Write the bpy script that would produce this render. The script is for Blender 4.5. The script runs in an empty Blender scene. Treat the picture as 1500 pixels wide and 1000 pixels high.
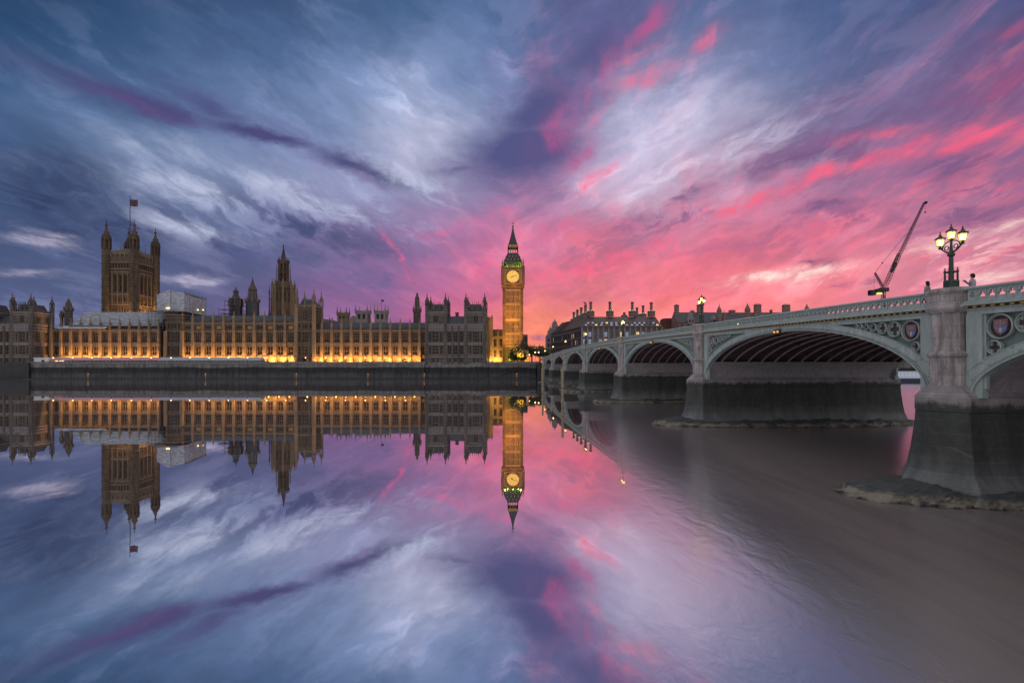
import bpy, math, random
from math import sin, cos, pi, radians, atan2, hypot, sqrt, exp
from mathutils import Vector
random.seed(7)
SC = bpy.context.scene
COL = SC.collection

# ------------------------------------------------------------------ camera
CAM_Z, FPX, HX, HY = 8.0, 700.0, 750.0, 534.0      # eye height over the water, focal length / horizon of a 1500 px frame
cam = bpy.data.cameras.new('camera')
cam.sensor_width = 36.0
cam.lens = FPX / 1500.0 * 36.0
cam.shift_y = 34.0 / 1500.0
cam.clip_start, cam.clip_end = 0.5, 9000.0
cam_o = bpy.data.objects.new('camera', cam)
cam_o.location = (0, 0, CAM_Z)
cam_o.rotation_euler = (radians(90), 0, 0)
COL.objects.link(cam_o)
SC.camera = cam_o
SC.view_settings.view_transform = 'Standard'
SC.view_settings.look = 'None'
SC.view_settings.exposure = 0.0
SC.view_settings.gamma = 1.0
SC.cycles.use_denoising = True
SC.cycles.max_bounces = 6
SC.cycles.diffuse_bounces = 2
SC.cycles.glossy_bounces = 4
SC.cycles.sample_clamp_indirect = 4.0
SC.cycles.caustics_reflective = True
SC.cycles.caustics_refractive = False

def lin(r, g=None, b=None):
    """8 bit display colour -> linear triple"""
    if g is None:
        g = b = r
    f = lambda c: (c / 255 / 12.92) if c / 255 <= 0.04045 else ((c / 255 + 0.055) / 1.055) ** 2.4
    return (f(r), f(g), f(b))

# ------------------------------------------------------------------ node helpers
class NT:
    def __init__(self, tree):
        self.t = tree
        tree.nodes.clear()
    def node(self, kind, **kw):
        n = self.t.nodes.new(kind)
        for k, v in kw.items():
            setattr(n, k, v)
        return n
    def put(self, sock, v):
        if isinstance(v, bpy.types.NodeSocket):
            self.t.links.new(v, sock)
        elif v is not None:
            if isinstance(v, (tuple, list)) and len(v) == 3 and sock.type == 'RGBA':
                v = (*v, 1)
            sock.default_value = v
    def m(self, op, a, b=None, c=None, clamp=False):
        n = self.node('ShaderNodeMath', operation=op, use_clamp=clamp)
        for i, v in enumerate((a, b, c)):
            if v is not None:
                self.put(n.inputs[i], v)
        return n.outputs[0]
    def vm(self, op, a, b=None, c=None, scale=None):
        n = self.node('ShaderNodeVectorMath', operation=op)
        for i, v in enumerate((a, b, c)):
            if v is not None:
                self.put(n.inputs[i], v)
        if scale is not None:
            self.put(n.inputs['Scale'], scale)
        return n.outputs['Value'] if op in ('DOT_PRODUCT', 'LENGTH', 'DISTANCE') else n.outputs['Vector']
    def xyz(self, v):
        n = self.node('ShaderNodeSeparateXYZ')
        self.put(n.inputs[0], v)
        return n.outputs
    def comb(self, x, y, z):
        n = self.node('ShaderNodeCombineXYZ')
        for i, v in enumerate((x, y, z)):
            self.put(n.inputs[i], v)
        return n.outputs[0]
    def noise(self, vec, scale=1.0, detail=4.0, rough=0.55, dist=0.0, out='Fac', lac=2.0):
        n = self.node('ShaderNodeTexNoise')
        if vec is not None:
            self.put(n.inputs['Vector'], vec)
        for k, v in (('Scale', scale), ('Detail', detail), ('Roughness', rough), ('Distortion', dist), ('Lacunarity', lac)):
            self.put(n.inputs[k], v)
        return n.outputs[out]
    def smooth(self, v, lo, hi, to0=0.0, to1=1.0):
        n = self.node('ShaderNodeMapRange', interpolation_type='SMOOTHSTEP')
        for i, q in enumerate((v, lo, hi, to0, to1)):
            self.put(n.inputs[i], q)
        return n.outputs[0]
    def mix(self, fac, a, b, mode='MIX'):
        n = self.node('ShaderNodeMix', data_type='RGBA', blend_type=mode)
        self.put(n.inputs[0], fac)
        self.put(n.inputs[6], a)
        self.put(n.inputs[7], b)
        return n.outputs[2]
    def mixs(self, fac, a, b):
        n = self.node('ShaderNodeMixShader')
        self.put(n.inputs[0], fac)
        self.put(n.inputs[1], a)
        self.put(n.inputs[2], b)
        return n.outputs[0]

# ------------------------------------------------------------------ the dusk sky (the only daylight left: the sun has set)
def sky_dir(x, y):
    return (atan2(x - HX, FPX), atan2(HY - y, hypot(FPX, x - HX)))

world = bpy.data.worlds.new('World')
SC.world = world
world.use_nodes = True
W = NT(world.node_tree)
tc = W.node('ShaderNodeTexCoord')
D = tc.outputs['Generated']
dx, dy, dz = W.xyz(D)[:3]
az0 = W.m('ARCTAN2', dx, dy)
zz = W.m('ABSOLUTE', dz)
el0 = W.m('ARCSINE', zz)
# curl the regions a little so that nothing in the sky has a clean outline
wn = W.noise(W.vm('MULTIPLY', D, (1, 1, 1.6)), 4.5, 5, 0.6, 0, 'Color')
wv = W.vm('MULTIPLY', W.vm('SUBTRACT', wn, (0.5, 0.5, 0.5)), (0.26, 0.15, 0))
wn2 = W.noise(W.vm('MULTIPLY', D, (1, 1, 2.2)), 19, 4, 0.65, 0, 'Color')
wv2 = W.vm('MULTIPLY', W.vm('SUBTRACT', wn2, (0.5, 0.5, 0.5)), (0.075, 0.04, 0))
AE0 = W.comb(az0, el0, 0.0)
AE = W.vm('ADD', AE0, W.vm('ADD', wv, wv2))

# regions of the sky: x, y (where they stand in the view), display colour, share of pink, dark, bright cloud
SKY = [
 (-60, 20, 40, 66, 100, 0, .30, .15), (150, 20, 46, 72, 108, 0, .45, .20), (330, 10, 52, 76, 114, 0, .6, .15), (560, 15, 66, 94, 134, 0, .35, .3),
 (740, 20, 78, 104, 146, 0, .3, .3), (890, 30, 92, 98, 142, .2, .4, .2), (1040, 20, 84, 104, 146, .15, .35, .3), (1230, 20, 70, 94, 138, 0, .45, .3),
 (1420, 15, 62, 84, 128, .05, .5, .2), (1560, 60, 80, 80, 122, .3, .5, .2),
 (20, 130, 56, 86, 126, 0, .25, .3), (190, 120, 72, 100, 140, 0, .3, .3), (360, 100, 84, 110, 152, 0, .45, .3), (520, 130, 108, 132, 174, 0, .3, .5),
 (660, 110, 124, 144, 186, 0, .2, .5), (830, 110, 120, 116, 160, .3, .3, .3), (990, 130, 138, 142, 180, .25, .25, .4), (1150, 110, 112, 124, 166, .05, .4, .5),
 (1320, 120, 98, 108, 152, .05, .5, .4), (1480, 130, 120, 90, 132, .6, .5, .2),
 (20, 220, 74, 100, 140, 0, .5, .4), (180, 215, 112, 136, 174, 0, .35, .5), (340, 200, 110, 132, 172, 0, .4, .4), (480, 170, 140, 158, 198, 0, .25, .6),
 (600, 205, 204, 206, 232, .0, .05, .5), (930, 190, 196, 192, 222, .15, .1, .5), (1070, 200, 190, 186, 214, .1, .3, .7), (1230, 200, 142, 134, 172, .15, .6, .5),
 (1380, 190, 140, 108, 148, .5, .6, .3), (1520, 230, 150, 105, 145, .6, .5, .3),
 (20, 300, 66, 84, 118, 0, .8, .3), (150, 300, 74, 90, 124, 0, .8, .4), (270, 270, 132, 146, 180, 0, .3, .9), (390, 260, 140, 150, 188, 0, .4, .9), (530, 300, 142, 144, 184, 0, .5, .9),
 (660, 290, 150, 142, 182, .12, .3, .6), (800, 300, 160, 126, 168, .2, .5, .3), (950, 270, 208, 186, 212, .2, .3, .9), (1080, 280, 190, 142, 172, .5, .7, .5), (1240, 270, 178, 116, 150, .7, .7, .4), (1420, 280, 176, 116, 150, .8, .6, .5),
 (20, 370, 82, 94, 132, 0, .5, .6), (160, 370, 86, 94, 132, 0, .6, .3), (300, 350, 96, 104, 144, 0, .7, .6), (420, 360, 104, 100, 144, 0, .6, .4), (540, 370, 128, 104, 150, .12, .5, .2),
 (660, 370, 170, 114, 158, .25, .4, .1), (790, 370, 200, 122, 160, .35, .5, .3), (920, 360, 206, 120, 152, .6, .6, .3), (1070, 350, 222, 116, 144, .9, .5, .3), (1230, 350, 208, 114, 146, .9, .5, .4), (1420, 360, 206, 132, 156, .9, .4, .7),
 (20, 440, 86, 96, 132, 0, .3, .5), (200, 440, 98, 100, 138, 0, .2, .5), (360, 430, 104, 98, 138, .05, .3, .3), (500, 440, 140, 104, 152, .08, .2, .1), (620, 430, 182, 110, 156, .2, .2, .1),
 (720, 420, 222, 118, 150, .5, .2, .3), (860, 420, 242, 130, 142, .55, .3, .3),
 (870, 470, 255, 144, 124, .15, .1, .2), (1000, 425, 248, 126, 136, .7, .15, .4), (1150, 430, 252, 146, 144, .5, .1, .8), (1330, 420, 238, 146, 158, .8, .2, .8), (1500, 420, 236, 150, 160, .8, .2, .8),
 (680, 500, 222, 112, 140, .3, 0, 0), (790, 508, 255, 152, 104, .0, .05, .1), (950, 488, 255, 152, 122, .1, 0, .3), (1200, 500, 240, 128, 134, .3, 0, .3), (1450, 510, 225, 130, 140, .3, 0, .3),
 (560, 505, 168, 106, 152, .0, 0, 0), (380, 510, 114, 100, 142, 0, 0, 0), (150, 510, 100, 102, 140, 0, 0, .2),
]
den = acc = acc2 = None
for (x, y, r, g, b, pk, dk, wh) in SKY:
    a, e = sky_dir(x, y)
    q = W.vm('MULTIPLY', W.vm('SUBTRACT', AE, (a, e, 0)), (9.2, 12.0, 0))
    w = W.m('EXPONENT', W.m('MULTIPLY', W.vm('DOT_PRODUCT', q, q), -1.0))
    c, k = lin(r, g, b), (pk, dk, wh)
    if den is None:
        den, acc, acc2 = w, W.vm('SCALE', c, scale=w), W.vm('SCALE', k, scale=w)
    else:
        den = W.m('ADD', den, w)
        acc = W.vm('MULTIPLY_ADD', W.comb(w, w, w), c, acc)
        acc2 = W.vm('MULTIPLY_ADD', W.comb(w, w, w), k, acc2)
EPS = 2e-3
BACK = (0.62, 0.61, 0.64)          # unseen eastern and overhead sky, made paler to fill the bridge face
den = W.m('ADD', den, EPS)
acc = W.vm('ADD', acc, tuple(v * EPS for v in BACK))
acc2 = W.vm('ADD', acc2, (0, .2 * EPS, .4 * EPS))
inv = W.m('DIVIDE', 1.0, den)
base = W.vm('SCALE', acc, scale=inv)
kp, kd, kw = W.xyz(W.vm('SCALE', acc2, scale=inv))[:3]

# wind-drawn cloud: noise on the flat cloud layer, drawn out along the wind, so that it fans out from the horizon
zi = W.m('DIVIDE', 1.0, W.m('ADD', zz, 0.10))
PL = W.comb(W.m('MULTIPLY', dx, zi), W.m('MULTIPLY', dy, zi), 0.0)
def layer(ang, sx, sy, detail, rough, dist, off):
    ca, sa = cos(ang), sin(ang)
    u = W.vm('DOT_PRODUCT', PL, (ca * sx, sa * sx, 0))
    v = W.vm('DOT_PRODUCT', PL, (-sa * sy, ca * sy, 0))
    return W.noise(W.comb(W.m('ADD', u, off), v, off * .7), 1.0, detail, rough, dist)
nA = layer(0.10, 1.9, 1.1, 8, 0.62, 0.5, 3.1)       # broad masses
nB = layer(-0.16, 3.6, 1.25, 7, 0.60, 0.7, 11.3)     # drawn-out strands
def billow(su, sv, tilt, detail, rough, dist, off):
    # heaped cloud seen from the side: flat-based, drawn out level, tilting up away from the low centre
    v = W.m('SUBTRACT', el0, W.m('MULTIPLY', W.m('ABSOLUTE', az0), tilt))
    p = W.vm('ADD', W.comb(W.m('MULTIPLY_ADD', az0, su, off), W.m('MULTIPLY', v, sv), off * .31), W.vm('MULTIPLY', wv, (su * .5, sv * .5, 0)))
    return W.noise(p, 1.0, detail, rough, dist)
nC = billow(6.5, 15.0, .30, 8, 0.62, 0.35, 23.9)     # mottling
nG = billow(15.0, 34.0, .26, 6, 0.66, 0.5, 113.0)   # tufts
nF = billow(2.6, 6.5, .30, 7, 0.60, 0.3, 71.0)       # banks
nD = layer(-0.28, 9.0, 1.9, 5, 0.6, 0.6, 41.0)      # fine streaks
nE = layer(0.02, 13.0, 5.0, 5, 0.65, 1.0, 57.0)     # wisps

def streak(x0, y0, x1, y1, wid, gain=1.0, warped=True):
    """soft band between two points of the sky"""
    a0, e0 = sky_dir(x0, y0)
    a1, e1 = sky_dir(x1, y1)
    L = hypot(a1 - a0, e1 - e0)
    ux, uy = (a1 - a0) / L, (e1 - e0) / L
    p = W.vm('SUBTRACT', AEs if warped else AE0, ((a0 + a1) / 2, (e0 + e1) / 2, 0))
    s, t = 1.0 / (L * .5), 1.0 / (wid / 900.0)
    u = W.vm('DOT_PRODUCT', p, (ux * s, uy * s, 0))
    v = W.vm('DOT_PRODUCT', p, (-uy * t, ux * t, 0))
    d = W.m('MULTIPLY_ADD', u, u, W.m('MULTIPLY', v, v))
    return W.m('MULTIPLY', W.m('EXPONENT', W.m('MULTIPLY', d, -1.0)), gain)
AEs = W.vm('ADD', AE0, W.vm('ADD', W.vm('MULTIPLY', wv, (.22, .22, 0)), W.vm('MULTIPLY', wv2, (.7, .7, 0))))
AEl = AEs

mod = W.m('ADD', 1.0, W.m('ADD', W.m('MULTIPLY', W.m('SUBTRACT', nC, 0.5), .95), W.m('MULTIPLY', W.m('SUBTRACT', nD, 0.5), 0.28)))
sky = W.vm('SCALE', base, scale=mod)
# bright, thin, still lit cloud
fw = W.m('MULTIPLY', W.smooth(W.m('MULTIPLY_ADD', nC, .75, W.m('MULTIPLY', nB, .25)), .50, .60), kw)
sky = W.mix(W.m('MULTIPLY', fw, .75), sky, W.vm('ADD', W.vm('MULTIPLY', sky, (1.35, 1.3, 1.28)), (.14, .135, .145)))
# pink undersides
fp = W.m('MULTIPLY', W.smooth(W.m('MULTIPLY_ADD', nC, .35, W.m('MULTIPLY_ADD', nB, .35, W.m('MULTIPLY', nD, .30))), .485, .585), kp)
sky = W.mix(W.m('MULTIPLY', fp, .86), sky, lin(250, 124, 144))
# slate cloud in shadow
fd = W.m('MULTIPLY', W.smooth(W.m('MULTIPLY_ADD', nF, .60, W.m('MULTIPLY', nC, .40)), .475, .555), kd)
dark = W.mix(kp, lin(58, 74, 106), lin(122, 76, 116))
sky = W.mix(W.m('MULTIPLY', fd, .8), sky, dark)

# single cloud banks and streaks that stand out
def paint(mask, colour, strength, rag=None):
    global sky
    if rag is not None:
        mask = W.m('MULTIPLY', W.m('MULTIPLY', mask, W.smooth(rag, .34, .62, .25, 1.25), clamp=True), W.smooth(nE, .30, .66, .45, 1.15), clamp=True)
    sky = W.mix(W.m('MULTIPLY', mask, strength, clamp=True), sky, colour)
def several(*segs):
    m = None
    for s in segs:
        q = streak(*s)
        m = q if m is None else W.m('MAXIMUM', m, q)
    return m
paint(several((590, 215, 690, 195, 42, 1), (900, 215, 1060, 170, 46, 1), (1000, 250, 1120, 210, 26, .7), (880, 300, 1010, 262, 16, .8)), lin(214, 210, 232), .60, nC)
paint(several((680, 232, 860, 205, 52, 1.4), (715, 205, 860, 110, 52, 1.2), (800, 120, 940, 25, 38, 1.0), (640, 252, 720, 240, 9, .8)), lin(84, 86, 130), .90)
paint(several((790, 225, 850, 160, 30, .8), (840, 165, 915, 65, 20, 1), (905, 80, 990, -10, 13, 1), (820, 270, 868, 190, 22, .8)), lin(186, 90, 142), .75, nD)
paint(several((846, 290, 902, 238, 8, 1.1), (890, 130, 1000, 92, 13, .9), (1014, 70, 1062, 42, 12, 1), (862, 180, 905, 130, 10, .9), (905, 100, 960, 70, 9, .8)), lin(246, 116, 150), .8, nD)
paint(several((60, 100, 330, 188, 15, 1.2), (280, 168, 480, 220, 13, 1.2), (440, 210, 630, 280, 15, 1.2), (240, 122, 390, 195, 15, .9), (360, 178, 470, 205, 20, .5)), lin(76, 76, 120), .92)
paint(several((455, 228, 595, 284, 5, 1), (130, 128, 330, 192, 6, .6)), lin(116, 86, 132), .45, nD)
paint(several((60, 230, 175, 268, 11, 1.1), (-20, 262, 160, 330, 30, 1.1), (-20, 335, 260, 335, 24, 1), (280, 275, 350, 292, 8, .8), (30, 290, 110, 320, 16, .8)), lin(52, 64, 98), .92, nC)
paint(several((350, 298, 500, 348, 20, 1.2), (440, 338, 620, 378, 19, .9), (230, 335, 420, 376, 22, .9), (480, 390, 600, 420, 20, .6)), lin(88, 90, 134), .92, nC)
paint(several((185, 258, 340, 290, 20, 1), (210, 318, 330, 345, 10, 1), (400, 284, 570, 318, 13, 1), (330, 250, 480, 275, 22, .8), (560, 255, 650, 278, 16, .9), (170, 205, 320, 240, 22, .6)), lin(190, 196, 220), .75, nC)
def tuft(mask, colour, strength, lo, hi):
    global sky
    t_ = W.smooth(W.m('MULTIPLY_ADD', nG, .55, W.m('MULTIPLY', nC, .45)), lo, hi)
    sky = W.mix(W.m('MULTIPLY', W.m('MULTIPLY', mask, t_), strength, clamp=True), sky, colour)
tuft(several((200, 262, 420, 300, 34, 1), (380, 280, 620, 325, 34, 1), (200, 320, 360, 350, 22, 1), (560, 250, 660, 285, 24, 1)), lin(186, 192, 218), .58, .47, .58)
tuft(several((-30, 255, 170, 300, 44, 1), (-30, 330, 330, 350, 30, 1), (340, 305, 560, 365, 30, 1)), lin(56, 68, 102), .72, .52, .43)
tuft(several((870, 285, 1060, 235, 30, 1), (1000, 210, 1200, 175, 30, .5)), lin(222, 210, 230), .6, .49, .58)
tuft(several((1080, 240, 1330, 190, 40, 1), (900, 330, 1080, 300, 26, .9), (1300, 330, 1520, 260, 34, .9), (1150, 330, 1300, 310, 18, .8)), lin(118, 86, 130), .75, .52, .44)
tuft(several((780, 400, 1000, 350, 50, 1), (1000, 400, 1200, 350, 40, .8), (690, 400, 760, 330, 30, .8)), lin(252, 128, 148), .65, .49, .58)
tuft(several((1330, 400, 1510, 350, 40, 1), (1120, 420, 1260, 395, 18, .7)), lin(255, 206, 206), .75, .50, .59)
paint(several((-30, 402, 62, 400, 5, 1.2), (235, 408, 328, 410, 6.5, 1.2), (10, 345, 100, 356, 6, 1), (30, 330, 120, 352, 4, .8)), lin(196, 188, 210), .62, nC)
paint(several((1020, 322, 1180, 268, 10, 1.1), (1170, 262, 1300, 228, 11, 1.1), (1280, 232, 1520, 180, 14, 1.1), (1230, 205, 1330, 190, 7, .9), (1180, 250, 1270, 232, 8, .8)), lin(252, 108, 136), .85, nD)
paint(several((1400, 150, 1520, 95, 16, 1), (1440, 60, 1520, 40, 9, .5)), lin(206, 88, 130), .75, nD)
paint(several((1290, 262, 1500, 212, 17, 1.1), (1060, 262, 1200, 218, 16, 1), (1175, 302, 1272, 291, 8, 1.5), (950, 302, 1045, 274, 10, 1), (1340, 332, 1520, 292, 11, 1), (1130, 170, 1330, 120, 20, .6), (1200, 210, 1400, 150, 14, .6)), lin(112, 84, 126), .75, nC)
paint(several((1080, 412, 1200, 398, 7.5, 1.4), (1180, 400, 1250, 390, 6, 1), (1400, 350, 1500, 325, 6, .8), (1420, 410, 1500, 396, 6, .7), (1340, 372, 1420, 352, 5, .6)), lin(255, 226, 216), .9, nD)
paint(several((1170, 386, 1230, 383, 5, 1.2), (1218, 418, 1252, 416, 4, 1.2), (1270, 412, 1300, 408, 4, .9)), lin(140, 88, 124), .85, nC)
paint(several((560, 340, 600, 405, 5, 1), (700, 330, 770, 296, 7, .5), (620, 350, 690, 326, 6, .6), (690, 420, 730, 370, 6, .7)), lin(232, 106, 152), .7, nD)
paint(several((770, 360, 850, 325, 13, .9), (780, 410, 930, 375, 15, .8), (850, 390, 1020, 345, 12, .8)), lin(252, 110, 140), .65, nD)
paint(several((880, 330, 1000, 318, 12, .8), (800, 345, 900, 300, 14, .6), (1000, 370, 1120, 352, 8, .5)), lin(168, 104, 146), .7, nC)
paint(several((772, 498, 803, 497, 5, 1.1)), lin(140, 88, 150), .7, nC)
bg = W.node('ShaderNodeBackground')
hs = W.node('ShaderNodeHueSaturation')
hs.inputs['Saturation'].default_value = 1.03
hs.inputs['Value'].default_value = 1.06
W.put(hs.inputs['Color'], sky)
W.put(bg.inputs[0], hs.outputs[0])
bg.inputs[1].default_value = 1.0
wo = W.node('ShaderNodeOutputWorld')
W.t.links.new(bg.outputs[0], wo.inputs[0])
world.cycles.sampling_method = 'MANUAL'
world.cycles.sample_map_resolution = 512

# ------------------------------------------------------------------ mesh and object helpers
def px(x, Y):  return (x - HX) * Y / FPX           # width at a given distance
def pz(y, Y):  return CAM_Z + (HY - y) * Y / FPX   # height over the water at a given distance

class MB:
    """collects faces; build() links them as ONE mesh object"""
    def __init__(self):
        self.v, self.f, self.mi, self.cur, self.T = [], [], [], 0, None
    def mat(self, i):
        self.cur = i
        return self
    def add(self, vs, fs):
        o = len(self.v)
        self.v.extend(self.T(p) for p in vs) if self.T else self.v.extend(vs)
        self.f.extend(tuple(i + o for i in q) for q in fs)
        self.mi.extend([self.cur] * len(fs))
        return self
    def box(self, x0, x1, y0, y1, z0, z1):
        v = [(x0, y0, z0), (x1, y0, z0), (x1, y1, z0), (x0, y1, z0), (x0, y0, z1), (x1, y0, z1), (x1, y1, z1), (x0, y1, z1)]
        return self.add(v, [(3, 2, 1, 0), (4, 5, 6, 7), (0, 1, 5, 4), (1, 2, 6, 5), (2, 3, 7, 6), (3, 0, 4, 7)])
    def loft(self, rings, cap0=True, cap1=True, closed=True):
        n, vs, fs = len(rings[0]), [], []
        for r in rings:
            vs.extend(r)
        for k in range(len(rings) - 1):
            for i in range(n if closed else n - 1):
                j = (i + 1) % n
                fs.append((k * n + i, k * n + j, (k + 1) * n + j, (k + 1) * n + i))
        if cap0:
            fs.append(tuple(range(n - 1, -1, -1)))
        if cap1:
            fs.append(tuple((len(rings) - 1) * n + i for i in range(n)))
        return self.add(vs, fs)
    def lathe(self, cx, cy, prof, n=8, rot=None):
        rot = pi / n if rot is None else rot
        return self.loft([[(cx + r * cos(2 * pi * i / n + rot), cy + r * sin(2 * pi * i / n + rot), z) for i in range(n)] for r, z in prof])
    def sq(self, cx, cy, prof):
        return self.loft([[(cx - r, cy - r, z), (cx + r, cy - r, z), (cx + r, cy + r, z), (cx - r, cy + r, z)] for r, z in prof])
    def prism(self, pts, y0, y1):
        """outline in x,z pushed along y"""
        n = len(pts)
        v = [(p[0], y0, p[1]) for p in pts] + [(p[0], y1, p[1]) for p in pts]
        return self.add(v, [tuple(range(n)), tuple(range(2 * n - 1, n - 1, -1))] + [(i, i + n, (i + 1) % n + n, (i + 1) % n) for i in range(n)])
    def tube(self, a, b, r, r2=None, n=5):
        a, b = Vector(a), Vector(b)
        d = (b - a).normalized()
        u = d.orthogonal().normalized()
        w = d.cross(u)
        r2 = r if r2 is None else r2
        R = lambda c, q: [tuple(c + (u * cos(2 * pi * i / n) + w * sin(2 * pi * i / n)) * q) for i in range(n)]
        return self.loft([R(a, r), R(b, r2)])
    def path(self, pts, r, n=6):
        P = [Vector(p) for p in pts]
        rings = []
        for i, p in enumerate(P):
            d = (P[min(i + 1, len(P) - 1)] - P[max(i - 1, 0)]).normalized()
            u = d.cross(Vector((0.31, .92, .11))).normalized()
            w = d.cross(u)
            q = r[i] if isinstance(r, (list, tuple)) else r
            rings.append([tuple(p + (u * cos(2 * pi * k / n) + w * sin(2 * pi * k / n)) * q) for k in range(n)])
        return self.loft(rings)
    def ball(self, c, r, n=8, m=6, sz=1.0):
        prof = [(max(r * sin(pi * k / m), r * .02), c[2] - r * sz * cos(pi * k / m)) for k in range(m + 1)]
        return self.lathe(c[0], c[1], prof, n)
    def build(self, name, mats, parent=None, smooth=False, at=None):
        """at: a point that becomes the object's origin"""
        me = bpy.data.meshes.new(name)
        off = Vector(at) if at is not None else (Vector(parent.location) if parent is not None and parent.type == 'EMPTY' and not parent.get('local') else Vector((0, 0, 0)))
        if parent is not None and parent.type == 'MESH' and not parent.get('local'):
            g = parent.parent
            while g is not None and g.parent is not None:
                g = g.parent
            if g is not None and not g.get('local'):
                off = Vector(g.location)
        vs = [(p[0] - off[0], p[1] - off[1], p[2] - off[2]) for p in self.v] if off.length > 0 else self.v
        me.from_pydata(vs, [], self.f)
        mats = mats if isinstance(mats, (list, tuple)) else [mats]
        for q in mats:
            me.materials.append(q)
        if len(mats) > 1:
            me.polygons.foreach_set('material_index', self.mi)
        if smooth:
            me.polygons.foreach_set('use_smooth', [True] * len(me.polygons))
        me.update()
        return link(name, me, parent)

def link(name, me, parent=None, loc=(0, 0, 0), rz=0.0, scale=None):
    o = bpy.data.objects.new(name, me)
    COL.objects.link(o)
    o.location = loc
    o.rotation_euler = (0, 0, rz)
    if scale:
        o.scale = scale if isinstance(scale, (tuple, list)) else (scale,) * 3
    o.parent = parent
    return o

def tag(o, label=None, cat=None, group=None, kind=None):
    for k, v in (('label', label), ('category', cat), ('group', group), ('kind', kind)):
        if v:
            o[k] = v
    return o

def thing(name, label, cat, loc=(0, 0, 0), rz=0.0, group=None, local=False):
    o = bpy.data.objects.new(name, None)
    o.empty_display_size = .5
    COL.objects.link(o)
    o.location = loc
    o.rotation_euler = (0, 0, rz)
    if local:
        o['local'] = 1
    return tag(o, label, cat, group)

def kids(o):
    return [c for c in COL.objects if c.parent == o]

def dup(root, loc, rz=None, label=None, group=None, scale=None):
    r = root.copy()
    COL.objects.link(r)
    r.location = loc
    if rz is not None:
        r.rotation_euler = (0, 0, rz)
    if scale:
        r.scale = (scale,) * 3
    if label:
        r['label'] = label
    if group:
        r['group'] = group
    for ch in TREE.setdefault(root.name, kids(root)):
        c = ch.copy()
        COL.objects.link(c)
        c.parent = r
        for g in TREE.setdefault(ch.name, kids(ch)):
            d = g.copy()
            COL.objects.link(d)
            d.parent = c
    return r
TREE = {}

# ------------------------------------------------------------------ materials
def mat(name, colour, rough=.8, spec=.3, metal=0.0, var=.25, vscale=.6, bump=.0, bscale=8.0, fn=None, emit=None, es=0.0):
    m = bpy.data.materials.new(name)
    m.use_nodes = True
    N = NT(m.node_tree)
    out = N.node('ShaderNodeOutputMaterial')
    b = N.node('ShaderNodeBsdfPrincipled')
    N.t.links.new(b.outputs[0], out.inputs[0])
    g = N.node('ShaderNodeNewGeometry').outputs['Position']
    c = colour if len(colour) == 3 else colour[:3]
    col = None
    if var:
        n1 = N.noise(g, vscale, 6, .65)
        n2 = N.noise(g, vscale * 9, 3, .6)
        k = N.m('ADD', 1.0, N.m('ADD', N.m('MULTIPLY', N.m('SUBTRACT', n1, .5), 2 * var), N.m('MULTIPLY', N.m('SUBTRACT', n2, .5), 1.2 * var)))
        col = N.vm('SCALE', c, scale=k)
    if fn:
        col = fn(N, g, col if col is not None else c)
    N.put(b.inputs['Base Color'], col if col is not None else c)
    N.put(b.inputs['Roughness'], rough)
    b.inputs['Specular IOR Level'].default_value = spec
    b.inputs['Metallic'].default_value = metal
    if bump:
        bn = N.node('ShaderNodeBump')
        bn.inputs['Strength'].default_value = bump
        bn.inputs['Distance'].default_value = .05
        N.put(bn.inputs['Height'], N.noise(g, bscale, 5, .65))
        N.t.links.new(bn.outputs[0], b.inputs['Normal'])
    if emit:
        N.put(b.inputs['Emission Color'], emit)
        b.inputs['Emission Strength'].default_value = es
    return m

def masonry(bw, bh, amount):
    """ashlar joints worked in world space on any upright face"""
    def f(N, g, col):
        x, y, z = N.xyz(g)[:3]
        u = N.m('ADD', x, N.m('MULTIPLY', y, .83))
        br = N.node('ShaderNodeTexBrick')
        N.put(br.inputs['Vector'], N.comb(u, z, 0))
        br.inputs['Color1'].default_value = (1, 1, 1, 1)
        br.inputs['Color2'].default_value = (.82, .82, .84, 1)
        br.inputs['Mortar'].default_value = (1 - amount,) * 3 + (1,)
        for k, v in (('Scale', 1.0), ('Mortar Size', .02), ('Mortar Smooth', .3), ('Brick Width', bw), ('Row Height', bh)):
            br.inputs[k].default_value = v
        return N.mix(1.0, col, br.outputs[0], 'MULTIPLY')
    return f

def gothic(N, g, col):
    """weathered limestone worked all over with blind panelling: close uprights and short cross bands"""
    x, y, z = N.xyz(g)[:3]
    u = N.m('ADD', x, N.m('MULTIPLY', y, 1.0))
    a = N.m('PINGPONG', u, .34)
    a = N.smooth(a, .05, .13, .45, 1.0)
    b = N.m('PINGPONG', N.m('ADD', z, .2), .95)
    b = N.smooth(b, .05, .2, .5, 1.0)
    k = N.m('MINIMUM', a, b)
    soot = N.smooth(N.noise(N.vm('MULTIPLY', g, (1, 1, .25)), .35, 5, .7), .35, .7, .62, 1.12)
    return N.vm('SCALE', col, scale=N.m('MULTIPLY', k, soot))

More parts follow.
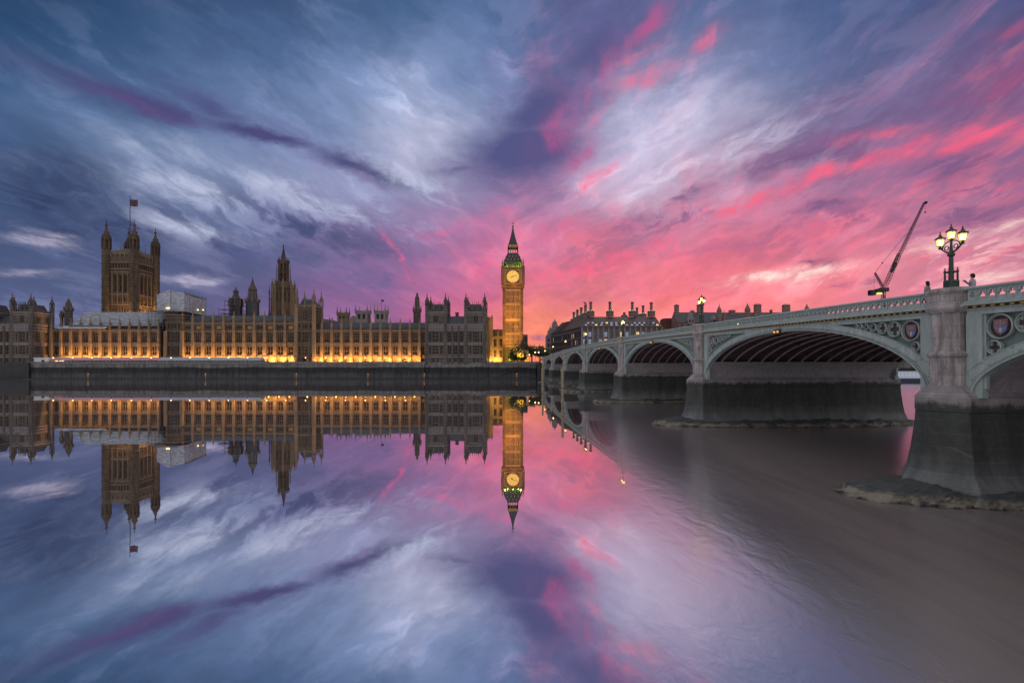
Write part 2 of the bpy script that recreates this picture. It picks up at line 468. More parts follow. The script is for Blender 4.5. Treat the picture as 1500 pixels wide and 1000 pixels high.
def tide(N, g, col):
    """river masonry: pale and streaked above the tide line, dark weed below it"""
    x, y, z = N.xyz(g)[:3]
    n = N.noise(N.vm('MULTIPLY', g, (1, 1, .45)), 1.3, 8, .72)
    n2 = N.noise(g, 3.2, 5, .7)
    lvl = N.m('ADD', z, N.m('MULTIPLY', N.m('SUBTRACT', n, .5), 1.6))
    weed = N.smooth(lvl, 5.45, 5.85, 1.0, 0.0)
    low = N.smooth(lvl, .6, 3.2, .55, 0.0)
    wc = N.mix(n2, (.022, .025, .022), (.090, .094, .088))
    wc = N.mix(low, wc, (.25, .26, .27))
    u = N.m('ADD', x, N.m('MULTIPLY', y, .83))
    br = N.node('ShaderNodeTexBrick')
    N.put(br.inputs['Vector'], N.comb(u, z, 0))
    br.inputs['Color1'].default_value = (1, 1, 1, 1)
    br.inputs['Color2'].default_value = (.85, .85, .86, 1)
    br.inputs['Mortar'].default_value = (1.55, 1.55, 1.6, 1)
    for k, v in (('Scale', 1.0), ('Mortar Size', .014), ('Mortar Smooth', .4), ('Brick Width', 1.9), ('Row Height', .78)):
        br.inputs[k].default_value = v
    streaks = N.smooth(N.noise(N.vm('MULTIPLY', g, (.8, .8, .2)), 1.0, 5, .65), .3, .7, .72, 1.2)
    c = N.mix(weed, col, wc)
    return N.vm('SCALE', N.mix(1.0, c, br.outputs[0], 'MULTIPLY'), scale=streaks)

def wallweed(N, g, col):
    x, y, z = N.xyz(g)[:3]
    n = N.noise(N.vm('MULTIPLY', g, (.12, 1, 1)), .6, 6, .65)
    lvl = N.m('ADD', z, N.m('MULTIPLY', N.m('SUBTRACT', n, .5), 2.2))
    a = N.smooth(lvl, 6.1, 6.9, 1.0, 0.0)
    b = N.smooth(lvl, 1.5, 4.6, 1.0, 0.0)
    c = N.mix(a, col, (.030, .030, .032))
    c = N.mix(N.m('MULTIPLY', b, .8), c, (.085, .090, .098))
    st = N.smooth(N.noise(N.vm('MULTIPLY', g, (.8, .8, .12)), 1.0, 6, .7), .33, .66, .55, 1.3)
    c = masonry(3.4, 1.15, .45)(N, g, c)
    return N.vm('SCALE', c, scale=st)

def rustdrip(N, g, col):
    n = N.noise(N.vm('MULTIPLY', g, (2.2, 2.2, .16)), 1.6, 4, .6)
    n2 = N.noise(g, .5, 4, .6)
    r = N.m('MULTIPLY', N.smooth(n, .60, .74), N.smooth(n2, .40, .62))
    c = N.mix(N.m('MULTIPLY', r, .55), col, (.20, .13, .085))
    d = N.smooth(N.noise(N.vm('MULTIPLY', g, (1.2, 1.2, .3)), 2.4, 5, .65), .3, .7, .80, 1.08)
    return N.vm('SCALE', c, scale=d)

def rows(pitch, depth):
    def f(N, g, col):
        z = N.xyz(g)[2]
        k = N.smooth(N.m('PINGPONG', z, pitch / 2), .0, pitch * .22, 1 - depth, 1.0)
        return N.vm('SCALE', col, scale=k)
    return f

def sheets(N, g, col):
    """crinkled weather sheeting over scaffold"""
    x, y, z = N.xyz(g)[:3]
    n = N.noise(N.vm('MULTIPLY', g, (.35, .35, 2.2)), 1.0, 4, .6, 1.0)
    k = N.smooth(n, .35, .66, .5, 1.25)
    v = N.smooth(N.m('PINGPONG', N.m('ADD', x, y), 1.3), 0, .12, .7, 1.0)
    return N.vm('SCALE', col, scale=N.m('MULTIPLY', k, v))

def stained(N, g, col):
    c = masonry(1.9, .74, .34)(N, g, col)
    n = N.noise(N.vm('MULTIPLY', g, (2.4, 2.4, .35)), 1.2, 6, .68)
    k = N.smooth(n, .36, .62, .58, 1.12)
    sp = N.smooth(N.noise(g, 16, 3, .6), .35, .6, .82, 1.1)
    return N.vm('SCALE', c, scale=N.m('MULTIPLY', k, sp))

M = {}
M['stone'] = mat('weathered limestone', (.145, .106, .078), .9, .2, 0, .22, .5, fn=gothic)
M['stone_dark'] = mat('limestone with recess shade', (.105, .074, .052), .9, .2, 0, .3, .5, fn=gothic)  # tower core, darkened to paint shade between the raised panels
M['stone_plain'] = mat('plain limestone', (.195, .145, .105), .9, .2, 0, .28, .4)
M['stone_grey'] = mat('grey limestone', (.158, .130, .116), .9, .2, 0, .25, .4, fn=gothic)
M['stone_pale'] = mat('pale stone', (.27, .235, .235), .85, .2, 0, .25, .5)
M['roof'] = mat('cast iron roof', (.062, .072, .092), .55, .4, .3, .3, .8, fn=rows(1.1, .45))
M['slate'] = mat('slate', (.075, .070, .080), .6, .4, 0, .3, .9, fn=rows(.7, .4))
M['lead'] = mat('dark lead', (.055, .055, .070), .55, .4, .2, .3, .7, fn=rows(1.25, .5))
M['sheet'] = mat('white weather sheeting', (.40, .42, .48), .6, .3, 0, .15, .5, fn=sheets)
M['sheet_dark'] = mat('grey weather sheeting', (.26, .28, .32), .6, .3, 0, .2, .5, fn=sheets)
M['scaffold'] = mat('scaffold tube', (.10, .10, .105), .5, .4, .3, .2)
M['glass'] = mat('dark leaded glass', (.012, .012, .016), .3, .22, 0, .3, .8)
M['stone_frame'] = mat('window stonework', (.19, .14, .10), .9, .2, 0, .2, .6)
M['black'] = mat('black iron', (.014, .014, .016), .5, .5, 0, .2, 3)
M['gold'] = mat('gilding', (.50, .33, .09), .45, .5, .6, .2, 3)
M['green'] = mat('bridge green paint', (.355, .41, .395), .5, .35, 0, .20, .7, fn=rustdrip)
M['green_dark'] = mat('dark green paint and dentil shade', (.045, .062, .060), .6, .3, 0, .3, 1.2)
M['green_mid'] = mat('middle green paint', (.15, .205, .185), .55, .35, 0, .2, 1.2, fn=rustdrip)
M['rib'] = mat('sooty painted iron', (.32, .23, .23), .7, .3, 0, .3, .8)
M['soffit'] = mat('sooted deck plates and tracery shade', (.085, .058, .064), .8, .2, 0, .4, .7)
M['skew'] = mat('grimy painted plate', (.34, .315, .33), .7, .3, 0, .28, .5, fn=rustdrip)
M['granite'] = mat('grey granite', (.40, .355, .35), .8, .3, 0, .34, 1.1, bump=.5, bscale=7, fn=stained)
M['pier'] = mat('tidal granite', (.30, .275, .27), .7, .35, 0, .25, .9, bump=.5, bscale=4, fn=tide)
M['embank'] = mat('embankment granite', (.17, .16, .155), .8, .3, 0, .3, .4, fn=wallweed)
M['coping'] = mat('parapet granite', (.19, .18, .18), .85, .25, 0, .3, .5)
M['lamp_glass'] = mat('lamp glass', (.9, .8, .4), .3, .5, 0, 0, emit=(1.0, .62, .10), es=1.5)
M['lamp_glass'].node_tree.nodes['Principled BSDF'].inputs['Alpha'].default_value = .72
M['lamp_core'] = mat('burning mantle', (.9, .9, .8), .3, .5, 0, 0, emit=(1.0, .70, .20), es=24)
M['lamp_far'] = mat('far lamp globe', (.9, .8, .5), .3, .5, 0, 0, emit=(1.0, .78, .32), es=6)
M['lamp_warm'] = mat('terrace lamp globe', (.9, .7, .4), .3, .5, 0, 0, emit=(1.0, .66, .26), es=5)
M['lamp_iron'] = mat('lamp standard iron', (.030, .050, .042), .45, .5, .2, .2, 4)
M['pave'] = mat('asphalt and paving', (.055, .055, .058), .9, .2, 0, .3, .3)
M['grassland'] = mat('park ground', (.05, .055, .035), .95, .1, 0, .4, .05)
M['road'] = mat('asphalt', (.05, .05, .052), .9, .2, 0, .2, .8)
M['brick'] = mat('red brick', (.16, .065, .055), .9, .2, 0, .3, .5, fn=rows(1.5, .0))
M['bronze'] = mat('dark bronze', (.165, .112, .108), .5, .5, .3, .25, .8, fn=rows(1.0, .35))
M['bark'] = mat('bark', (.06, .045, .035), .9, .1)
M['leaf'] = mat('dark leaves', (.040, .055, .022), .7, .3, 0, .6, .7)
M['leaf_light'] = mat('fresh leaves', (.085, .10, .030), .7, .3, 0, .5, .9)
M['win_warm'] = mat('lit office window', (.5, .4, .2), .4, .4, 0, .4, .9, emit=(1.0, .62, .22), es=1.0)
M['win_cool'] = mat('office window', (.10, .12, .15), .12, .8, 0, .3, .5)
M['win_pale'] = mat('lit window with cool tubes', (.3, .35, .4), .3, .5, 0, .3, .6, emit=(.50, .60, .85), es=.32)
M['awning_pink'] = mat('pink striped awning', (.50, .30, .36), .8, .2, 0, .12, .6)
M['awning_blue'] = mat('blue grey awning', (.36, .38, .44), .8, .2, 0, .12, .6)
M['white'] = mat('white paint', (.72, .70, .74), .6, .3, 0, .1, .6)
M['yellow'] = mat('yellow paint', (.42, .22, .03), .5, .4, 0, .2, 2)
M['flood'] = mat('floodlight lens', (.9, .7, .4), .3, .5, 0, 0, emit=(1.0, .55, .12), es=5)
M['shield'] = mat('shield', (.25, .12, .14), .6, .3, 0, .25, 3)
M['shield_blue'] = mat('blue charge', (.11, .19, .40), .6, .3, 0, .2, 3)
M['shield_white'] = mat('white charge', (.42, .42, .46), .6, .3, 0, .2, 3)
M['amber'] = mat('amber marker lens', (.9, .4, .1), .4, .4, 0, 0, emit=(1.0, .33, .05), es=.9)
M['tail'] = mat('red marker', (.4, .05, .04), .5, .4, 0, 0)
M['skin'] = mat('skin', (.42, .25, .19), .6, .3, 0, .05, 3)
M['hair'] = mat('dark hair', (.022, .016, .014), .7, .3, 0, .2, 9)
M['coat'] = mat('grey coat', (.23, .21, .24), .85, .2, 0, .15, 6)
M['coat_pale'] = mat('pale pink jacket', (.42, .34, .40), .85, .2, 0, .15, 6)
M['rock'] = None
def rockcol(N, g, col):
    z = N.xyz(g)[2]
    n = N.noise(g, 1.1, 7, .7)
    lvl = N.m('ADD', z, N.m('MULTIPLY', N.m('SUBTRACT', n, .5), .9))
    band = N.m('MULTIPLY', N.m('MULTIPLY', N.smooth(lvl, -.05, .18), N.smooth(lvl, .36, .56, 1.0, 0.0)), N.smooth(N.noise(g, .7, 6, .7), .38, .56))
    c = N.mix(N.m('MULTIPLY', band, .85), col, (.25, .215, .165))
    return N.mix(N.smooth(lvl, -.02, .08, .85, 0.0), c, (.012, .011, .011))
M['rock'] = mat('weedy rubble', (.060, .064, .062), .75, .4, 0, .5, 1.3, bump=.9, bscale=3.2, fn=rockcol)

from mathutils import noise as mn
def fractal(v, h, lac, octv):
    return mn.fractal(v, h, lac, octv)
# ------------------------------------------------------------------ river and land
def water_mat():
    m = bpy.data.materials.new('river water')
    m.use_nodes = True
    N = NT(m.node_tree)
    out = N.node('ShaderNodeOutputMaterial')
    g = N.node('ShaderNodeNewGeometry').outputs['Position']
    x, y, z = N.xyz(g)[:3]
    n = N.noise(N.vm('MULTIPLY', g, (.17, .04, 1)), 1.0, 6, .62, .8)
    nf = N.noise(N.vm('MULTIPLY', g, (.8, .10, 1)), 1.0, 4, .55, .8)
    # slack and glassy over most of the river; ruffled by the current towards the bridge, with muddy brown that paints in the bridge's dark reflection
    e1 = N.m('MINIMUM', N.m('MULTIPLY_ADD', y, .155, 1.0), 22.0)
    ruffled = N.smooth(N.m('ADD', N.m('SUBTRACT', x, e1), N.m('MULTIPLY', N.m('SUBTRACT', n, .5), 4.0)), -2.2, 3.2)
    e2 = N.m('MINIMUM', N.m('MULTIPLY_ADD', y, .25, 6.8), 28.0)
    painted_reflection = N.smooth(N.m('ADD', N.m('SUBTRACT', x, e2), N.m('ADD', N.m('MULTIPLY', N.m('SUBTRACT', n, .5), 5.0), N.m('MULTIPLY', N.m('SUBTRACT', nf, .5), 3.0))), -3.8, 4.0)
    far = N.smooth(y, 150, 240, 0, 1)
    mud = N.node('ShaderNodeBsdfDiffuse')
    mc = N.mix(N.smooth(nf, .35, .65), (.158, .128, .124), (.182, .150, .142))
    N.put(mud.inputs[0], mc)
    g1 = N.node('ShaderNodeBsdfGlossy')
    g1.inputs['Color'].default_value = (.90, .90, .92, 1)
    N.put(g1.inputs['Roughness'], N.m('ADD', .012, N.m('MULTIPLY', far, .05)))
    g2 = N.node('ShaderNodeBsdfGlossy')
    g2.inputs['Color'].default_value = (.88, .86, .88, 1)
    N.put(g2.inputs['Roughness'], N.m('ADD', .185, N.m('MULTIPLY', painted_reflection, .075)))
    bn = N.node('ShaderNodeBump')
    bn.inputs['Strength'].default_value = .17
    bn.inputs['Distance'].default_value = .12
    wv = N.noise(N.vm('MULTIPLY', g, (.9, .5, 1)), 1.2, 4, .55, .5)
    N.put(bn.inputs['Height'], wv)
    N.t.links.new(bn.outputs[0], g2.inputs['Normal'])
    b1 = N.node('ShaderNodeBump')
    b1.inputs['Strength'].default_value = .02
    b1.inputs['Distance'].default_value = .1
    N.put(b1.inputs['Height'], N.noise(N.vm('MULTIPLY', g, (.5, .25, 1)), 1.0, 3, .5, .3))
    N.t.links.new(b1.outputs[0], g1.inputs['Normal'])
    fr = N.node('ShaderNodeFresnel')
    fr.inputs['IOR'].default_value = 1.34
    N.t.links.new(bn.outputs[0], fr.inputs['Normal'])
    f2 = N.m('ADD', N.m('MULTIPLY', N.m('SUBTRACT', 1.0, painted_reflection), .80), N.m('MULTIPLY', painted_reflection, N.m('MULTIPLY_ADD', fr.outputs[0], .80, .14)))
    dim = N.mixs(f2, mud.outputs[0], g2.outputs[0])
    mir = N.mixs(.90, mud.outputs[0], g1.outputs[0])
    N.t.links.new(N.mixs(N.m('MAXIMUM', ruffled, painted_reflection), mir, dim), out.inputs[0])
    return m

w = MB()
nx = [-3000, -900, -500, -300, -150, -60, 0, 30, 60, 150, 300, 600, 900, 3000]
for a, b in zip(nx, nx[1:]):
    w.add([(a, -60, 0), (b, -60, 0), (b, 275, 0), (a, 275, 0)], [(0, 1, 2, 3)])
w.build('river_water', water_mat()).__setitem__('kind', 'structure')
gd = MB()
gd.add([(-6000, 257, -3), (6000, 257, -3), (6000, 7000, -3), (-6000, 7000, -3)], [(0, 1, 2, 3)])
gd.build('ground', M['grassland']).__setitem__('kind', 'structure')
pv = MB()
pv.box(-900, 14, 276.2, 900, -2.5, 9.1)
pv.box(14, 900, 256.5, 900, -2.5, 9.1)
pv.build('pavement', M['pave']).__setitem__('kind', 'structure')
tr = MB()
tr.box(-520, -48.9, 266.0, 276, -2.5, 9.1)
tr.box(-14.4, 13.8, 269.0, 276, -2.5, 9.1)
tr.build('terrace_path', M['pave']).__setitem__('kind', 'structure')

# ------------------------------------------------------------------ the bridge
BA = atan2(.9989, -.0469)                 # the bridge runs away over the river
BO = (27.06, 29.6, 0.0)
def B(s, y, z):                            # bridge frame -> world
    return (BO[0] + s * cos(BA) - y * sin(BA), BO[1] + s * sin(BA) + y * cos(BA), z)
PIERS = [0, 34.9, 72.9, 112.5, 150.5, 185.4]
ENDS = [-32.5] + PIERS + [217.3]
BW = 26.0
def ztop(s): return 13.95 - 1.4e-4 * (s - 98) ** 2
bridge = thing('road_bridge', 'pale green iron arch bridge on grey granite piers crossing the river', 'bridge', BO, BA, local=True)
FLIP = lambda p: (p[0], -BW - p[1], p[2])

def sweep(mb, s0, s1, prof, n=14):
    mb.loft([[(s, y, ztop(s) + dz) for y, dz in prof] for s in [s0 + (s1 - s0) * i / n for i in range(n + 1)]])
def rect(y0, y1, z0, z1): return [(y0, z0), (y1, z0), (y1, z1), (y0, z1)]

class Arch:
    def __init__(self, s0, s1):
        self.sm, self.a = (s0 + s1) / 2, (s1 - s0) / 2
        self.zs = 6.2
        self.h = ztop(self.sm) - 1.82 - self.zs
    def pt(self, th, o, k=.62):
        return (self.sm - (self.a + o) * cos(th), self.zs + (self.h + o * k) * sin(th))
    def band(self, mb, o0, o1, y0, y1, t0=0.0, t1=pi, n=44):
        R = []
        for i in range(n + 1):
            t = t0 + (t1 - t0) * i / n
            (sa, za), (sb, zb) = self.pt(t, o0), self.pt(t, o1)
            R.append([(sa, y0, za), (sb, y0, zb), (sb, y1, zb), (sa, y1, za)])
        mb.loft(R)
    def zat(self, s, o, k=.62):
        q = (s - self.sm) / (self.a + o)
        return self.zs + (self.h + o * k) * sqrt(max(0, 1 - q * q))

def trefoil(mb, s, w, z0, z1, y0, y1, dz):
    """pierced balustrade panel"""
    n, hz, zc = 24, (z1 - z0) / 2, (z0 + z1) / 2
    out, inn = [], []
    for i in range(n):
        t = 2 * pi * i / n + pi / n
        c, q = cos(t), sin(t)
        k = min(w / 2 / abs(c) if abs(c) > 1e-6 else 9, hz / abs(q) if abs(q) > 1e-6 else 9)
        out.append((c * k, q * k))
        r = max(.095, max(.118 * (cos(t - a) + sqrt(max(0, (.098 / .118) ** 2 - sin(t - a) ** 2))) if abs(sin(t - a)) < .83 and cos(t - a) > 0 else 0 for a in (pi / 2, pi * 7 / 6, pi * 11 / 6)))
        inn.append((c * r, q * r - .02))
    vs = []
    for y in (y1, y0):
        for ring in (out, inn):
            vs += [(s + p[0], y, zc + p[1] + dz(s + p[0])) for p in ring]
    fs = []
    for i in range(n):
        j = (i + 1) % n
        fs += [(i, j, n + j, n + i), (2 * n + i, 3 * n + i, 3 * n + j, 2 * n + j), (n + i, n + j, 3 * n + j, 3 * n + i)]
    mb.add(vs, fs)

SHIELD = [(-.5, .55), (.5, .55), (.5, 0), (.33, -.38), (0, -.66), (-.33, -.38), (-.5, 0)]
def tracery(A, s_in, direction, flip):
    """circles, quatrefoils and a painted shield in the spandrel; s_in = edge beside the pier"""
    ring, shade_disc, sh = MB(), MB(), MB()
    ring.T = sh.T = FLIP if flip else None
    def circle(cs, cz, r, foil):
        n = 20
        ring.loft([[(cs + (r + a) * cos(2 * pi * i / n), y, cz + (r + a) * sin(2 * pi * i / n)) for a, y in ((-.10 * r ** .4, -.30), (0, -.30), (0, -.10), (-.05, -.05), (-.10 * r ** .4, -.10))] for i in list(range(n)) + [0]], False, False)
        if foil:
            m = 16
            f = .40 * r
            for k in range(4):
                a = pi / 2 * k
                qs, qz = cs + .42 * r * cos(a), cz + .42 * r * sin(a)
                shade_disc.add([(qs + f * cos(2 * pi * i / m), -.325 + .004 * k, qz + f * sin(2 * pi * i / m)) for i in range(m)], [tuple(range(m))[::-1]])
                ring.loft([[(qs + (f + b) * cos(a - 2.0 + 4.0 * i / 12), y, qz + (f + b) * sin(a - 2.0 + 4.0 * i / 12)) for b, y in ((0, -.30), (.07 * r ** .5, -.30), (.07 * r ** .5, -.17), (0, -.17))] for i in range(13)])
        else:
            m = 24
            shade_disc.add([(cs + r * .9 * cos(2 * pi * i / m), -.322, cz + r * .9 * sin(2 * pi * i / m)) for i in range(m)], [tuple(range(m))[::-1]])
            k = .92 * r
            sh.mat(0).prism([(cs + p[0] * k * 1.12, cz + p[1] * k * 1.12) for p in SHIELD], -.30, -.16)
            sh.mat(1).prism([(cs + p[0] * k * .52 - .24 * k, cz + p[1] * k * .42 - .27 * k) for p in SHIELD[:4] + SHIELD[4:]], -.17, -.145)
            sh.mat(2).prism([(cs + .03 * k - .15 * k, cz - .52 * k), (cs + .09 * k, cz - .5 * k), (cs + .09 * k, cz - .12 * k), (cs - .15 * k, cz - .12 * k)], -.15, -.138)
            sh.mat(2).prism([(cs - .02 * k, cz - .1 * k), (cs + .02 * k, cz - .1 * k), (cs + .02 * k, cz + .58 * k), (cs - .02 * k, cz + .58 * k)], -.16, -.15)
            for (uu, vv) in ((-.28, .28), (.28, .28), (.28, -.14)):
                sh.mat(3).prism([(cs + (uu - .13) * k, cz + (vv - .13) * k), (cs + (uu + .13) * k, cz + (vv - .13) * k), (cs + (uu + .1) * k, cz + (vv + .15) * k), (cs + (uu - .1) * k, cz + (vv + .15) * k)], -.16, -.148)
    def fit(s_left, zmax, rmax):
        r = rmax
        while r > .13:
            cs, cz = s_left + direction * r, zmax(s_left + direction * r) - r
            if all((hypot(cs - p[0], cz - p[1]) >= r) for p in [A.pt(t, .98) for t in [pi * i / 90 for i in range(91)]]) and cz - r > A.zat(cs, .98):
                return cs, cz, r
            r -= .02
        return None
    top = lambda s: ztop(s) - 1.66
    c = fit(s_in, top, .72)
    first = c
    if not c:
        return ring, shade_disc, sh
    circle(*c, False)
    while True:
        c2 = fit(c[0] + direction * (c[2] + .04), top, c[2] * .78)
        if not c2:
            break
        circle(*c2, True)
        c = c2
    c3 = fit(s_in, lambda s: first[1] - first[2] - .03, .42)
    if c3:
        circle(*c3, True)
    return ring, shade_disc, sh

for i in range(7):
    p0, p1 = ENDS[i], ENDS[i + 1]
    A = Arch(p0 + 1.5, p1 - 1.5)
    near = i <= 2
    # the spandrel walls of both faces, plus the frame plates round them
    span = None
    for flip in (False, True):
        wl = MB()
        wl.T = FLIP if flip else None
        N_ = 48
        for k in range(N_):
            q = []
            for t in (pi * k / N_, pi * (k + 1) / N_):
                s, z = A.pt(t, .25)
                q.append((s, z))
            wl.add([(q[0][0], -.36, q[0][1]), (q[1][0], -.36, q[1][1]), (q[1][0], -.36, ztop(q[1][0]) - 1.3), (q[0][0], -.36, ztop(q[0][0]) - 1.3)], [(0, 1, 2, 3)])
        if span is None:
            span = wl.build('arch_span', M['green_mid'], bridge)
        else:
            wl.build('far_spandrel', M['green_mid'], span)
    for flip in (False, True):
        fr, rg, co, gl, pa, cp, fs_ = MB(), MB(), MB(), MB(), MB(), MB(), MB()
        for q in (fr, rg, co, gl, pa, cp, fs_):
            q.T = FLIP if flip else None
        sweep(fr, p0 + 1.1, p1 - 1.1, rect(-.36, -.012, -1.62, -1.27))
        for e, d in ((p0, 1), (p1, -1)):
            s0, s1 = sorted((e + d * 1.05, e + d * 1.98))
            fr.loft([[(s0, y, 6.05), (s1, y, 6.05), (s1, y, ztop(s1) - 1.6), (s0, y, ztop(s0) - 1.6)] for y in (-.42, -.02)])
            s0, s1 = sorted((e + d * 1.98, e + d * 2.10))
            fr.loft([[(s0, y, 6.6), (s1, y, 6.6), (s1, y, ztop(s1) - 1.6), (s0, y, ztop(s0) - 1.6)] for y in (-.36, -.14)])
        A.band(rg, .34, .98, -.36, 0)
        A.band(rg, 0.0, .13, -.5, .10)
        A.band(rg, .13, .20, -.5, -.06)
        A.band(rg, .20, .27, -.5, .05)
        A.band(rg, .27, .34, -.5, -.07)
        A.band(rg, .98, 1.06, -.36, .03)
        rg.mat(1)
        ns_ = int(A.a * 2 / 1.9)
        for k in range(1, ns_):
            th = pi * k / ns_
            A.band(rg, .35, .97, -.02, .005, th - .012 / A.a, th + .012 / A.a, 1)
            for o_ in (.42, .90):
                for q_ in (-.09, .09):
                    a_, b_ = A.pt(th + q_ / A.a, o_)
                    rg.box(a_ - .022, a_ + .022, -.01, .014, b_ - .022, b_ + .022)
        rg.mat(0)
        sweep(co, p0, p1, rect(-.30, .36, -1.10, -.97))
        sweep(co, p0, p1, rect(-.30, .27, -.97, -.90))
        sweep(co, p0, p1, rect(-.25, .20, -.90, -.80))
        sweep(co, p0, p1, rect(-.36, .10, -1.34, -1.27))
        sweep(gl.mat(0), p0, p1, rect(-.36, .055, -1.27, -1.10))  # dark backing paints the shadow gap behind the dentils
        nd = int((p1 - p0) / .5)
        gl.mat(1)
        for k in range(nd):
            s = p0 + (k + .5) * .5
            gl.box(s - .11, s + .11, .05, .20, ztop(s) - 1.24, ztop(s) - 1.12)
        np_ = int((p1 - p0 - 2.6) / .52)
        w_ = (p1 - p0 - 2.6) / np_
        for k in range(np_):
            s = p0 + 1.3 + (k + .5) * w_
            trefoil(pa, s, w_ + .002, -.80, -.17, -.02, .13, ztop)
            pa.box(s - w_ / 2 - .03, s - w_ / 2 + .03, .12, .17, ztop(s - w_ / 2) - .80, ztop(s - w_ / 2) - .17)
        sweep(cp, p0, p1, [(-.14, -.17), (.24, -.17), (.32, -.08), (.26, 0), (-.10, .03), (-.16, -.02)])
        fr.build('spandrel_frame', M['green'], span)
        rg.build('arch_ring', [M['green'], M['green_mid']], span)
        co.build('cornice', M['green'], span)
        gl.build('dentil_band', [M['green_dark'], M['gold']], span)
        pa.build('parapet', M['green'], span)
        cp.build('coping', M['green'], span)
    for flip in (False, True):
        if flip and i > 1:
            continue
        for e, d in ((p0, 1), (p1, -1)):
            r_, d_, s_ = tracery(A, e + d * 2.12, d, flip)
            if r_.v:
                r_.mat(1).add(d_.v, d_.f)  # discs in the dark soffit colour paint shade into the openings
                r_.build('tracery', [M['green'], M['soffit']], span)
                s_.build('shield', [M['shield'], M['shield_blue'], M['shield_white'], M['coat']], span)
    # underside
    sf = MB()
    t0 = math.asin(min(.9, 2.15 / A.h))
    NN = 36
    R = []
    for k in range(NN + 1):
        s, z = A.pt(pi * k / NN, .62)
        R.append([(s, -.4, z), (s, -BW + .4, z)])
    sf.loft(R, False, False, False)
    for k in range(1, 10):
        s, z = A.pt(pi * k / 10, .44)
        sf.box(s - .12, s + .12, -BW + .6, -.6, z - .16, z + .2)
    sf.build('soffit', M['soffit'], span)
    for fl in (0, 1):
        sk = MB()
        R = []
        for k in range(9):
            t = t0 * k / 8
            s, z = A.pt(t if not fl else pi - t, .03)
            R.append([(s, -.55, z), (s, -BW + .55, z)])
        sk.loft(R, False, False, False)
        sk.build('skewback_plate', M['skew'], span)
    for k in range(14 if i < 4 else 8):
        rb = MB()
        y = -1.5 - (BW - 3.0) * k / (13 if i < 4 else 7)
        A.band(rb, .06, .34, y - .07, y + .07, t0 * .9, pi - t0 * .9, 30)
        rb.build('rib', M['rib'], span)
    if i in (1, 2, 3, 4, 5):
        nv = MB()
        s = A.sm
        z = ztop(s) - 1.98
        nv.mat(0).box(s - .5, s + .5, .10, .24, z - .05, z + .42)
        for q in (-.27, .27):
            nv.mat(1).ball((s + q, .27, z + .16), .11)
        nv.build('navigation_light', [M['green_dark'], M['amber']], span)

# deck
dk = MB()
sweep(dk, ENDS[0], ENDS[-1], rect(-BW + .3, -.3, -1.5, -1.2), 60)
dk.build('deck', M['road'], bridge)
for y0, y1 in ((-3.6, -.32), (-BW + .32, -BW + 3.6)):
    fw_ = MB()
    sweep(fw_, ENDS[0], ENDS[-1], rect(y0, y1, -1.19, -.90), 60)
    fw_.build('footway', M['pave'], bridge)

def base_plan(hw, nose, ch, z):
    f = [(hw, ch), (hw * .24, nose), (-hw * .24, nose), (-hw, ch)]
    return [(s, y, z) for s, y in f] + [(-s, -BW - y, z) for s, y in f]

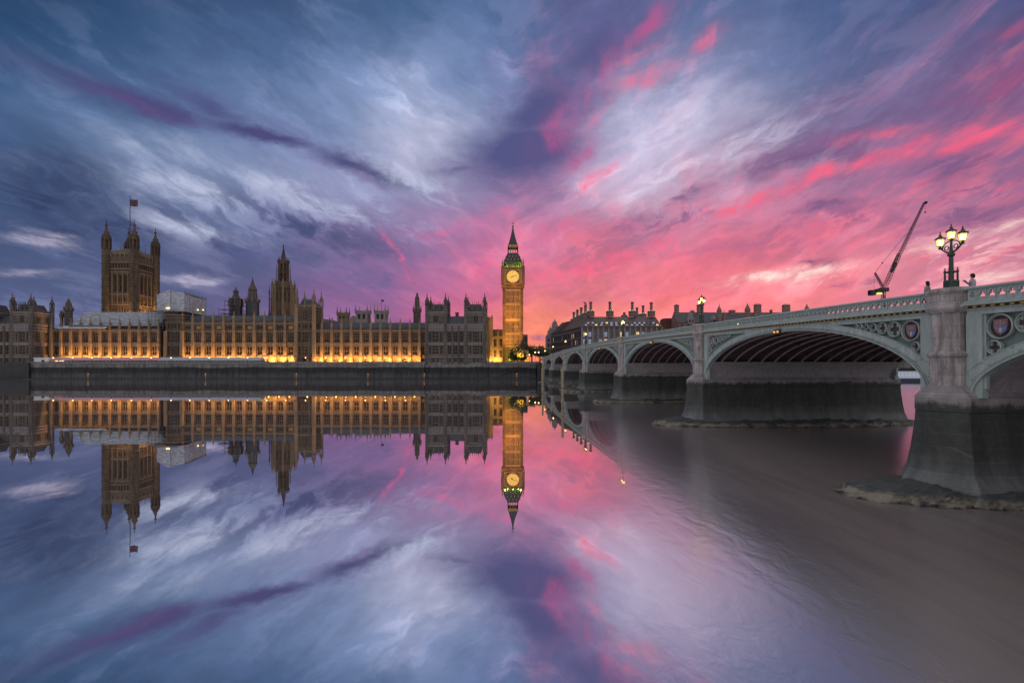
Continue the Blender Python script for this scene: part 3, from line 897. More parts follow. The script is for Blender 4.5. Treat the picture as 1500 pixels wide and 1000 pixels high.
for n_, p in enumerate(PIERS):
    bs = MB()
    spec = [(-1.6, 2.62, 2.5, .75), (.78, 2.62, 2.5, .75), (.95, 2.58, 2.46, .75), (1.55, 2.26, 2.12, .68), (2.6, 2.06, 1.94, .6), (4.2, 1.86, 1.76, .52), (5.2, 1.78, 1.68, .5), (5.22, 1.86, 1.75, .5), (6.02, 1.84, 1.74, .5), (6.06, 1.76, 1.66, .5), (6.72, 1.14, 1.02, .45)]
    bs.loft([[(p + x, y, z) for x, y, z in base_plan(hw, no, ch, z0)] for z0, hw, no, ch in spec])
    pier = bs.build('pier', M['pier'], bridge)
    bl = MB()
    bl.loft([[(p - 1.45, y, 6.1), (p + 1.45, y, 6.1), (p + 1.45, y, ztop(p) - 1.32), (p - 1.45, y, ztop(p) - 1.32)] for y in (-BW + .44, -.44)])
    bl.build('pier_panel', M['green'], pier)
    zt = ztop(p)
    for fl in (False, True):
        sh, ca = MB(), MB()
        c = 1 / cos(pi / 8)
        cy = -.15 if not fl else -BW + .15
        sh.lathe(p, cy, [(1.04 * c, 6.5), (1.02 * c, 8.45), (1.13 * c, 8.5), (1.15 * c, 8.64), (1.04 * c, 8.74), (.92 * c, 8.9), (.91 * c, zt - 1.45)])
        sh.build('pier_shaft', M['granite'], pier)
        ca.lathe(p, cy, [(.93 * c, zt - 1.45), (.98 * c, zt - 1.40), (1.12 * c, zt - 1.25), (1.16 * c, zt - 1.12), (1.08 * c, zt - 1.02), (1.08 * c, zt - .34), (1.14 * c, zt - .27), (1.20 * c, zt - .14), (1.15 * c, zt + .02), (1.0 * c, zt + .07), (.2, zt + .09)], 16, 0)
        ca.build('pier_cap', M['granite'], pier)
    # rubble apron round the foot
    ft = MB()
    K = 220
    rings = []
    spec2 = ((-1.2, 1.10), (-.3, 1.05), (-.02, 1.02), (.14, .995), (.30, .965), (.44, .925), (.56, .87), (.66, .80), (.76, .72), (.88, .62), (1.0, .5))
    for ri, (z0, sc) in enumerate(spec2):
        r_ = []
        for k in range(K):
            t = 2 * pi * k / K
            ux, uy = cos(t), sin(t)
            xs = (4.0 * (abs(ux) ** .8) * (1 if ux > 0 else -1))
            ys = (abs(uy) ** .85) * (1 if uy > 0 else -1) * (BW / 2 + (6.4 if uy > 0 else 4.0))
            X_, Y_ = p + xs * sc, -BW / 2 + ys * (sc if abs(ys) < 3 else 1 - (1 - sc) * .42)
            q = Vector((X_ * .55 + n_ * 9, Y_ * .55, z0 * 1.2))
            a = fractal(q, .9, 2.1, 5)
            b = fractal(q * 3.1, .8, 2.1, 4)
            am = .42 if ri > 1 else .2
            r_.append((X_ + ux * (a * am + b * .10), Y_ + uy * (a * am + b * .10), z0 + (a * .18 + b * .10 if ri > 1 else 0)))
        rings.append(r_)
    ft.loft(rings)
    ft.build('rubble_footing', M['rock'], pier)

for e, d, nm in ((ENDS[0], -1, 0), (ENDS[-1], 1, 1)):
    ab = MB()
    s0, s1 = sorted((e - d * 1.5, e + d * 9))
    ab.loft([[(s0, y, -1), (s1, y, -1), (s1, y, ztop(e) - 1.3), (s0, y, ztop(e) - 1.3)] for y in (-BW - .2, .3)])
    abo = ab.build('abutment', M['pier'], bridge)
    cp = MB()
    sweep(cp, s0, s1 + 6, rect(-.3, .3, -1.32, .02), 4)
    cp.build('abutment_parapet', M['granite'], abo)
    st = MB()
    c = 1 / cos(pi / 8)
    zt = ztop(e)
    for cy in (.2, -BW - .2):
        st.lathe(e, cy, [(1.5 * c, -1), (1.4 * c, 6.5), (1.16 * c, 6.6), (1.13 * c, 8.45), (1.28 * c, 8.5), (1.28 * c, 8.64), (1.04 * c, 8.9), (1.03 * c, zt - 1.45), (1.32 * c, zt - 1.25), (1.27 * c, zt - 1.02), (1.27 * c, zt - .34), (1.42 * c, zt - .14), (1.2 * c, zt + .07)])
    st.build('abutment_shaft', M['granite'], abo)

# ------------------------------------------------------------------ triple lanterns on the piers
LN = ['first', 'second', 'third', 'fourth', 'fifth', 'sixth']
def lamp_post():
    t = thing('triple_lamp_post', 'x', 'street lamp', (0, 0, 0), BA)
    b = MB()
    b.lathe(0, 0, [(.46, 0), (.46, .12), (.38, .16), (.38, .40), (.43, .46), (.36, .56), (.30, .62)], 8)
    for k in range(4):
        a = pi / 4 + pi / 2 * k
        q, r = .33 * cos(a), .33 * sin(a)
        b.lathe(q, r, [(.10, .1), (.10, .55), (.065, .62), (.06, 1.15), (.09, 1.2), (.09, 1.27), (.04, 1.3), (.03, 1.48), (.0, 1.52)], 6)
    b.lathe(0, 0, [(.28, 1.13), (.30, 1.18), (.22, 1.24), (.16, 1.3)], 8)
    b.build('lamp_base', M['lamp_iron'], t)
    s = MB()
    s.lathe(0, 0, [(.16, .55), (.15, 1.2), (.125, 2.25), (.15, 2.28), (.22, 2.34), (.23, 2.46), (.17, 2.50), (.12, 2.6), (.085, 3.0), (.07, 3.42), (.13, 3.46), (.13, 3.5)], 10)
    s.build('post', M['lamp_iron'], t)
    for d in (-1, 1):
        a = MB()
        P = [(d * (.10 + .72 * u), 0, 2.55 + .20 * u + .30 * u * u) for u in [k / 8 for k in range(9)]]
        a.path(P, [.07 - .025 * k / 8 for k in range(9)])
        P2 = [(d * (.09 + .55 * sin(u * pi / 2)), 0, 3.38 - .46 * (1 - cos(u * pi / 2)) ) for u in [k / 7 for k in range(8)]]
        a.path(P2, .04)
        a.loft([[(d * .34 + (.15 + q) * cos(u), y, 2.94 + (.15 + q) * sin(u)) for q, y in ((-.025, -.025), (.025, -.025), (.025, .025), (-.025, .025))] for u in [2 * pi * k / 12 for k in range(13)]])
        a.lathe(d * .82, 0, [(.04, 2.94), (.11, 2.99), (.12, 3.06), (.06, 3.10), (.10, 3.18)], 8)
        a.build('arm', M['lamp_iron'], t)
    for (x, z) in ((-.82, 3.16), (.82, 3.16), (0, 3.5)):
        g = MB()
        g.lathe(x, 0, [(.155, z + .02), (.245, z + .50)], 6)
        gl_ = g.build('lantern', M['lamp_glass'], t)
        c = MB()
        c.lathe(x, 0, [(.10, z - .03), (.17, z - .01), (.165, z + .025)], 6)
        c.lathe(x, 0, [(.30, z + .49), (.315, z + .55), (.27, z + .60), (.12, z + .72), (.09, z + .78), (.10, z + .81), (.055, z + .85), (.03, z + .94), (.055, z + .985), (.015, z + 1.04), (.0, z + 1.14)], 12)
        for k in range(6):
            a = 2 * pi * k / 6 + pi / 6
            c.tube((x + .158 * cos(a), .158 * sin(a), z), (x + .25 * cos(a), .25 * sin(a), z + .5), .014, n=4)
            c.ball((x + .29 * cos(a), .29 * sin(a), z + .60), .03, 5, 4)
        c.build('lantern_cap', M['lamp_iron'], gl_)
        m_ = MB()
        m_.ball((x, 0, z + .28), .25, 8, 6, .6) if False else m_.lathe(x, 0, [(.10, z + .15), (.14, z + .3), (.10, z + .42)], 8)
        m_.build('mantle', M['lamp_core'], gl_)
    return t
proto = lamp_post()
GRP = 'triple lamps on the bridge piers'
for n_, p in enumerate(PIERS + [ENDS[-1]]):
    for fl in (0, 1):
        loc = B(p, -.15 if not fl else -BW + .15, ztop(p) + .085)
        which = 'the abutment at the far bridge end' if n_ == 6 else ('the first, closest bridge pier' if n_ == 0 else 'the ' + LN[n_] + ' bridge pier')
        lb = ('lit triple lantern on iron post on ' if not fl else 'lantern tips showing over the far parapet behind ') + which
        if n_ == 0 and fl == 0:
            proto.location = loc
            proto.scale = (.88, .88, .88)
            proto['label'] = lb
            proto['group'] = GRP
        else:
            if fl and n_ in (0, 6):
                continue
            dup(proto, loc, label=lb, group=GRP)

# ------------------------------------------------------------------ the palace on the far bank
FY = 278.0                                  # plane of the long river front
TZ = 9.1                                    # terrace level

def facade(mb, O, U, Nn, u0, u1, z0, z1, holes, depth=.55):
    """sheet of wall with real openings and their reveals; O origin (x,y), U direction of travel, Nn outward normal"""
    us = sorted({u0, u1, *[h[0] for h in holes], *[h[1] for h in holes]})
    zs = sorted({z0, z1, *[h[2] for h in holes], *[h[3] for h in holes]})
    P = lambda u, z, d=0: (O[0] + U[0] * u - Nn[0] * d, O[1] + U[1] * u - Nn[1] * d, z)
    for a, b in zip(us, us[1:]):
        for c, d in zip(zs, zs[1:]):
            mu, mz = (a + b) / 2, (c + d) / 2
            if not any(h[0] < mu < h[1] and h[2] < mz < h[3] for h in holes):
                mb.add([P(a, c), P(b, c), P(b, d), P(a, d)], [(0, 1, 2, 3)])
    for a, b, c, d in holes:
        o, i = [P(a, c), P(b, c), P(b, d), P(a, d)], [P(a, c, depth), P(b, c, depth), P(b, d, depth), P(a, d, depth)]
        mb.add(o + i, [(k, (k + 1) % 4, (k + 1) % 4 + 4, k + 4) for k in range(4)])

M['win_dim'] = mat('dimly lit window', (.1, .07, .03), .4, .3, 0, .5, .7, emit=(1.0, .52, .16), es=.16)
WIN = {}
def window_mesh(w, h, cols, trans, arched=True, mats=('glass', 'stone_frame')):
    key = (round(w, 2), round(h, 2), cols, trans, arched, mats)
    if key in WIN:
        return WIN[key]
    mb = MB()
    mb.mat(0).add([(-w / 2, .0, 0), (w / 2, .0, 0), (w / 2, .0, h), (-w / 2, .0, h)], [(0, 1, 2, 3)])
    mb.mat(1)
    t = min(.17, w * .07)
    for k in range(cols + 1):
        x = -w / 2 + w * k / cols
        mb.box(x - t / 2 - (t / 2 if k in (0, cols) else 0), x + t / 2 + (t / 2 if k in (0, cols) else 0), -.22, -.02, 0, h)
    for q in trans:
        mb.box(-w / 2, w / 2, -.20, -.03, h * q - t * .6, h * q + t * .6)
    mb.box(-w / 2, w / 2, -.26, -.01, -.1, .14)
    if arched:
        for k in range(cols):
            a, b = -w / 2 + w * k / cols, -w / 2 + w * (k + 1) / cols
            c, r = (a + b) / 2, (b - a)
            for pts in ([(a, h), (a, h - r * .75), (a + r * .12, h - r * .38), (c, h - r * .08), (c, h)], [(b, h), (c, h), (c, h - r * .08), (b - r * .12, h - r * .38), (b, h - r * .75)]):
                mb.prism(pts, -.19, -.04)
    me = bpy.data.meshes.new('window')
    me.from_pydata(mb.v, [], mb.f)
    for q in mats:
        me.materials.append(M[q])
    me.polygons.foreach_set('material_index', mb.mi)
    me.update()
    WIN[key] = me
    return me

def add_window(parent, x, y, z, me, rz=0.0, name='window'):
    l = parent.location
    return link(name, me, parent, (x - l[0], y - l[1], z - l[2]), rz)

def pinnacle_mb(mb, x, y, z0, z1, r):
    """square shaft, gablets, crocketed spirelet and finial"""
    h = z1 - z0
    zs = z0 + h * .42
    mb.sq(x, y, [(r, z0), (r, zs), (r * 1.35, zs + .02), (r * 1.35, zs + .18), (r * .95, zs + .3)])
    mb.lathe(x, y, [(r * 1.0, zs + .3), (r * .62, zs + h * .22), (r * .78, zs + h * .235), (r * .36, zs + h * .40), (r * .5, zs + h * .41), (r * .16, zs + h * .50), (r * .42, zs + h * .525), (r * .42, zs + h * .545), (r * .1, zs + h * .565), (.02, z1)], 8)

def turret_mb(mb, x, y, z0, z1, r, ztip, n=8):
    """octagonal stair turret: banded shaft, open lantern, ogee cap, finial"""
    h = ztip - z1
    c = 1 / cos(pi / n)
    prof = [(r * c, z0)]
    k = max(1, int((z1 - z0) / 5))
    for i in range(1, k + 1):
        z = z0 + (z1 - z0) * i / k
        prof += [(r * c, z - .5), (r * c * 1.12, z - .38), (r * c * 1.12, z - .12), (r * c, z)]
    mb.lathe(x, y, prof, n)
    zl = z1 + h * .30
    mb.lathe(x, y, [(r * .2, z1), (r * .2, zl)], n)
    for i in range(n):
        a = 2 * pi * i / n + pi / n
        q = r * 1.0
        mb.sq(x + q * cos(a), y + q * sin(a), [(r * .14, z1), (r * .14, zl), (r * .18, zl + .05), (r * .02, zl + h * .16)])
    mb.lathe(x, y, [(r * 1.05, zl), (r * 1.1, zl + h * .03), (r * .9, zl + h * .06), (r * .86, zl + h * .13), (r * .70, zl + h * .22), (r * .42, zl + h * .32), (r * .24, zl + h * .42), (r * .17, zl + h * .48), (r * .36, zl + h * .50), (r * .36, zl + h * .53), (r * .12, zl + h * .56), (r * .05, ztip - .3), (r * .2, ztip - .22), (.02, ztip)], n)
    for i in range(n):
        a = 2 * pi * i / n
        for u, rr in ((.16, .86), (.27, .62)):
            mb.ball((x + r * rr * cos(a), y + r * rr * sin(a), zl + h * u), r * .11, 4, 3)

def crest(mb, x0, x1, y0, y1, z, h=.9, step=1.1, t=.16):
    """battlements along a line"""
    L = hypot(x1 - x0, y1 - y0)
    n = max(1, int(L / step))
    ux, uy = (x1 - x0) / L, (y1 - y0) / L
    for k in range(n):
        a = (k + .22) / n * L
        b = (k + .78) / n * L
        p, q = (x0 + ux * a, y0 + uy * a), (x0 + ux * b, y0 + uy * b)
        mb.add([(p[0] - uy * t, p[1] + ux * t, z), (q[0] - uy * t, q[1] + ux * t, z), (q[0] + uy * t, q[1] - ux * t, z), (p[0] + uy * t, p[1] - ux * t, z),
                (p[0] - uy * t, p[1] + ux * t, z + h), (q[0] - uy * t, q[1] + ux * t, z + h), (q[0] + uy * t, q[1] - ux * t, z + h), (p[0] + uy * t, p[1] - ux * t, z + h)],
               [(0, 1, 5, 4), (1, 2, 6, 5), (2, 3, 7, 6), (3, 0, 4, 7), (4, 5, 6, 7)])

# --- one range of the long river front
def river_range(name, label, xa, xb, n, zeave, zridge, third, roof_mat, first_butt=True, last_butt=True, arcade=True, back=16.0):
    X0, X1 = px(xa, FY), px(xb, FY)
    t = thing(name, label, 'building', ((X0 + X1) / 2, FY, TZ))
    bw = (X1 - X0) / n
    W1 = (13.7, 18.4)
    W2 = (21.1, 26.6)
    W3 = (28.7, 30.7)
    holes = []
    for k in range(n):
        c = (k + .5) * bw
        hw = bw * .27
        holes += [(c - hw * .95, c + hw * .95, *W1), (c - hw, c + hw, *W2)]
        if third:
            holes.append((c - hw * .9, c + hw * .9, *W3))
        if arcade:
            holes += [(c - bw * .29, c + bw * .29, TZ + .05, 12.0)]
    mb = MB()
    facade(mb, (X0, FY), (1, 0), (0, -1), 0, X1 - X0, TZ, zeave, holes, .6)
    mb.box(X0, X1, FY + 1.4, FY + back, TZ, zeave - .3)
    wall = mb.build('wall', M['stone'], t)
    sc = MB()
    for z, d, h in ((12.5, .35, .45), (19.0, .22, .35), (20.4, .22, .3), (27.4, .3, .4), (zeave - .35, .42, .5)) + (((31.4, .25, .3),) if third else ()):
        sc.box(X0, X1, FY - d, FY + .05, z, z + h)
    for k in range(n * 6):                              # carved shields and panels between the storeys
        u = X0 + (k + .5) * bw / 6
        sc.box(u - bw * .045, u + bw * .045, FY - .14, FY + .03, 19.42, 20.35)
        sc.box(u - bw * .05, u + bw * .05, FY - .12, FY + .03, 12.98, 13.6)
    sc.build('string_course', M['stone_plain'], t)
    pa = MB()
    pa.box(X0, X1, FY - .12, FY + .25, zeave + .1, zeave + .75)
    crest(pa, X0, X1, FY, FY, zeave + .75, .55, .8)
    pa.build('parapet', M['stone'], t)
    for k in range(n):
        c = X0 + (k + .5) * bw
        hw = bw * .27
        add_window(t, c, FY + .58, W1[0], window_mesh(2 * hw * .95, W1[1] - W1[0], 2, (.52,), False))
        add_window(t, c, FY + .58, W2[0], window_mesh(2 * hw, W2[1] - W2[0], 3, (.36, .70)))
        if third:
            add_window(t, c, FY + .58, W3[0], window_mesh(2 * hw * .9, W3[1] - W3[0], 3, (), True, ('win_dim' if random.random() < .3 else 'glass', 'stone_frame')))
        if arcade:
            ar = MB()
            zc, hw2 = 12.0, bw * .29
            for sgn in (-1, 1):
                pts = [(c + sgn * hw2, zc), (c + sgn * hw2, zc - 1.3)] + [(c + sgn * hw2 * cos(a), zc - 1.3 + 1.05 * sin(a)) for a in (.35, .7, 1.05, 1.35)] + [(c, zc - .22), (c, zc)]
                ar.prism(pts[::-1] if sgn > 0 else pts, FY + .03, FY + .5)
            ar.box(c - hw2, c + hw2, FY + 1.2, FY + 1.3, TZ, zc)
            ar.box(c - hw2 * .42, c - hw2 * .34, FY + 1.05, FY + 1.2, TZ, 11.6)
            ar.box(c + hw2 * .34, c + hw2 * .42, FY + 1.05, FY + 1.2, TZ, 11.6)
            ar.build('terrace_arch', M['stone_plain'], t)
    for k in range(n + 1):
        if (k == 0 and not first_butt) or (k == n and not last_butt):
            continue
        x = X0 + k * bw
        b = MB()
        zt_ = zeave + 1.0
        b.sq(x, FY - .15, [(.92, TZ), (.92, 10.6), (.80, 10.9), (.80, 12.4), (.9, 12.5), (.9, 12.9), (.74, 13.1), (.74, 19.0), (.82, 19.1), (.82, 20.7), (.68, 20.9), (.68, 27.4), (.78, 27.5), (.78, 27.9), (.62, 28.1), (.62, zt_)])
        for zz_ in (15.6, 23.4):
            b.box(x - .26, x + .26, FY - 1.08, FY - .8, zz_, zz_ + 2.0)
            b.lathe(x, FY - .95, [(.30, zz_ + 2.0), (.05, zz_ + 2.9)], 6)
        bo = b.build('buttress', M['stone_plain'], t)
        pn = MB()
        pinnacle_mb(pn, x, FY - .15, zt_, zt_ + 6.2, .52)
        pn.build('pinnacle', M['stone_plain'], bo)
    rf = MB()
    yb = FY + back
    rf.prism([(0, 0)] * 0 or [(X0, 0), (X1, 0)], 0, 0) if False else None
    v = [(X0, FY + .9, zeave + .2), (X1, FY + .9, zeave + .2), (X1, FY + 5.2, zridge), (X0, FY + 5.2, zridge), (X1, FY + back - 5, zridge), (X0, FY + back - 5, zridge), (X1, yb, zeave), (X0, yb, zeave)]
    rf.add(v, [(0, 1, 2, 3), (3, 2, 4, 5), (5, 4, 6, 7), (0, 3, 5, 7), (1, 6, 4, 2)])
    for k in range(int((X1 - X0) / 1.0)):
        u = X0 + (k + .5) * 1.0
        rf.box(u - .08, u + .08, FY + 5.1, FY + 5.35, zridge, zridge + .55)
    for k in range(n):                                    # little roof vents
        u = X0 + (k + .5) * bw
        rf.box(u - .35, u + .35, FY + 2.2, FY + 3.2, zeave + 1.0, zeave + 2.2)
    rf.build('roof', M[roof_mat], t)
    return t

river_range('palace_range', 'floodlit stone river front under the long grey sheeted roof', 75.7, 233.0, 11, 28.2, 31.0, False, 'roof', arcade=False)
river_range('palace_range', 'tallest, central stone river front with three rows of windows', 267.6, 433.0, 11, 32.2, 37.0, True, 'roof', first_butt=True, last_butt=False)
river_range('palace_range', 'floodlit stone river front between the central tower block and twin-towered end pavilion', 457.6, 629.2, 12, 28.0, 32.8, False, 'roof', first_butt=True, last_butt=True)

# --- square tower blocks that flank the middle range
def tower_block(label, xa, xb, ztop_, zpin, depth, with_top=True):
    X0, X1 = px(xa, FY - 1), px(xb, FY - 1)
    Y0 = FY - 1.2
    w = X1 - X0
    t = thing('palace_tower', label, 'tower', ((X0 + X1) / 2, Y0, TZ))
    c = w / 2
    H = [(c - 1.55, c + 1.55, 13.7, 18.6), (c - 1.7, c + 1.7, 20.9, 26.9), (c - 1.3, c + 1.3, 28.9, 31.6)]
    for u in (.19, .81):
        H += [(w * u - .42, w * u + .42, 13.7, 18.6), (w * u - .42, w * u + .42, 20.9, 26.9), (w * u - .42, w * u + .42, 28.9, 31.6)]
    if with_top:
        H.append((c - 1.2, c + 1.2, 34.0, 39.0))
    H.append((c - 1.0, c + 1.0, TZ + .05, 12.0))
    mb = MB()
    facade(mb, (X0, Y0), (1, 0), (0, -1), 0, w, TZ, ztop_, H, .5)
    mb.add([(X1, Y0, TZ), (X1, Y0 + depth, TZ), (X1, Y0 + depth, ztop_), (X1, Y0, ztop_)], [(0, 1, 2, 3)])
    mb.add([(X0, Y0 + depth, TZ), (X0, Y0, TZ), (X0, Y0, ztop_), (X0, Y0 + depth, ztop_)], [(0, 1, 2, 3)])
    mb.add([(X1, Y0 + depth, TZ), (X0, Y0 + depth, TZ), (X0, Y0 + depth, ztop_), (X1, Y0 + depth, ztop_)], [(0, 1, 2, 3)])
    mb.add([(X0, Y0, ztop_ - .4), (X1, Y0, ztop_ - .4), (X1, Y0 + depth, ztop_ - .4), (X0, Y0 + depth, ztop_ - .4)], [(0, 1, 2, 3)])
    mb.build('wall', M['stone'], t)
    for a, b, z0, z1 in H:
        if z0 > 12:
            add_window(t, X0 + (a + b) / 2, Y0 + .48, z0, window_mesh(b - a, z1 - z0, 3 if b - a > 2 else 1, (.36, .7) if z1 - z0 > 4 else (), b - a > 2))
    sc = MB()
    for z, d, h in ((12.5, .35, .4), (19.0, .25, .35), (20.3, .25, .3), (27.5, .3, .35), (32.3, .3, .4), (ztop_ - 1.9, .3, .35), (ztop_ - .4, .45, .5)):
        if z < ztop_:
            sc.box(X0 - d, X1 + d, Y0 - d, Y0 + depth + d, z, z + h)
    sc.build('string_course', M['stone_plain'], t)
    if with_top:
        pa = MB()
        for (x0, x1, y0, y1) in ((X0, X1, Y0, Y0), (X1, X1, Y0, Y0 + depth), (X0, X0, Y0, Y0 + depth), (X0, X1, Y0 + depth, Y0 + depth)):
            crest(pa, x0, x1, y0, y1, ztop_ + .1, 1.1, 1.2, .2)
        pa.build('parapet', M['stone_plain'], t)
        rf = MB()
        rf.loft([[(X0 + 1, Y0 + 1, ztop_ - .2), (X1 - 1, Y0 + 1, ztop_ - .2), (X1 - 1, Y0 + depth - 1, ztop_ - .2), (X0 + 1, Y0 + depth - 1, ztop_ - .2)], [(X0 + 2.6, Y0 + 2.6, ztop_ + 4.2), (X1 - 2.6, Y0 + 2.6, ztop_ + 4.2), (X1 - 2.6, Y0 + depth - 2.6, ztop_ + 4.2), (X0 + 2.6, Y0 + depth - 2.6, ztop_ + 4.2)]])
        for k in range(7):
            for yy in (Y0 + 2.6, Y0 + depth - 2.6):
                u = X0 + 2.6 + (w - 5.2) * k / 6
                rf.lathe(u, yy, [(.16, ztop_ + 4.1), (.05, ztop_ + 5.5)], 4)
        rf.build('roof', M['roof'], t)
        for x in (X0 + .3, X1 - .3):
            for y in (Y0 + .3, Y0 + depth - .3):
                tm = MB()
                turret_mb(tm, x, y, 27.5, ztop_ + 1.2, .98, zpin)
                tm.build('corner_turret', M['stone_plain'], t)
        for x, y in (((X0 + X1) / 2, Y0), ((X0 + X1) / 2, Y0 + depth), (X1, Y0 + depth / 2)):
            pn = MB()
            pinnacle_mb(pn, x, y, ztop_ - 1, ztop_ + 5.0, .4)
            pn.build('pinnacle', M['stone_plain'], t)
    for x in (X0 + .1, X1 - .1):
        b = MB()
        b.sq(x, Y0 + .1, [(1.0, TZ), (1.0, 12.4), (.88, 12.8), (.88, 19.0), (.8, 20.8), (.8, 27.5)])
        b.build('buttress', M['stone_plain'], t)
    return t
tower_block('square four-turreted tower block right beside the tall octagonal spire', 433.6, 460.5, 41.8, 53.0, 11.5)
tower_block('truncated tower block under scaffolding, below the white boxed shelter', 243.0, 267.0, 37.0, 40, 11.5, False)

# --- the twin-towered pavilions at the two ends
def pavilion(label, xa, xb):
    PY = 268.0
    X0, X1 = px(xa, PY), px(xb, PY)
    w = X1 - X0
    t = thing('palace_pavilion', label, 'building', ((X0 + X1) / 2, PY, 0))
    tw = w * .345
    zt_, zm = 37.6, 30.6
    H = []
    for c in (tw * .46, w - tw * .46):
        H += [(c - 1.75, c + 1.75, 13.9, 18.7), (c - 1.75, c + 1.75, 20.8, 26.4), (c - 1.3, c + 1.3, 31.6, 35.4)]
        for q in (-1.2, 1.2):
            H.append((c + q - .4, c + q + .4, 9.5, 11.3))
        for q in (-3.1, 3.1):
            H += [(c + q - .3, c + q + .3, 13.9, 18.4), (c + q - .3, c + q + .3, 20.8, 26.0)]
    for k in range(3):
        c = tw + (w - 2 * tw) * (k + .5) / 3
        H += [(c - .95, c + .95, 13.9, 18.7), (c - .95, c + .95, 20.8, 26.4), (c - .35, c + .35, 9.5, 11.2)]
    mb = MB()
    mid = [h for h in H]
    facade(mb, (X0, PY), (1, 0), (0, -1), 0, w, 8.0, zm, [h for h in mid if h[2] < zm], .55)
    D = 13.0
    for s0, s1 in ((0, tw), (w - tw, w)):
        facade(mb, (X0, PY), (1, 0), (0, -1), s0, s1, zm, zt_, [h for h in H if h[2] > zm and s0 < h[0] < s1], .55)
        a, b = X0 + s0, X0 + s1
        # sides of the tower tops
        for x, sg in ((a, -1), (b, 1)):
            hs = [(D * .32 - 1, D * .32 + 1, 31.6, 35.2), (D * .7 - 1, D * .7 + 1, 31.6, 35.2)]
            if sg > 0:
                facade(mb, (x, PY), (0, 1), (1, 0), 0, D, zm, zt_, hs, .5)
            else:
                facade(mb, (x, PY + D), (0, -1), (-1, 0), 0, D, zm, zt_, hs, .5)
        mb.add([(b, PY + D, zm), (a, PY + D, zm), (a, PY + D, zt_), (b, PY + D, zt_)], [(0, 1, 2, 3)])
        mb.add([(a, PY, zt_ - .4), (b, PY, zt_ - .4), (b, PY + D, zt_ - .4), (a, PY + D, zt_ - .4)], [(0, 1, 2, 3)])
        mb.box(a + .7, b - .7, PY + .8, PY + D - .7, zm, zt_ - .6)
    hs = [(D * .3 - 1.2, D * .3 + 1.2, 13.9, 18.6), (D * .3 - 1.2, D * .3 + 1.2, 20.8, 26.2), (D * .68 - 1.2, D * .68 + 1.2, 20.8, 26.2), (D * .68 - 1.2, D * .68 + 1.2, 13.9, 18.6)]
    facade(mb, (X1, PY), (0, 1), (1, 0), 0, D, 8.0, zm, hs, .5)
    facade(mb, (X0, PY + D), (0, -1), (-1, 0), 0, D, 8.0, zm, hs, .5)
    mb.box(X0 + .7, X1 - .7, PY + .8, PY + D, 8.0, zm - .3)
    mb.build('wall', M['stone_grey'], t)
    for a, b, z0, z1 in H:
        ww = b - a
        add_window(t, X0 + (a + b) / 2, PY + .53, z0, window_mesh(ww, z1 - z0, 4 if ww > 3 else (3 if ww > 2.2 else (2 if ww > 1.5 else 1)), (.36, .7) if z1 - z0 > 4 else (), ww > 1.5))
    for a, b, z0, z1 in hs:
        add_window(t, X1 - .48, PY + (a + b) / 2, z0, window_mesh(b - a, z1 - z0, 3, (.36, .7)), pi / 2)
        add_window(t, X0 + .48, PY + D - (a + b) / 2, z0, window_mesh(b - a, z1 - z0, 3, (.36, .7)), -pi / 2)
    for s1 in (tw, w):
        for u in (D * .32, D * .7):
            add_window(t, X0 + s1 - .48, PY + u, 31.6, window_mesh(2.0, 3.6, 2, ()), pi / 2)
    sc = MB()
    for z, d, h in ((12.2, .3, .35), (13.1, .2, .25), (19.0, .25, .35), (20.2, .2, .3), (27.0, .25, .35), (28.6, .25, .35), (30.2, .4, .45)):
        sc.box(X0 - d, X1 + d, PY - d, PY + .03, z, z + h)
        sc.box(X1 - .03, X1 + d, PY + .03, PY + D, z, z + h)
        sc.box(X0 - d, X0 + .03, PY + .03, PY + D, z, z + h)
    for a, b in ((X0, X0 + tw), (X1 - tw, X1)):
        for z, d, h in ((35.9, .25, .35), (zt_ - .5, .45, .5)):
            sc.box(a - d, b + d, PY - d, PY + D + d, z, z + h)
    for k in range(40):
        u = X0 + (k + .5) * w / 40
        sc.box(u - .18, u + .18, PY - .13, PY + .03, 19.42, 20.15)
        sc.box(u - .16, u + .16, PY - .13, PY + .03, 27.4, 28.5)
        sc.box(u - .2, u + .2, PY - .11, PY + .03, 29.0, 30.1)
    sc.build('string_course', M['stone_pale'], t)
    pl = MB()
    pl.loft([[(X0 - d, PY - d, z), (X1 + d, PY - d, z), (X1 + d, PY + D, z), (X0 - d, PY + D, z)] for d, z in ((1.1, 0 - 1.0), (1.05, 7.0), (.9, 7.2), (.55, 8.1), (.35, 8.3), (.3, 9.2), (.02, 9.3))])
    pl.build('plinth', M['embank'], t)
    for s0, s1 in ((0, tw), (w - tw, w)):
        a, b = X0 + s0, X0 + s1
        for x in (a + .55, b - .55):
            for y in (PY + .35, PY + D - .4):
                tm = MB()
                turret_mb(tm, x, y, 8.5 if y < PY + 2 else zm, zt_ + 3.4, 1.02, 48.6)
                tm.build('corner_turret', M['stone_grey'], t)
        pa = MB()
        for q in ((a, b, PY, PY), (b, b, PY, PY + D), (a, a, PY, PY + D), (a, b, PY + D, PY + D)):
            crest(pa, *q, zt_, 1.3, 1.15, .2)
        pa.build('parapet', M['stone_grey'], t)
        rf = MB()
        rf.loft([[(a + 1.3, PY + 1.3, zt_ - .2), (b - 1.3, PY + 1.3, zt_ - .2), (b - 1.3, PY + D - 1.3, zt_ - .2), (a + 1.3, PY + D - 1.3, zt_ - .2)], [(a + 2.6, PY + 3, zt_ + 4.6), (b - 2.6, PY + 3, zt_ + 4.6), (b - 2.6, PY + D - 3, zt_ + 4.6), (a + 2.6, PY + D - 3, zt_ + 4.6)]])
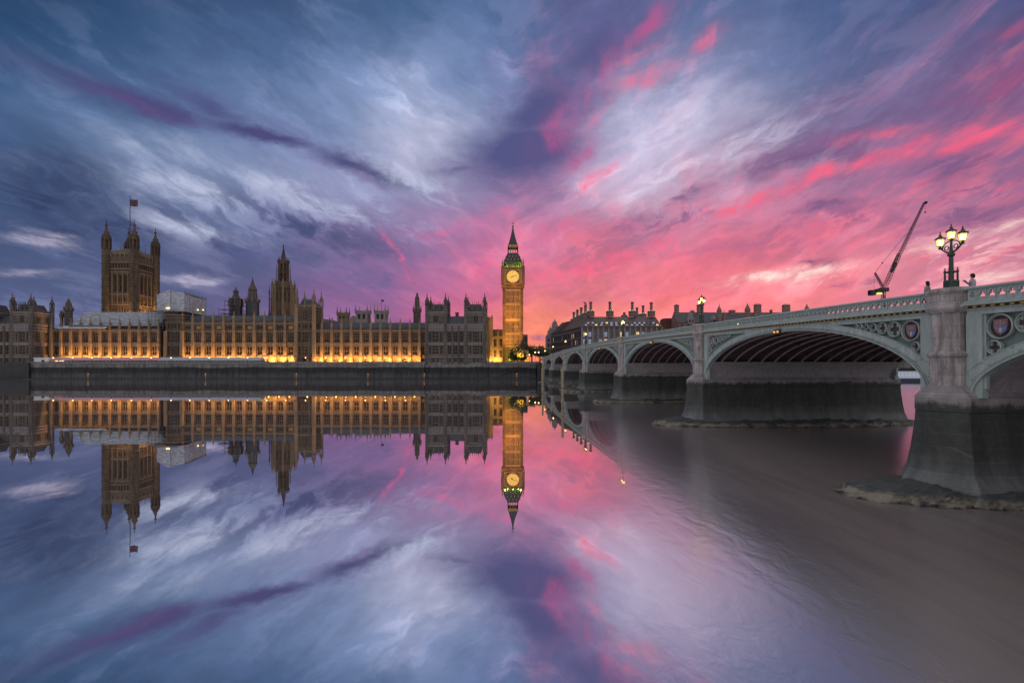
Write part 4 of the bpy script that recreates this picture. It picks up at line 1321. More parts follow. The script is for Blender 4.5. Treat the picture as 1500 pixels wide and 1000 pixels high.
        for k in range(6):
            u = a + 2.6 + (tw - 5.2) * k / 5
            rf.lathe(u, PY + 3, [(.2, zt_ + 4.5), (.13, zt_ + 5.6), (.02, zt_ + 6.3)], 4)
        rf.build('tower_roof', M['roof'], t)
        for u in (.36, .64):
            dm = MB()
            x = a + tw * u
            dm.prism([(x - .75, zt_), (x + .75, zt_), (x + .75, zt_ + 2.2), (x, zt_ + 3.9), (x - .75, zt_ + 2.2)], PY + .4, PY + 2.4)
            pinnacle_mb(dm, x, PY + .45, zt_ + 2.6, zt_ + 6.0, .2)
            dm.build('dormer', M['stone_grey'], t)
    rf = MB()
    a, b = X0 + tw, X1 - tw
    rf.add([(a, PY + .8, zm - .1), (b, PY + .8, zm - .1), (b, PY + 5.5, 35.6), (a, PY + 5.5, 35.6), (b, PY + 8, 35.6), (a, PY + 8, 35.6), (b, PY + D, zm), (a, PY + D, zm)], [(0, 1, 2, 3), (3, 2, 4, 5), (5, 4, 6, 7)])
    for k in range(10):
        u = a + (k + .5) * (b - a) / 10
        rf.box(u - .06, u + .06, PY + 5.4, PY + 5.6, 35.6, 36.3)
    rfo = rf.build('roof', M['roof'], t)
    ch = MB()
    ch.box((a + b) / 2 - .9, (a + b) / 2 + .9, PY + 6, PY + 7.4, 34, 37.6)
    ch.box((a + b) / 2 - 1.05, (a + b) / 2 + 1.05, PY + 5.85, PY + 7.55, 37.6, 38.0)
    ch.build('chimney', M['stone_grey'], rfo)
    pa = MB()
    pa.box(a, b, PY - .1, PY + .2, zm, zm + .5)
    crest(pa, a, b, PY + .05, PY + .05, zm + .5, .6, .9, .14)
    for k in range(4):
        pinnacle_mb(pa, a + (b - a) * k / 3, PY - .05, 29.5, 34.5, .3)
    pa.build('parapet', M['stone_grey'], t)
    for k in range(4):
        b_ = MB()
        x = a + (b - a) * k / 3
        b_.sq(x, PY - .05, [(.55, 8.4), (.55, 12.3), (.46, 12.6), (.46, 19.0), (.40, 20.4), (.40, 29.5)])
        b_.build('buttress', M['stone_grey'], t)
    return t
pavilion('twin-towered stone end pavilion left of the clock tower', 624.0, 711.0)
pavilion('twin-towered stone end pavilion cut by the photo edge, left of the flag tower', -42.0, 46.0)

# --- tall square tower with the flag
def square_tower():
    Y0, w = 322.0, 18.9
    X1 = px(197.0, Y0)
    X0 = X1 - w
    zt_ = pz(372, Y0)
    t = thing('square_tower', 'massive square stone tower with four turrets carrying the flagpole', 'tower', ((X0 + X1) / 2, Y0 + w / 2, TZ))
    mb = MB()
    hs = []
    for k in range(3):
        c = w * (.31 + .19 * k)
        z = lambda y: pz(y, Y0)
        hs += [(c - 1.05, c + 1.05, z(427), z(402.5))]
    for k in range(6):
        c = w * (.245 + .102 * k)
        hs += [(c - .5, c + .5, z(391.5), z(386)), (c - .5, c + .5, z(441), z(435.5)), (c - .5, c + .5, z(456), z(450))]
    facade(mb, (X0, Y0), (1, 0), (0, -1), 0, w, TZ, zt_, hs, .9)
    facade(mb, (X1, Y0), (0, 1), (1, 0), 0, w, TZ, zt_, hs, .9)
    facade(mb, (X1, Y0 + w), (-1, 0), (0, 1), 0, w, TZ, zt_, [], .9)
    facade(mb, (X0, Y0 + w), (0, -1), (-1, 0), 0, w, TZ, zt_, [], .9)
    mb.add([(X0, Y0, zt_ - 1), (X1, Y0, zt_ - 1), (X1, Y0 + w, zt_ - 1), (X0, Y0 + w, zt_ - 1)], [(0, 1, 2, 3)])
    mb.build('wall', M['stone'], t)
    for a, b, z0, z1 in hs:
        me = window_mesh(b - a, z1 - z0, 2 if b - a > 1.5 else 1, (.5,) if z1 - z0 > 5 else (), True)
        add_window(t, X0 + (a + b) / 2, Y0 + .86, z0, me)
        add_window(t, X1 - .86, Y0 + (a + b) / 2, z0, me, pi / 2)
    sc = MB()
    for y in (384, 394, 398.5, 431, 446):
        z0 = pz(y, Y0)
        sc.box(X0 - .4, X1 + .4, Y0 - .4, Y0 + w + .4, z0 - .35, z0 + .35)
    for k in range(24):
        u = w * (k + .5) / 24
        z0 = pz(381, Y0)
        sc.box(X0 + u - .16, X0 + u + .16, Y0 - .25, Y0 + .03, z0 - 2, z0 + 2)
        sc.box(X1 - .03, X1 + .25, Y0 + u - .16, Y0 + u + .16, z0 - 2, z0 + 2)
    for k in range(4):                                   # buttress strips and hood moulds over the great windows
        u = w * (.215 + .19 * k)
        sc.box(X0 + u - .28, X0 + u + .28, Y0 - .45, Y0 + .03, pz(447, Y0), pz(399, Y0))
        sc.box(X1 - .03, X1 + .45, Y0 + u - .28, Y0 + u + .28, pz(447, Y0), pz(399, Y0))
    sc.build('string_course', M['stone_plain'], t)
    pa = MB()
    for q in ((X0, X1, Y0, Y0), (X1, X1, Y0, Y0 + w), (X0, X0, Y0, Y0 + w), (X0, X1, Y0 + w, Y0 + w)):
        for kk, (z0, hh, st) in enumerate(((zt_, .9, 50), (zt_ + .9, 1.5, 1.5))):
            crest(pa, *q, z0, hh, st, .3)
    for k in range(1, 6):
        u = w * k / 6
        for x, y in ((X0 + u, Y0), (X1, Y0 + u), (X0 + u, Y0 + w)):
            pinnacle_mb(pa, x, y, zt_ - 2, zt_ + (6.2 if k == 3 else 4.0), .36)
    pa.build('parapet', M['stone_plain'], t)
    rf = MB()
    rf.loft([[(X0 + d, Y0 + d, z_), (X1 - d, Y0 + d, z_), (X1 - d, Y0 + w - d, z_), (X0 + d, Y0 + w - d, z_)] for d, z_ in ((2.2, zt_ - .8), (3.4, zt_ + 2.4), (6.3, zt_ + 5.0))])
    rf.build('roof', M['roof'], t)
    ztip = pz(322, Y0)
    for x, y in ((X0, Y0), (X1, Y0), (X1, Y0 + w), (X0, Y0 + w)):
        tm = MB()
        turret_mb(tm, x, y, TZ, pz(364, Y0), 2.45, ztip)
        tm.build('corner_turret', M['stone'], t)
    # flagpole and flag
    cx, cy = (X0 + X1) / 2, Y0 + w / 2
    xf = px(190.5, cy)
    fp = MB()
    fp.tube((xf, cy, zt_ + 8), (xf, cy, pz(288, cy)), .30, .18, 8)
    fp.ball((xf, cy, pz(287.4, cy)), .38)
    pl = fp.build('flagpole', M['black'], t)
    lg = MB()
    for k in range(4):
        a = pi / 2 * k + pi / 4
        lg.tube((xf + 5.2 * cos(a), cy + 5.2 * sin(a), zt_ + 1), (xf, cy, zt_ + 14), .16)
    lg.build('pole_stay', M['black'], t)
    fl = thing('flag', 'national flag flying from the pole on the massive square tower', 'flag', (xf, cy, pz(293, cy)))
    nx_, nz_ = 24, 12
    L, Hh = 6.2, 4.6
    Z1 = pz(292.5, cy)
    v, f, cols = [], [], []
    wave = lambda u: (.55 * sin(u * 5.2) * u, -.10 * u * u * L)
    for i in range(nx_ + 1):
        for j in range(nz_ + 1):
            u, q = i / nx_, j / nz_
            dy, dzz = wave(u)
            v.append((xf + .2 + u * L * .93, cy + dy - .2, Z1 - Hh + q * Hh + dzz + .12 * sin(u * 9)))
    fm = MB()
    for i in range(nx_):
        for j in range(nz_):
            u, q = (i + .5) / nx_ - .5, (j + .5) / nz_ - .5
            if abs(u) < .07 or abs(q) < .10:
                c = 1
            elif abs(u) < .13 or abs(q) < .19:
                c = 2
            elif abs(abs(u) - abs(q)) < .05:
                c = 1
            elif abs(abs(u) - abs(q)) < .13:
                c = 2
            else:
                c = 0
            k = i * (nz_ + 1) + j
            fm.mat(c).add([v[k], v[k + nz_ + 1], v[k + nz_ + 2], v[k + 1]], [(0, 1, 2, 3)])
    fm.build('cloth', [M['flag_blue'], M['flag_red'], M['flag_white']], fl)
M['flag_blue'] = mat('flag blue', (.02, .022, .07), .8, .2, 0, .1)
M['flag_red'] = mat('flag red', (.10, .014, .024), .8, .2, 0, .1)
M['flag_white'] = mat('flag white', (.11, .10, .11), .8, .2, 0, .1)
square_tower()

# --- octagonal spire over the middle
def spire_tower():
    Y = 345.0
    cx, cy = px(415.3, Y), Y
    z = lambda y: pz(y, Y)
    t = thing('octagonal_spire_tower', 'tall octagonal stone tower tapering into a needle spire', 'tower', (cx, cy, TZ))
    R = 14.0 * Y / FPX
    n = 8
    c = 1 / cos(pi / 8)
    mb = MB()
    mb.lathe(cx, cy, [(R * c, TZ), (R * c, z(459)), (R * c * 1.04, z(458)), (R * c * .97, z(456)), (R * c * .93, z(424.5)), (R * c * 1.0, z(424)), (R * c * 1.0, z(422)), (R * .90, z(421)), (R * .72, z(413))])
    mb.build('drum', M['stone'], t)
    for k in range(8):
        a = 2 * pi * k / 8 + pi / 2 * 3
        for q in (-1, 1):
            x, y = cx + R * .955 * cos(a) - q * 1.25 * sin(a), cy + R * .955 * sin(a) + q * 1.25 * cos(a)
            add_window(t, x, y, z(452), window_mesh(1.7, z(428) - z(452), 2, (.33, .66)), a + pi / 2)
        bt = MB()
        b = a + pi / 8
        x, y = cx + R * 1.06 * cos(b), cy + R * 1.06 * sin(b)
        bt.lathe(x, y, [(1.0, TZ), (1.0, z(440)), (.8, z(438)), (.7, z(422))], 6)
        pinnacle_mb(bt, x, y, z(423), z(409), .62)
        bt.build('buttress', M['stone_plain'], t)
        # free-standing pinnacles tied by flying arches
        fb = MB()
        x2, y2 = cx + R * 1.32 * cos(b), cy + R * 1.32 * sin(b)
        fb.lathe(x2, y2, [(.8, TZ), (.75, z(460)), (.5, z(455)), (.45, z(433))], 6)
        pinnacle_mb(fb, x2, y2, z(434), z(418.5), .42)
        fb.path([(x2, y2, z(442)), ((x + x2) / 2, (y + y2) / 2, z(438)), (x, y, z(436))], .3, 4)
        fb.build('flying_buttress', M['stone_plain'], t)
    ln = MB()
    r2 = 6.2 * Y / FPX
    ln.lathe(cx, cy, [(r2 * .5, z(416)), (r2 * .5, z(384))])
    for k in range(8):
        a = 2 * pi * k / 8 + pi / 8
        x, y = cx + r2 * cos(a), cy + r2 * sin(a)
        ln.lathe(x, y, [(.75, z(419)), (.62, z(386)), (.5, z(384))], 5)
        pinnacle_mb(ln, x + .5 * cos(a), y + .5 * sin(a), z(386), z(377), .35)
        x3, y3 = cx + r2 * 1.45 * cos(a), cy + r2 * 1.45 * sin(a)
        ln.lathe(x3, y3, [(.3, z(416)), (.22, z(392)), (.02, z(387))], 5)
        ln.tube((x3, y3, z(397)), (x, y, z(395)), .14, n=4)
        ln.tube((x3, y3, z(405)), (x, y, z(403)), .14, n=4)
    for y_ in (400, 386):
        ln.lathe(cx, cy, [(r2 * 1.06, z(y_ + 1)), (r2 * 1.1, z(y_)), (r2 * 1.02, z(y_ - 1))])
    ln.lathe(cx, cy, [(r2 * 1.2, z(419)), (r2 * 1.2, z(416)), (r2 * .9, z(414))])
    ln.build('lantern', M['stone'], t)
    sp = MB()
    sp.lathe(cx, cy, [(r2 * .86, z(386)), (r2 * .60, z(381)), (r2 * .47, z(377)), (r2 * .38, z(375)), (r2 * .10, z(362)), (r2 * .18, z(361.5)), (r2 * .16, z(360.6)), (.05, z(357.5))])
    for k in range(8):
        a = 2 * pi * k / 8 + pi / 8
        for u in (0, .2, .4, .6, .8):
            r_ = r2 * (.5 - .4 * u) * 1.05
            sp.ball((cx + r_ * cos(a), cy + r_ * sin(a), z(377 - 14 * u)), .32 - .15 * u, 4, 3)
    sp.build('spire', M['stone'], t)
spire_tower()

# --- ventilating turrets behind the roofs
def vent_turret(label, x, Y, ybase, spec, mname, scaf=False, name='ventilation_turret', n=8):
    cx = px(x, Y)
    t = thing(name, label, 'turret', (cx, Y, TZ))
    k = Y / FPX
    body = MB()
    prof = [(w * k, pz(y, Y)) for y, w in spec]
    body.lathe(cx, Y, [(prof[0][0], TZ)] + prof, n)
    body.build('body', M[mname], t)
    bs = MB()
    for (y0, w0), (y1, w1) in zip(spec, spec[1:]):
        if abs(y1 - y0) > 4 and w0 > 2:
            for i in range(n):
                a = 2 * pi * i / n + pi / n
                bs.tube((cx + w0 * k * cos(a), Y + w0 * k * sin(a), pz(y0, Y)), (cx + w1 * k * cos(a), Y + w1 * k * sin(a), pz(y1, Y)), .25, .2, 4)
    for i in range(n):
        a = 2 * pi * i / n + pi / n
        w0 = spec[0][1] * k * 1.08
        pinnacle_mb(bs, cx + w0 * cos(a), Y + w0 * sin(a), pz(spec[0][0] + 2, Y), pz(spec[1][0] - 5, Y), .32)
    bs.build('angle_shafts', M['stone_plain'], t)
    if scaf:
        sc = MB()
        r = spec[0][1] * k * 1.22
        zs = [pz(y, Y) for y in (466, 460, 454, 448, 442)]
        P = [(-r, -r), (0, -r), (r, -r), (r, 0), (r, r), (0, r), (-r, r), (-r, 0)]
        for a, b in P:
            sc.tube((cx + a, Y + b, TZ), (cx + a, Y + b, zs[-1] + 1.2), .11, n=4)
        for z in zs:
            for (a, b), (c, d) in zip(P, P[1:] + P[:1]):
                sc.tube((cx + a, Y + b, z), (cx + c, Y + d, z), .10, n=4)
            sc.box(cx - r, cx + r, Y - r, Y - r + .9, z - .1, z)
        for z in zs[:3]:
            sc.box(cx - r * 1.8, cx - r, Y - r, Y, z - .1, z)
        sc.tube((cx - r * 1.8, Y - r, TZ), (cx - r * 1.8, Y - r, zs[2] + 1), .11, n=4)
        sc.build('scaffold', M['scaffold'], t)
vent_turret('ventilation turret wrapped in scaffolding between the sheeted box and pointed turret', 345.5, 325.0, 470, [(447, 8.5), (440, 8.5), (438, 9.3), (436, 5.5), (432, 3.6), (428, 3.4), (427, 4.0), (424, 1.6), (422, .6), (419, .1)], 'lead', True)
vent_turret('dark pointed open turret between the scaffolded turret and octagonal spire', 370.0, 325.0, 470, [(441, 8.8), (440, 9.4), (437, 6.6), (431, 5.6), (426, 5.2), (425, 6.0), (417, 2.6), (414, 1.9), (408, .5), (405, .1)], 'lead')
vent_turret('slim stone lantern turret behind the roof left of the twin-towered pavilion', 611.0, 330.0, 470, [(455, 5.4), (453, 5.9), (452, 3.6), (437, 3.0), (436, 3.5), (434, 1.9), (431, 1.8), (430, 1.3), (428, .2)], 'stone_grey')
vent_turret('small stepped dark turret right of the cut-off end pavilion', 100.5, 300.0, 470, [(453, 5.0), (452, 5.4), (450, 3.6), (445, 3.4), (444, 3.8), (443, 2.4), (440, 2.2), (439, 1.0), (435, .1)], 'stone_grey')
vent_turret('tiny pinnacled stair turret beside the small stepped dark turret', 90.5, 300.0, 470, [(463, 1.9), (460, 1.9), (459, 2.2), (457, 1.2), (454.5, .1)], 'stone_grey')

# --- weather sheeting over the works
def sheeted_roof():
    Y0 = FY + .5
    t = thing('sheeted_roof', 'long grey weather-sheeted temporary roof over the left river front', 'roof', (px(165, Y0), Y0, 28))
    X0, X1 = px(104, Y0), px(234, Y0)
    mb = MB()
    zb, zt_ = pz(477, Y0), pz(457, Y0 + 9)
    mb.loft([[(x, Y0 - .8, zb), (x, Y0 - .8, zb + .3), (x, Y0 + 9, zt_), (x, Y0 + 18, zb + .3), (x, Y0 + 18, zb)] for x in (X0, X1)])
    mb.build('sheet', M['sheet_dark'], t)
    lo = MB()
    xa, xb = px(81, Y0 - 3), px(153, Y0 - 3)
    lo.loft([[(x, Y0 - 3.4, pz(481.5, Y0 - 3)), (x, Y0 - 3.4, pz(480.8, Y0 - 3)), (x, Y0 + 1, pz(476.5, Y0)), (x, Y0 + 1, pz(477.5, Y0))] for x in (xa, xb)])
    lo.build('lower_sheet', M['sheet'], t)
    ed = MB()
    ed.box(X0 - .4, X1 + .4, Y0 - 1.0, Y0 - .82, zb - .5, zb + .1)
    for k in range(12):
        x = X0 + (X1 - X0) * k / 11
        ed.tube((x, Y0 - 1.0, 27.6), (x, Y0 - 1.0, zb), .1, n=4)
        ed.tube((x, Y0 + 9, zt_), (x, Y0 + 9, zt_ + .5), .08, n=4)
    ed.build('scaffold_edge', M['scaffold'], t)
sheeted_roof()
def shelter_box():
    Y0 = FY + 2
    t = thing('sheeted_shelter', 'white corrugated box shelter with pitched top on scaffolding', 'shelter', (px(262, Y0), Y0, 37))
    X0, Xm, D = px(229.5, Y0), px(271.0, Y0), 0
    X1 = px(300.5, Y0 + 25)
    # gabled end towards the river, long flank towards the right
    Xm_ = Xm
    zE, zB = pz(430, Y0), pz(456, Y0)
    Y1 = Y0 + 26
    mb = MB()
    g = [(X0, zB), (Xm_, zB), (Xm_, zE), ((X0 + Xm_) / 2 - 1, pz(424.5, Y0)), (X0, pz(431.5, Y0))]
    xs = X1 - Xm_
    # flank runs back and outward, as the shelter stands askew on the roof
    mb.loft([[(x + q * xs, Y0 + q * 26, z) for x, z in g] for q in (0, 1)])
    mb.build('sheet', M['sheet'], t)
    ed = MB()
    for q in (0, .2, .4, .6, .8, 1):
        ed.tube((Xm_ + xs * q, Y0 + 26 * q - .1, zB), (Xm_ + xs * q, Y0 + 26 * q - .1, zE + 1.6), .09, n=4)
    ed.tube((Xm_, Y0 - .1, zE + .15), (Xm_ + xs, Y1 - .1, zE + .15), .30, n=4)
    ed.tube((Xm_, Y0 - .1, zE + 1.1), (Xm_ + xs, Y1 - .1, zE + 1.1), .08, n=4)
    for k in range(3):
        ed.tube((X0 + (Xm_ - X0) * k / 2, Y0 - .1, zB), (X0 + (Xm_ - X0) * k / 2, Y0 - .1, zE + 2.6), .08, n=4)
    ed.build('scaffold_edge', M['scaffold'], t)
    dk = MB()
    xa, xb = px(226, Y0), px(268, Y0)
    dk.box(xa, xb, Y0 - 5.0, Y0 + 3, pz(457.5, Y0), pz(456.3, Y0))
    dk.box(xa + 2, xb - 1, Y0 - 5.0, Y0 - 4.6, pz(462, Y0), pz(461, Y0))
    for k in range(9):
        x = xa + (xb - xa) * k / 8
        dk.tube((x, Y0 - 4.9, 28), (x, Y0 - 4.9, pz(454.5, Y0)), .1, n=4)
    for k in range(8):
        x, x2 = xa + (xb - xa) * k / 8, xa + (xb - xa) * (k + 1) / 8
        dk.tube((x, Y0 - 4.9, pz(462, Y0)), (x2, Y0 - 4.9, pz(457, Y0)), .08, n=4)
    dk.build('scaffold_deck', M['scaffold'], t)
    for x_, y_ in ((245.5, 451), (288.5, 453.8), (296, 453.8)):
        q = (x_ - 271.0) / 29.5
        yy = Y0 + max(0, q) * 26 - .7
        lt = MB()
        lt.box(px(x_, yy) - .9, px(x_, yy) + .9, yy, yy + .3, pz(y_, yy) - .22, pz(y_, yy) + .22)
        lt.build('work_light', M['lamp_warm'], t)
shelter_box()

# --- return wing behind the right pavilion and its link to the clock tower
def return_wing():
    x0, y0 = px(711.6, 281.2), 281.2
    x1, y1 = px(721.5, 299.5), 299.5
    t = thing('palace_wing', 'orange floodlit wing between the twin-towered pavilion and clock tower', 'building', (x0, 290, TZ))
    L = hypot(x1 - x0, y1 - y0)
    U = ((x1 - x0) / L, (y1 - y0) / L)
    Nn = (U[1], -U[0])
    ze = pz(469, 290)
    n = 6
    bw = L / n
    H = []
    for k in range(n):
        c = (k + .5) * bw
        H += [(c - .85, c + .85, 13.5, 18.2), (c - .85, c + .85, 20.8, 26.2), (c - .85, c + .85, 28.6, 31.5)]
    mb = MB()
    facade(mb, (x0, y0), U, Nn, 0, L, TZ, ze, H, .4)
    # frontal part, two windows wide
    xb = px(737.5, 299.5)
    w2 = xb - x1
    z2 = pz(492, 299.5)
    H2 = []
    for k in range(2):
        c = w2 * (.24 + .52 * k)
        H2 += [(c - .9, c + .9, 12.5, 17.2), (c - .9, c + .9, 19.6, 24.3)]
    facade(mb, (x1, y1), (1, 0), (0, -1), 0, w2, TZ, z2, H2, .4)
    mb.box(x0 - 6, x1 - .9, 284, 310, TZ, ze - .3)
    mb.box(x1 - .8, xb, y1 + 1, y1 + 12, TZ, z2 - .3)
    mb.build('wall', M['stone_plain'], t)
    rz = atan2(U[1], U[0])
    for a, b, z0, z1 in H:
        c = (a + b) / 2
        add_window(t, x0 + U[0] * c - Nn[0] * .36, y0 + U[1] * c - Nn[1] * .36, z0, window_mesh(b - a, z1 - z0, 2, (.5,)), rz)
    for a, b, z0, z1 in H2:
        add_window(t, x1 + (a + b) / 2, y1 + .36, z0, window_mesh(b - a, z1 - z0, 2, (.5,)))
    sc = MB()
    for z in (12.0, 19.0, 27.4, ze - .4):
        sc.loft([[(x0 + Nn[0] * d, y0 + Nn[1] * d, zz_), (x1 + Nn[0] * d, y1 + Nn[1] * d, zz_)] for d, zz_ in ((-.02, z), (.25, z), (.25, z + .35), (-.02, z + .35))], False, False, False)
    for z in (11.2, 18.2, z2 - .4):
        sc.box(x1, xb, y1 - .25, y1 + .02, z, z + .35)
    sc.build('string_course', M['stone_plain'], t)
    for k in range(n + 1):
        x, y = x0 + U[0] * bw * k, y0 + U[1] * bw * k
        b = MB()
        b.sq(x, y, [(.5, TZ), (.42, 19), (.36, ze)])
        pinnacle_mb(b, x, y, ze, ze + (4.6 if k in (1, 6) else 2.6), .32)
        b.build('buttress', M['stone_plain'], t)
    for k in range(3):
        b = MB()
        x = x1 + w2 * k / 2
        b.sq(x, y1, [(.5, TZ), (.42, 18), (.36, z2)])
        pinnacle_mb(b, x, y1, z2, z2 + (5.4 if k == 1 else 2.4), .34)
        b.build('buttress', M['stone_plain'], t)
    rf = MB()
    rf.prism([(x1 - 1, z2), (xb, z2), (xb, pz(482.5, 303)), (x1 - 1, pz(482.5, 303))], y1 + 2, y1 + 8)
    rf.add([(x1 - 1, y1 + .3, z2), (xb, y1 + .3, z2), (xb, y1 + 2, pz(482.5, 303)), (x1 - 1, y1 + 2, pz(482.5, 303))], [(0, 1, 2, 3)])
    rf.build('roof', M['slate'], t)
    tm = MB()
    turret_mb(tm, px(719.5, 297), 297, TZ, pz(470, 297), 1.0, pz(461, 297))
    tm.build('corner_turret', M['stone_plain'], t)
return_wing()

# ------------------------------------------------------------------ the clock tower
def clock_tower():
    Y0 = 289.0
    w = 12.4
    cx, cy = px(751.3, Y0), Y0 + w / 2
    h = w / 2
    z = lambda y: pz(y, Y0)
    t = thing('clock_tower', 'floodlit amber clock tower with glowing dial and green-lit belfry', 'tower', (cx, cy, TZ))
    SIDES = [((cx - h, cy - h), (1, 0), (0, -1), 0), ((cx + h, cy - h), (0, 1), (1, 0), pi / 2), ((cx + h, cy + h), (-1, 0), (0, 1), pi), ((cx - h, cy + h), (0, -1), (-1, 0), -pi / 2)]
    zc = z(421)
    tiers = [(z(529), z(506)), (z(504), z(489)), (z(486.5), z(469)), (z(466), z(445.5)), (z(443), z(424.5))]
    sh, pn_, trs = MB(), MB(), [MB() for _ in tiers]
    sh.loft([[(cx - q, cy - q, zz_), (cx + q, cy - q, zz_), (cx + q, cy + q, zz_), (cx - q, cy + q, zz_)] for q, zz_ in ((h - .45, TZ), (h - .45, zc))])
    for (x, y) in ((-1, -1), (1, -1), (1, 1), (-1, 1)):
        sh.sq(cx + x * (h - .75), cy + y * (h - .75), [(.78, TZ), (.78, zc)])
        for zz_ in [q for tt in tiers for q in tt]:
            sh.sq(cx + x * (h - .75), cy + y * (h - .75), [(.9, zz_ - .25), (.9, zz_ + .25)])
    for (O, U, Nn, rz) in SIDES:
        P = lambda u, d: (O[0] + U[0] * u + Nn[0] * d, O[1] + U[1] * u + Nn[1] * d)
        def slab(mb, u0, u1, d0, d1, z0, z1):
            a, b, c, d = P(u0, d0), P(u1, d0), P(u1, d1), P(u0, d1)
            mb.add([(*q, z0) for q in (a, b, c, d)] + [(*q, z1) for q in (a, b, c, d)], [(0, 1, 5, 4), (1, 2, 6, 5), (2, 3, 7, 6), (3, 0, 4, 7), (4, 5, 6, 7), (3, 2, 1, 0)])
        nb = 12
        for k in range(nb + 1):                            # slender uprights of the panelling
            u = 1.5 + (w - 3.0) * k / nb
            slab(pn_, u - (.20 if k % 4 == 0 else .11), u + (.20 if k % 4 == 0 else .11), -.47, -.12 if k % 4 == 0 else -.24, TZ, zc)
        for i, (a, b) in enumerate(tiers):
            tr_ = trs[i]
            slab(tr_, 1.3, w - 1.3, -.47, -.05, a - .75, a)
            slab(tr_, 1.3, w - 1.3, -.47, -.05, b, b + .45)
            for k in range(nb):
                u = 1.5 + (w - 3.0) * (k + .5) / nb
                slab(tr_, u - .40, u + .40, -.47, -.22, b - .55, b)
                if k % 2 == 1 and i > 0:
                    slab(pn_, u - .30, u + .30, -.47, -.30, a + (b - a) * .44, a + (b - a) * .52)
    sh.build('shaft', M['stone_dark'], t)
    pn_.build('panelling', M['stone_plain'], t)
    for tr_ in trs:
        tr_.build('string_course', M['stone_plain'], t)
    for k in (2, 5, 8, 11):                                # narrow slit windows, one column each bay
        pass
    for (O, U, Nn, rz) in SIDES[:2]:
        for i, (a, b) in enumerate(tiers[1:]):
            for k in (1, 4, 7, 10):
                u = 1.5 + (w - 3.0) * (k + .5) / 12
                add_window(t, O[0] + U[0] * u - Nn[0] * .40, O[1] + U[1] * u - Nn[1] * .40, a + (b - a) * .10, window_mesh(.5, (b - a) * .72, 1, (), False), rz, 'slit_window')
    # clock stage
    H2 = 6.75
    st = MB()
    st.sq(cx, cy, [(h - .1, zc), (h + .15, zc + .5), (h + .2, zc + 2.2), (H2, z(415)), (H2, z(393.5)), (H2 + .3, z(393)), (H2 + .35, z(391.8)), (H2 - .4, z(391))])
    for k in range(20):
        u = -h + 2 * h * (k + .5) / 20
        for (O, U, Nn, rz) in SIDES:
            x, y = cx + U[0] * u + Nn[0] * (h + .24), cy + U[1] * u + Nn[1] * (h + .24)
            st.sq(x, y, [(.17, zc + .7), (.17, zc + 2.0)])
    for (x, y) in ((-1, -1), (1, -1), (1, 1), (-1, 1)):
        st.lathe(cx + x * (H2 - .5), cy + y * (H2 - .5), [(.95, z(417)), (.95, z(391)), (1.05, z(390.5)), (.6, z(389.5))], 8)
    st.build('clock_stage', M['stone'], t)
    zd = z(405.3)
    for n_, (O, U, Nn, rz) in enumerate(SIDES):
        L = lambda u, zz_, d: (cx + U[0] * u + Nn[0] * (H2 + d), cy + U[1] * u + Nn[1] * (H2 + d), zz_)
        fr = MB()
        fr.mat(0)
        for a, b, c, d in ((-4.5, 4.5, 4.05, 4.5), (-4.5, 4.5, -4.5, -4.05), (-4.5, -4.05, -4.05, 4.05), (4.05, 4.5, -4.05, 4.05)):
            vs = [L(a, zd + c, 0), L(b, zd + c, 0), L(b, zd + d, 0), L(a, zd + d, 0), L(a, zd + c, .35), L(b, zd + c, .35), L(b, zd + d, .35), L(a, zd + d, .35)]
            fr.add(vs, [(4, 5, 6, 7), (0, 1, 5, 4), (1, 2, 6, 5), (2, 3, 7, 6), (3, 0, 4, 7)])
        m = 40
        fr.mat(1)
        fr.loft([[L(r * cos(2 * pi * i / m), zd + r * sin(2 * pi * i / m), d) for r, d in ((3.5, .02), (3.5, .22), (3.85, .22), (3.85, .02))] for i in list(range(m)) + [0]], False, False)
        for k in (-1, 1):                               # corner spandrels
            for j in (-1, 1):
                fr.mat(0).add([L(k * 4.0, zd + j * 4.0, .10), L(k * 2.9, zd + j * 4.0, .10), L(k * 4.0, zd + j * 2.9, .10)], [(0, 1, 2)])
        # side panels of the stage
        for sg in (-1, 1):
            for j in range(6):
                a = zd - 4.3 + j * 1.5
                vs = [L(sg * 4.75, a, .0), L(sg * 5.6, a, .0), L(sg * 5.6, a + 1.2, .0), L(sg * 4.75, a + 1.2, .0)]
                vs += [L(sg * 4.85, a + .1, .2), L(sg * 5.5, a + .1, .2), L(sg * 5.5, a + 1.1, .2), L(sg * 4.85, a + 1.1, .2)]
                fr.mat(0).add(vs, [(4, 5, 6, 7), (0, 1, 5, 4), (1, 2, 6, 5), (2, 3, 7, 6), (3, 0, 4, 7)])
        fro = fr.build('dial_surround', [M['stone_plain'], M['gold']], t)
        di = MB()
        di.add([L(3.52 * cos(2 * pi * i / m), zd + 3.52 * sin(2 * pi * i / m), .06) for i in range(m)], [tuple(range(m))])
        dial = di.build('clock_dial', M['dial'], t)
        mk = MB()
        for k in range(12):
            a = pi / 2 - 2 * pi * k / 12
            for off in ((-.09, .09) if k % 3 else (-.16, 0, .16)):
                ca, sa = cos(a), sin(a)
                ta, tb = -sa, ca
                q = []
                for rr_, tt in ((2.35, off - .05), (2.35, off + .05), (3.1, off + .05), (3.1, off - .05)):
                    q.append(L(ca * rr_ + ta * tt, zd + sa * rr_ + tb * tt, .09))
                mk.add(q, [(0, 1, 2, 3)])
        for r0, r1 in ((3.18, 3.24), (2.22, 2.28), (1.25, 1.3)):
            mk.loft([[L(r * cos(2 * pi * i / m), zd + r * sin(2 * pi * i / m), .085) for r in (r0, r1)] for i in list(range(m)) + [0]], False, False, False)
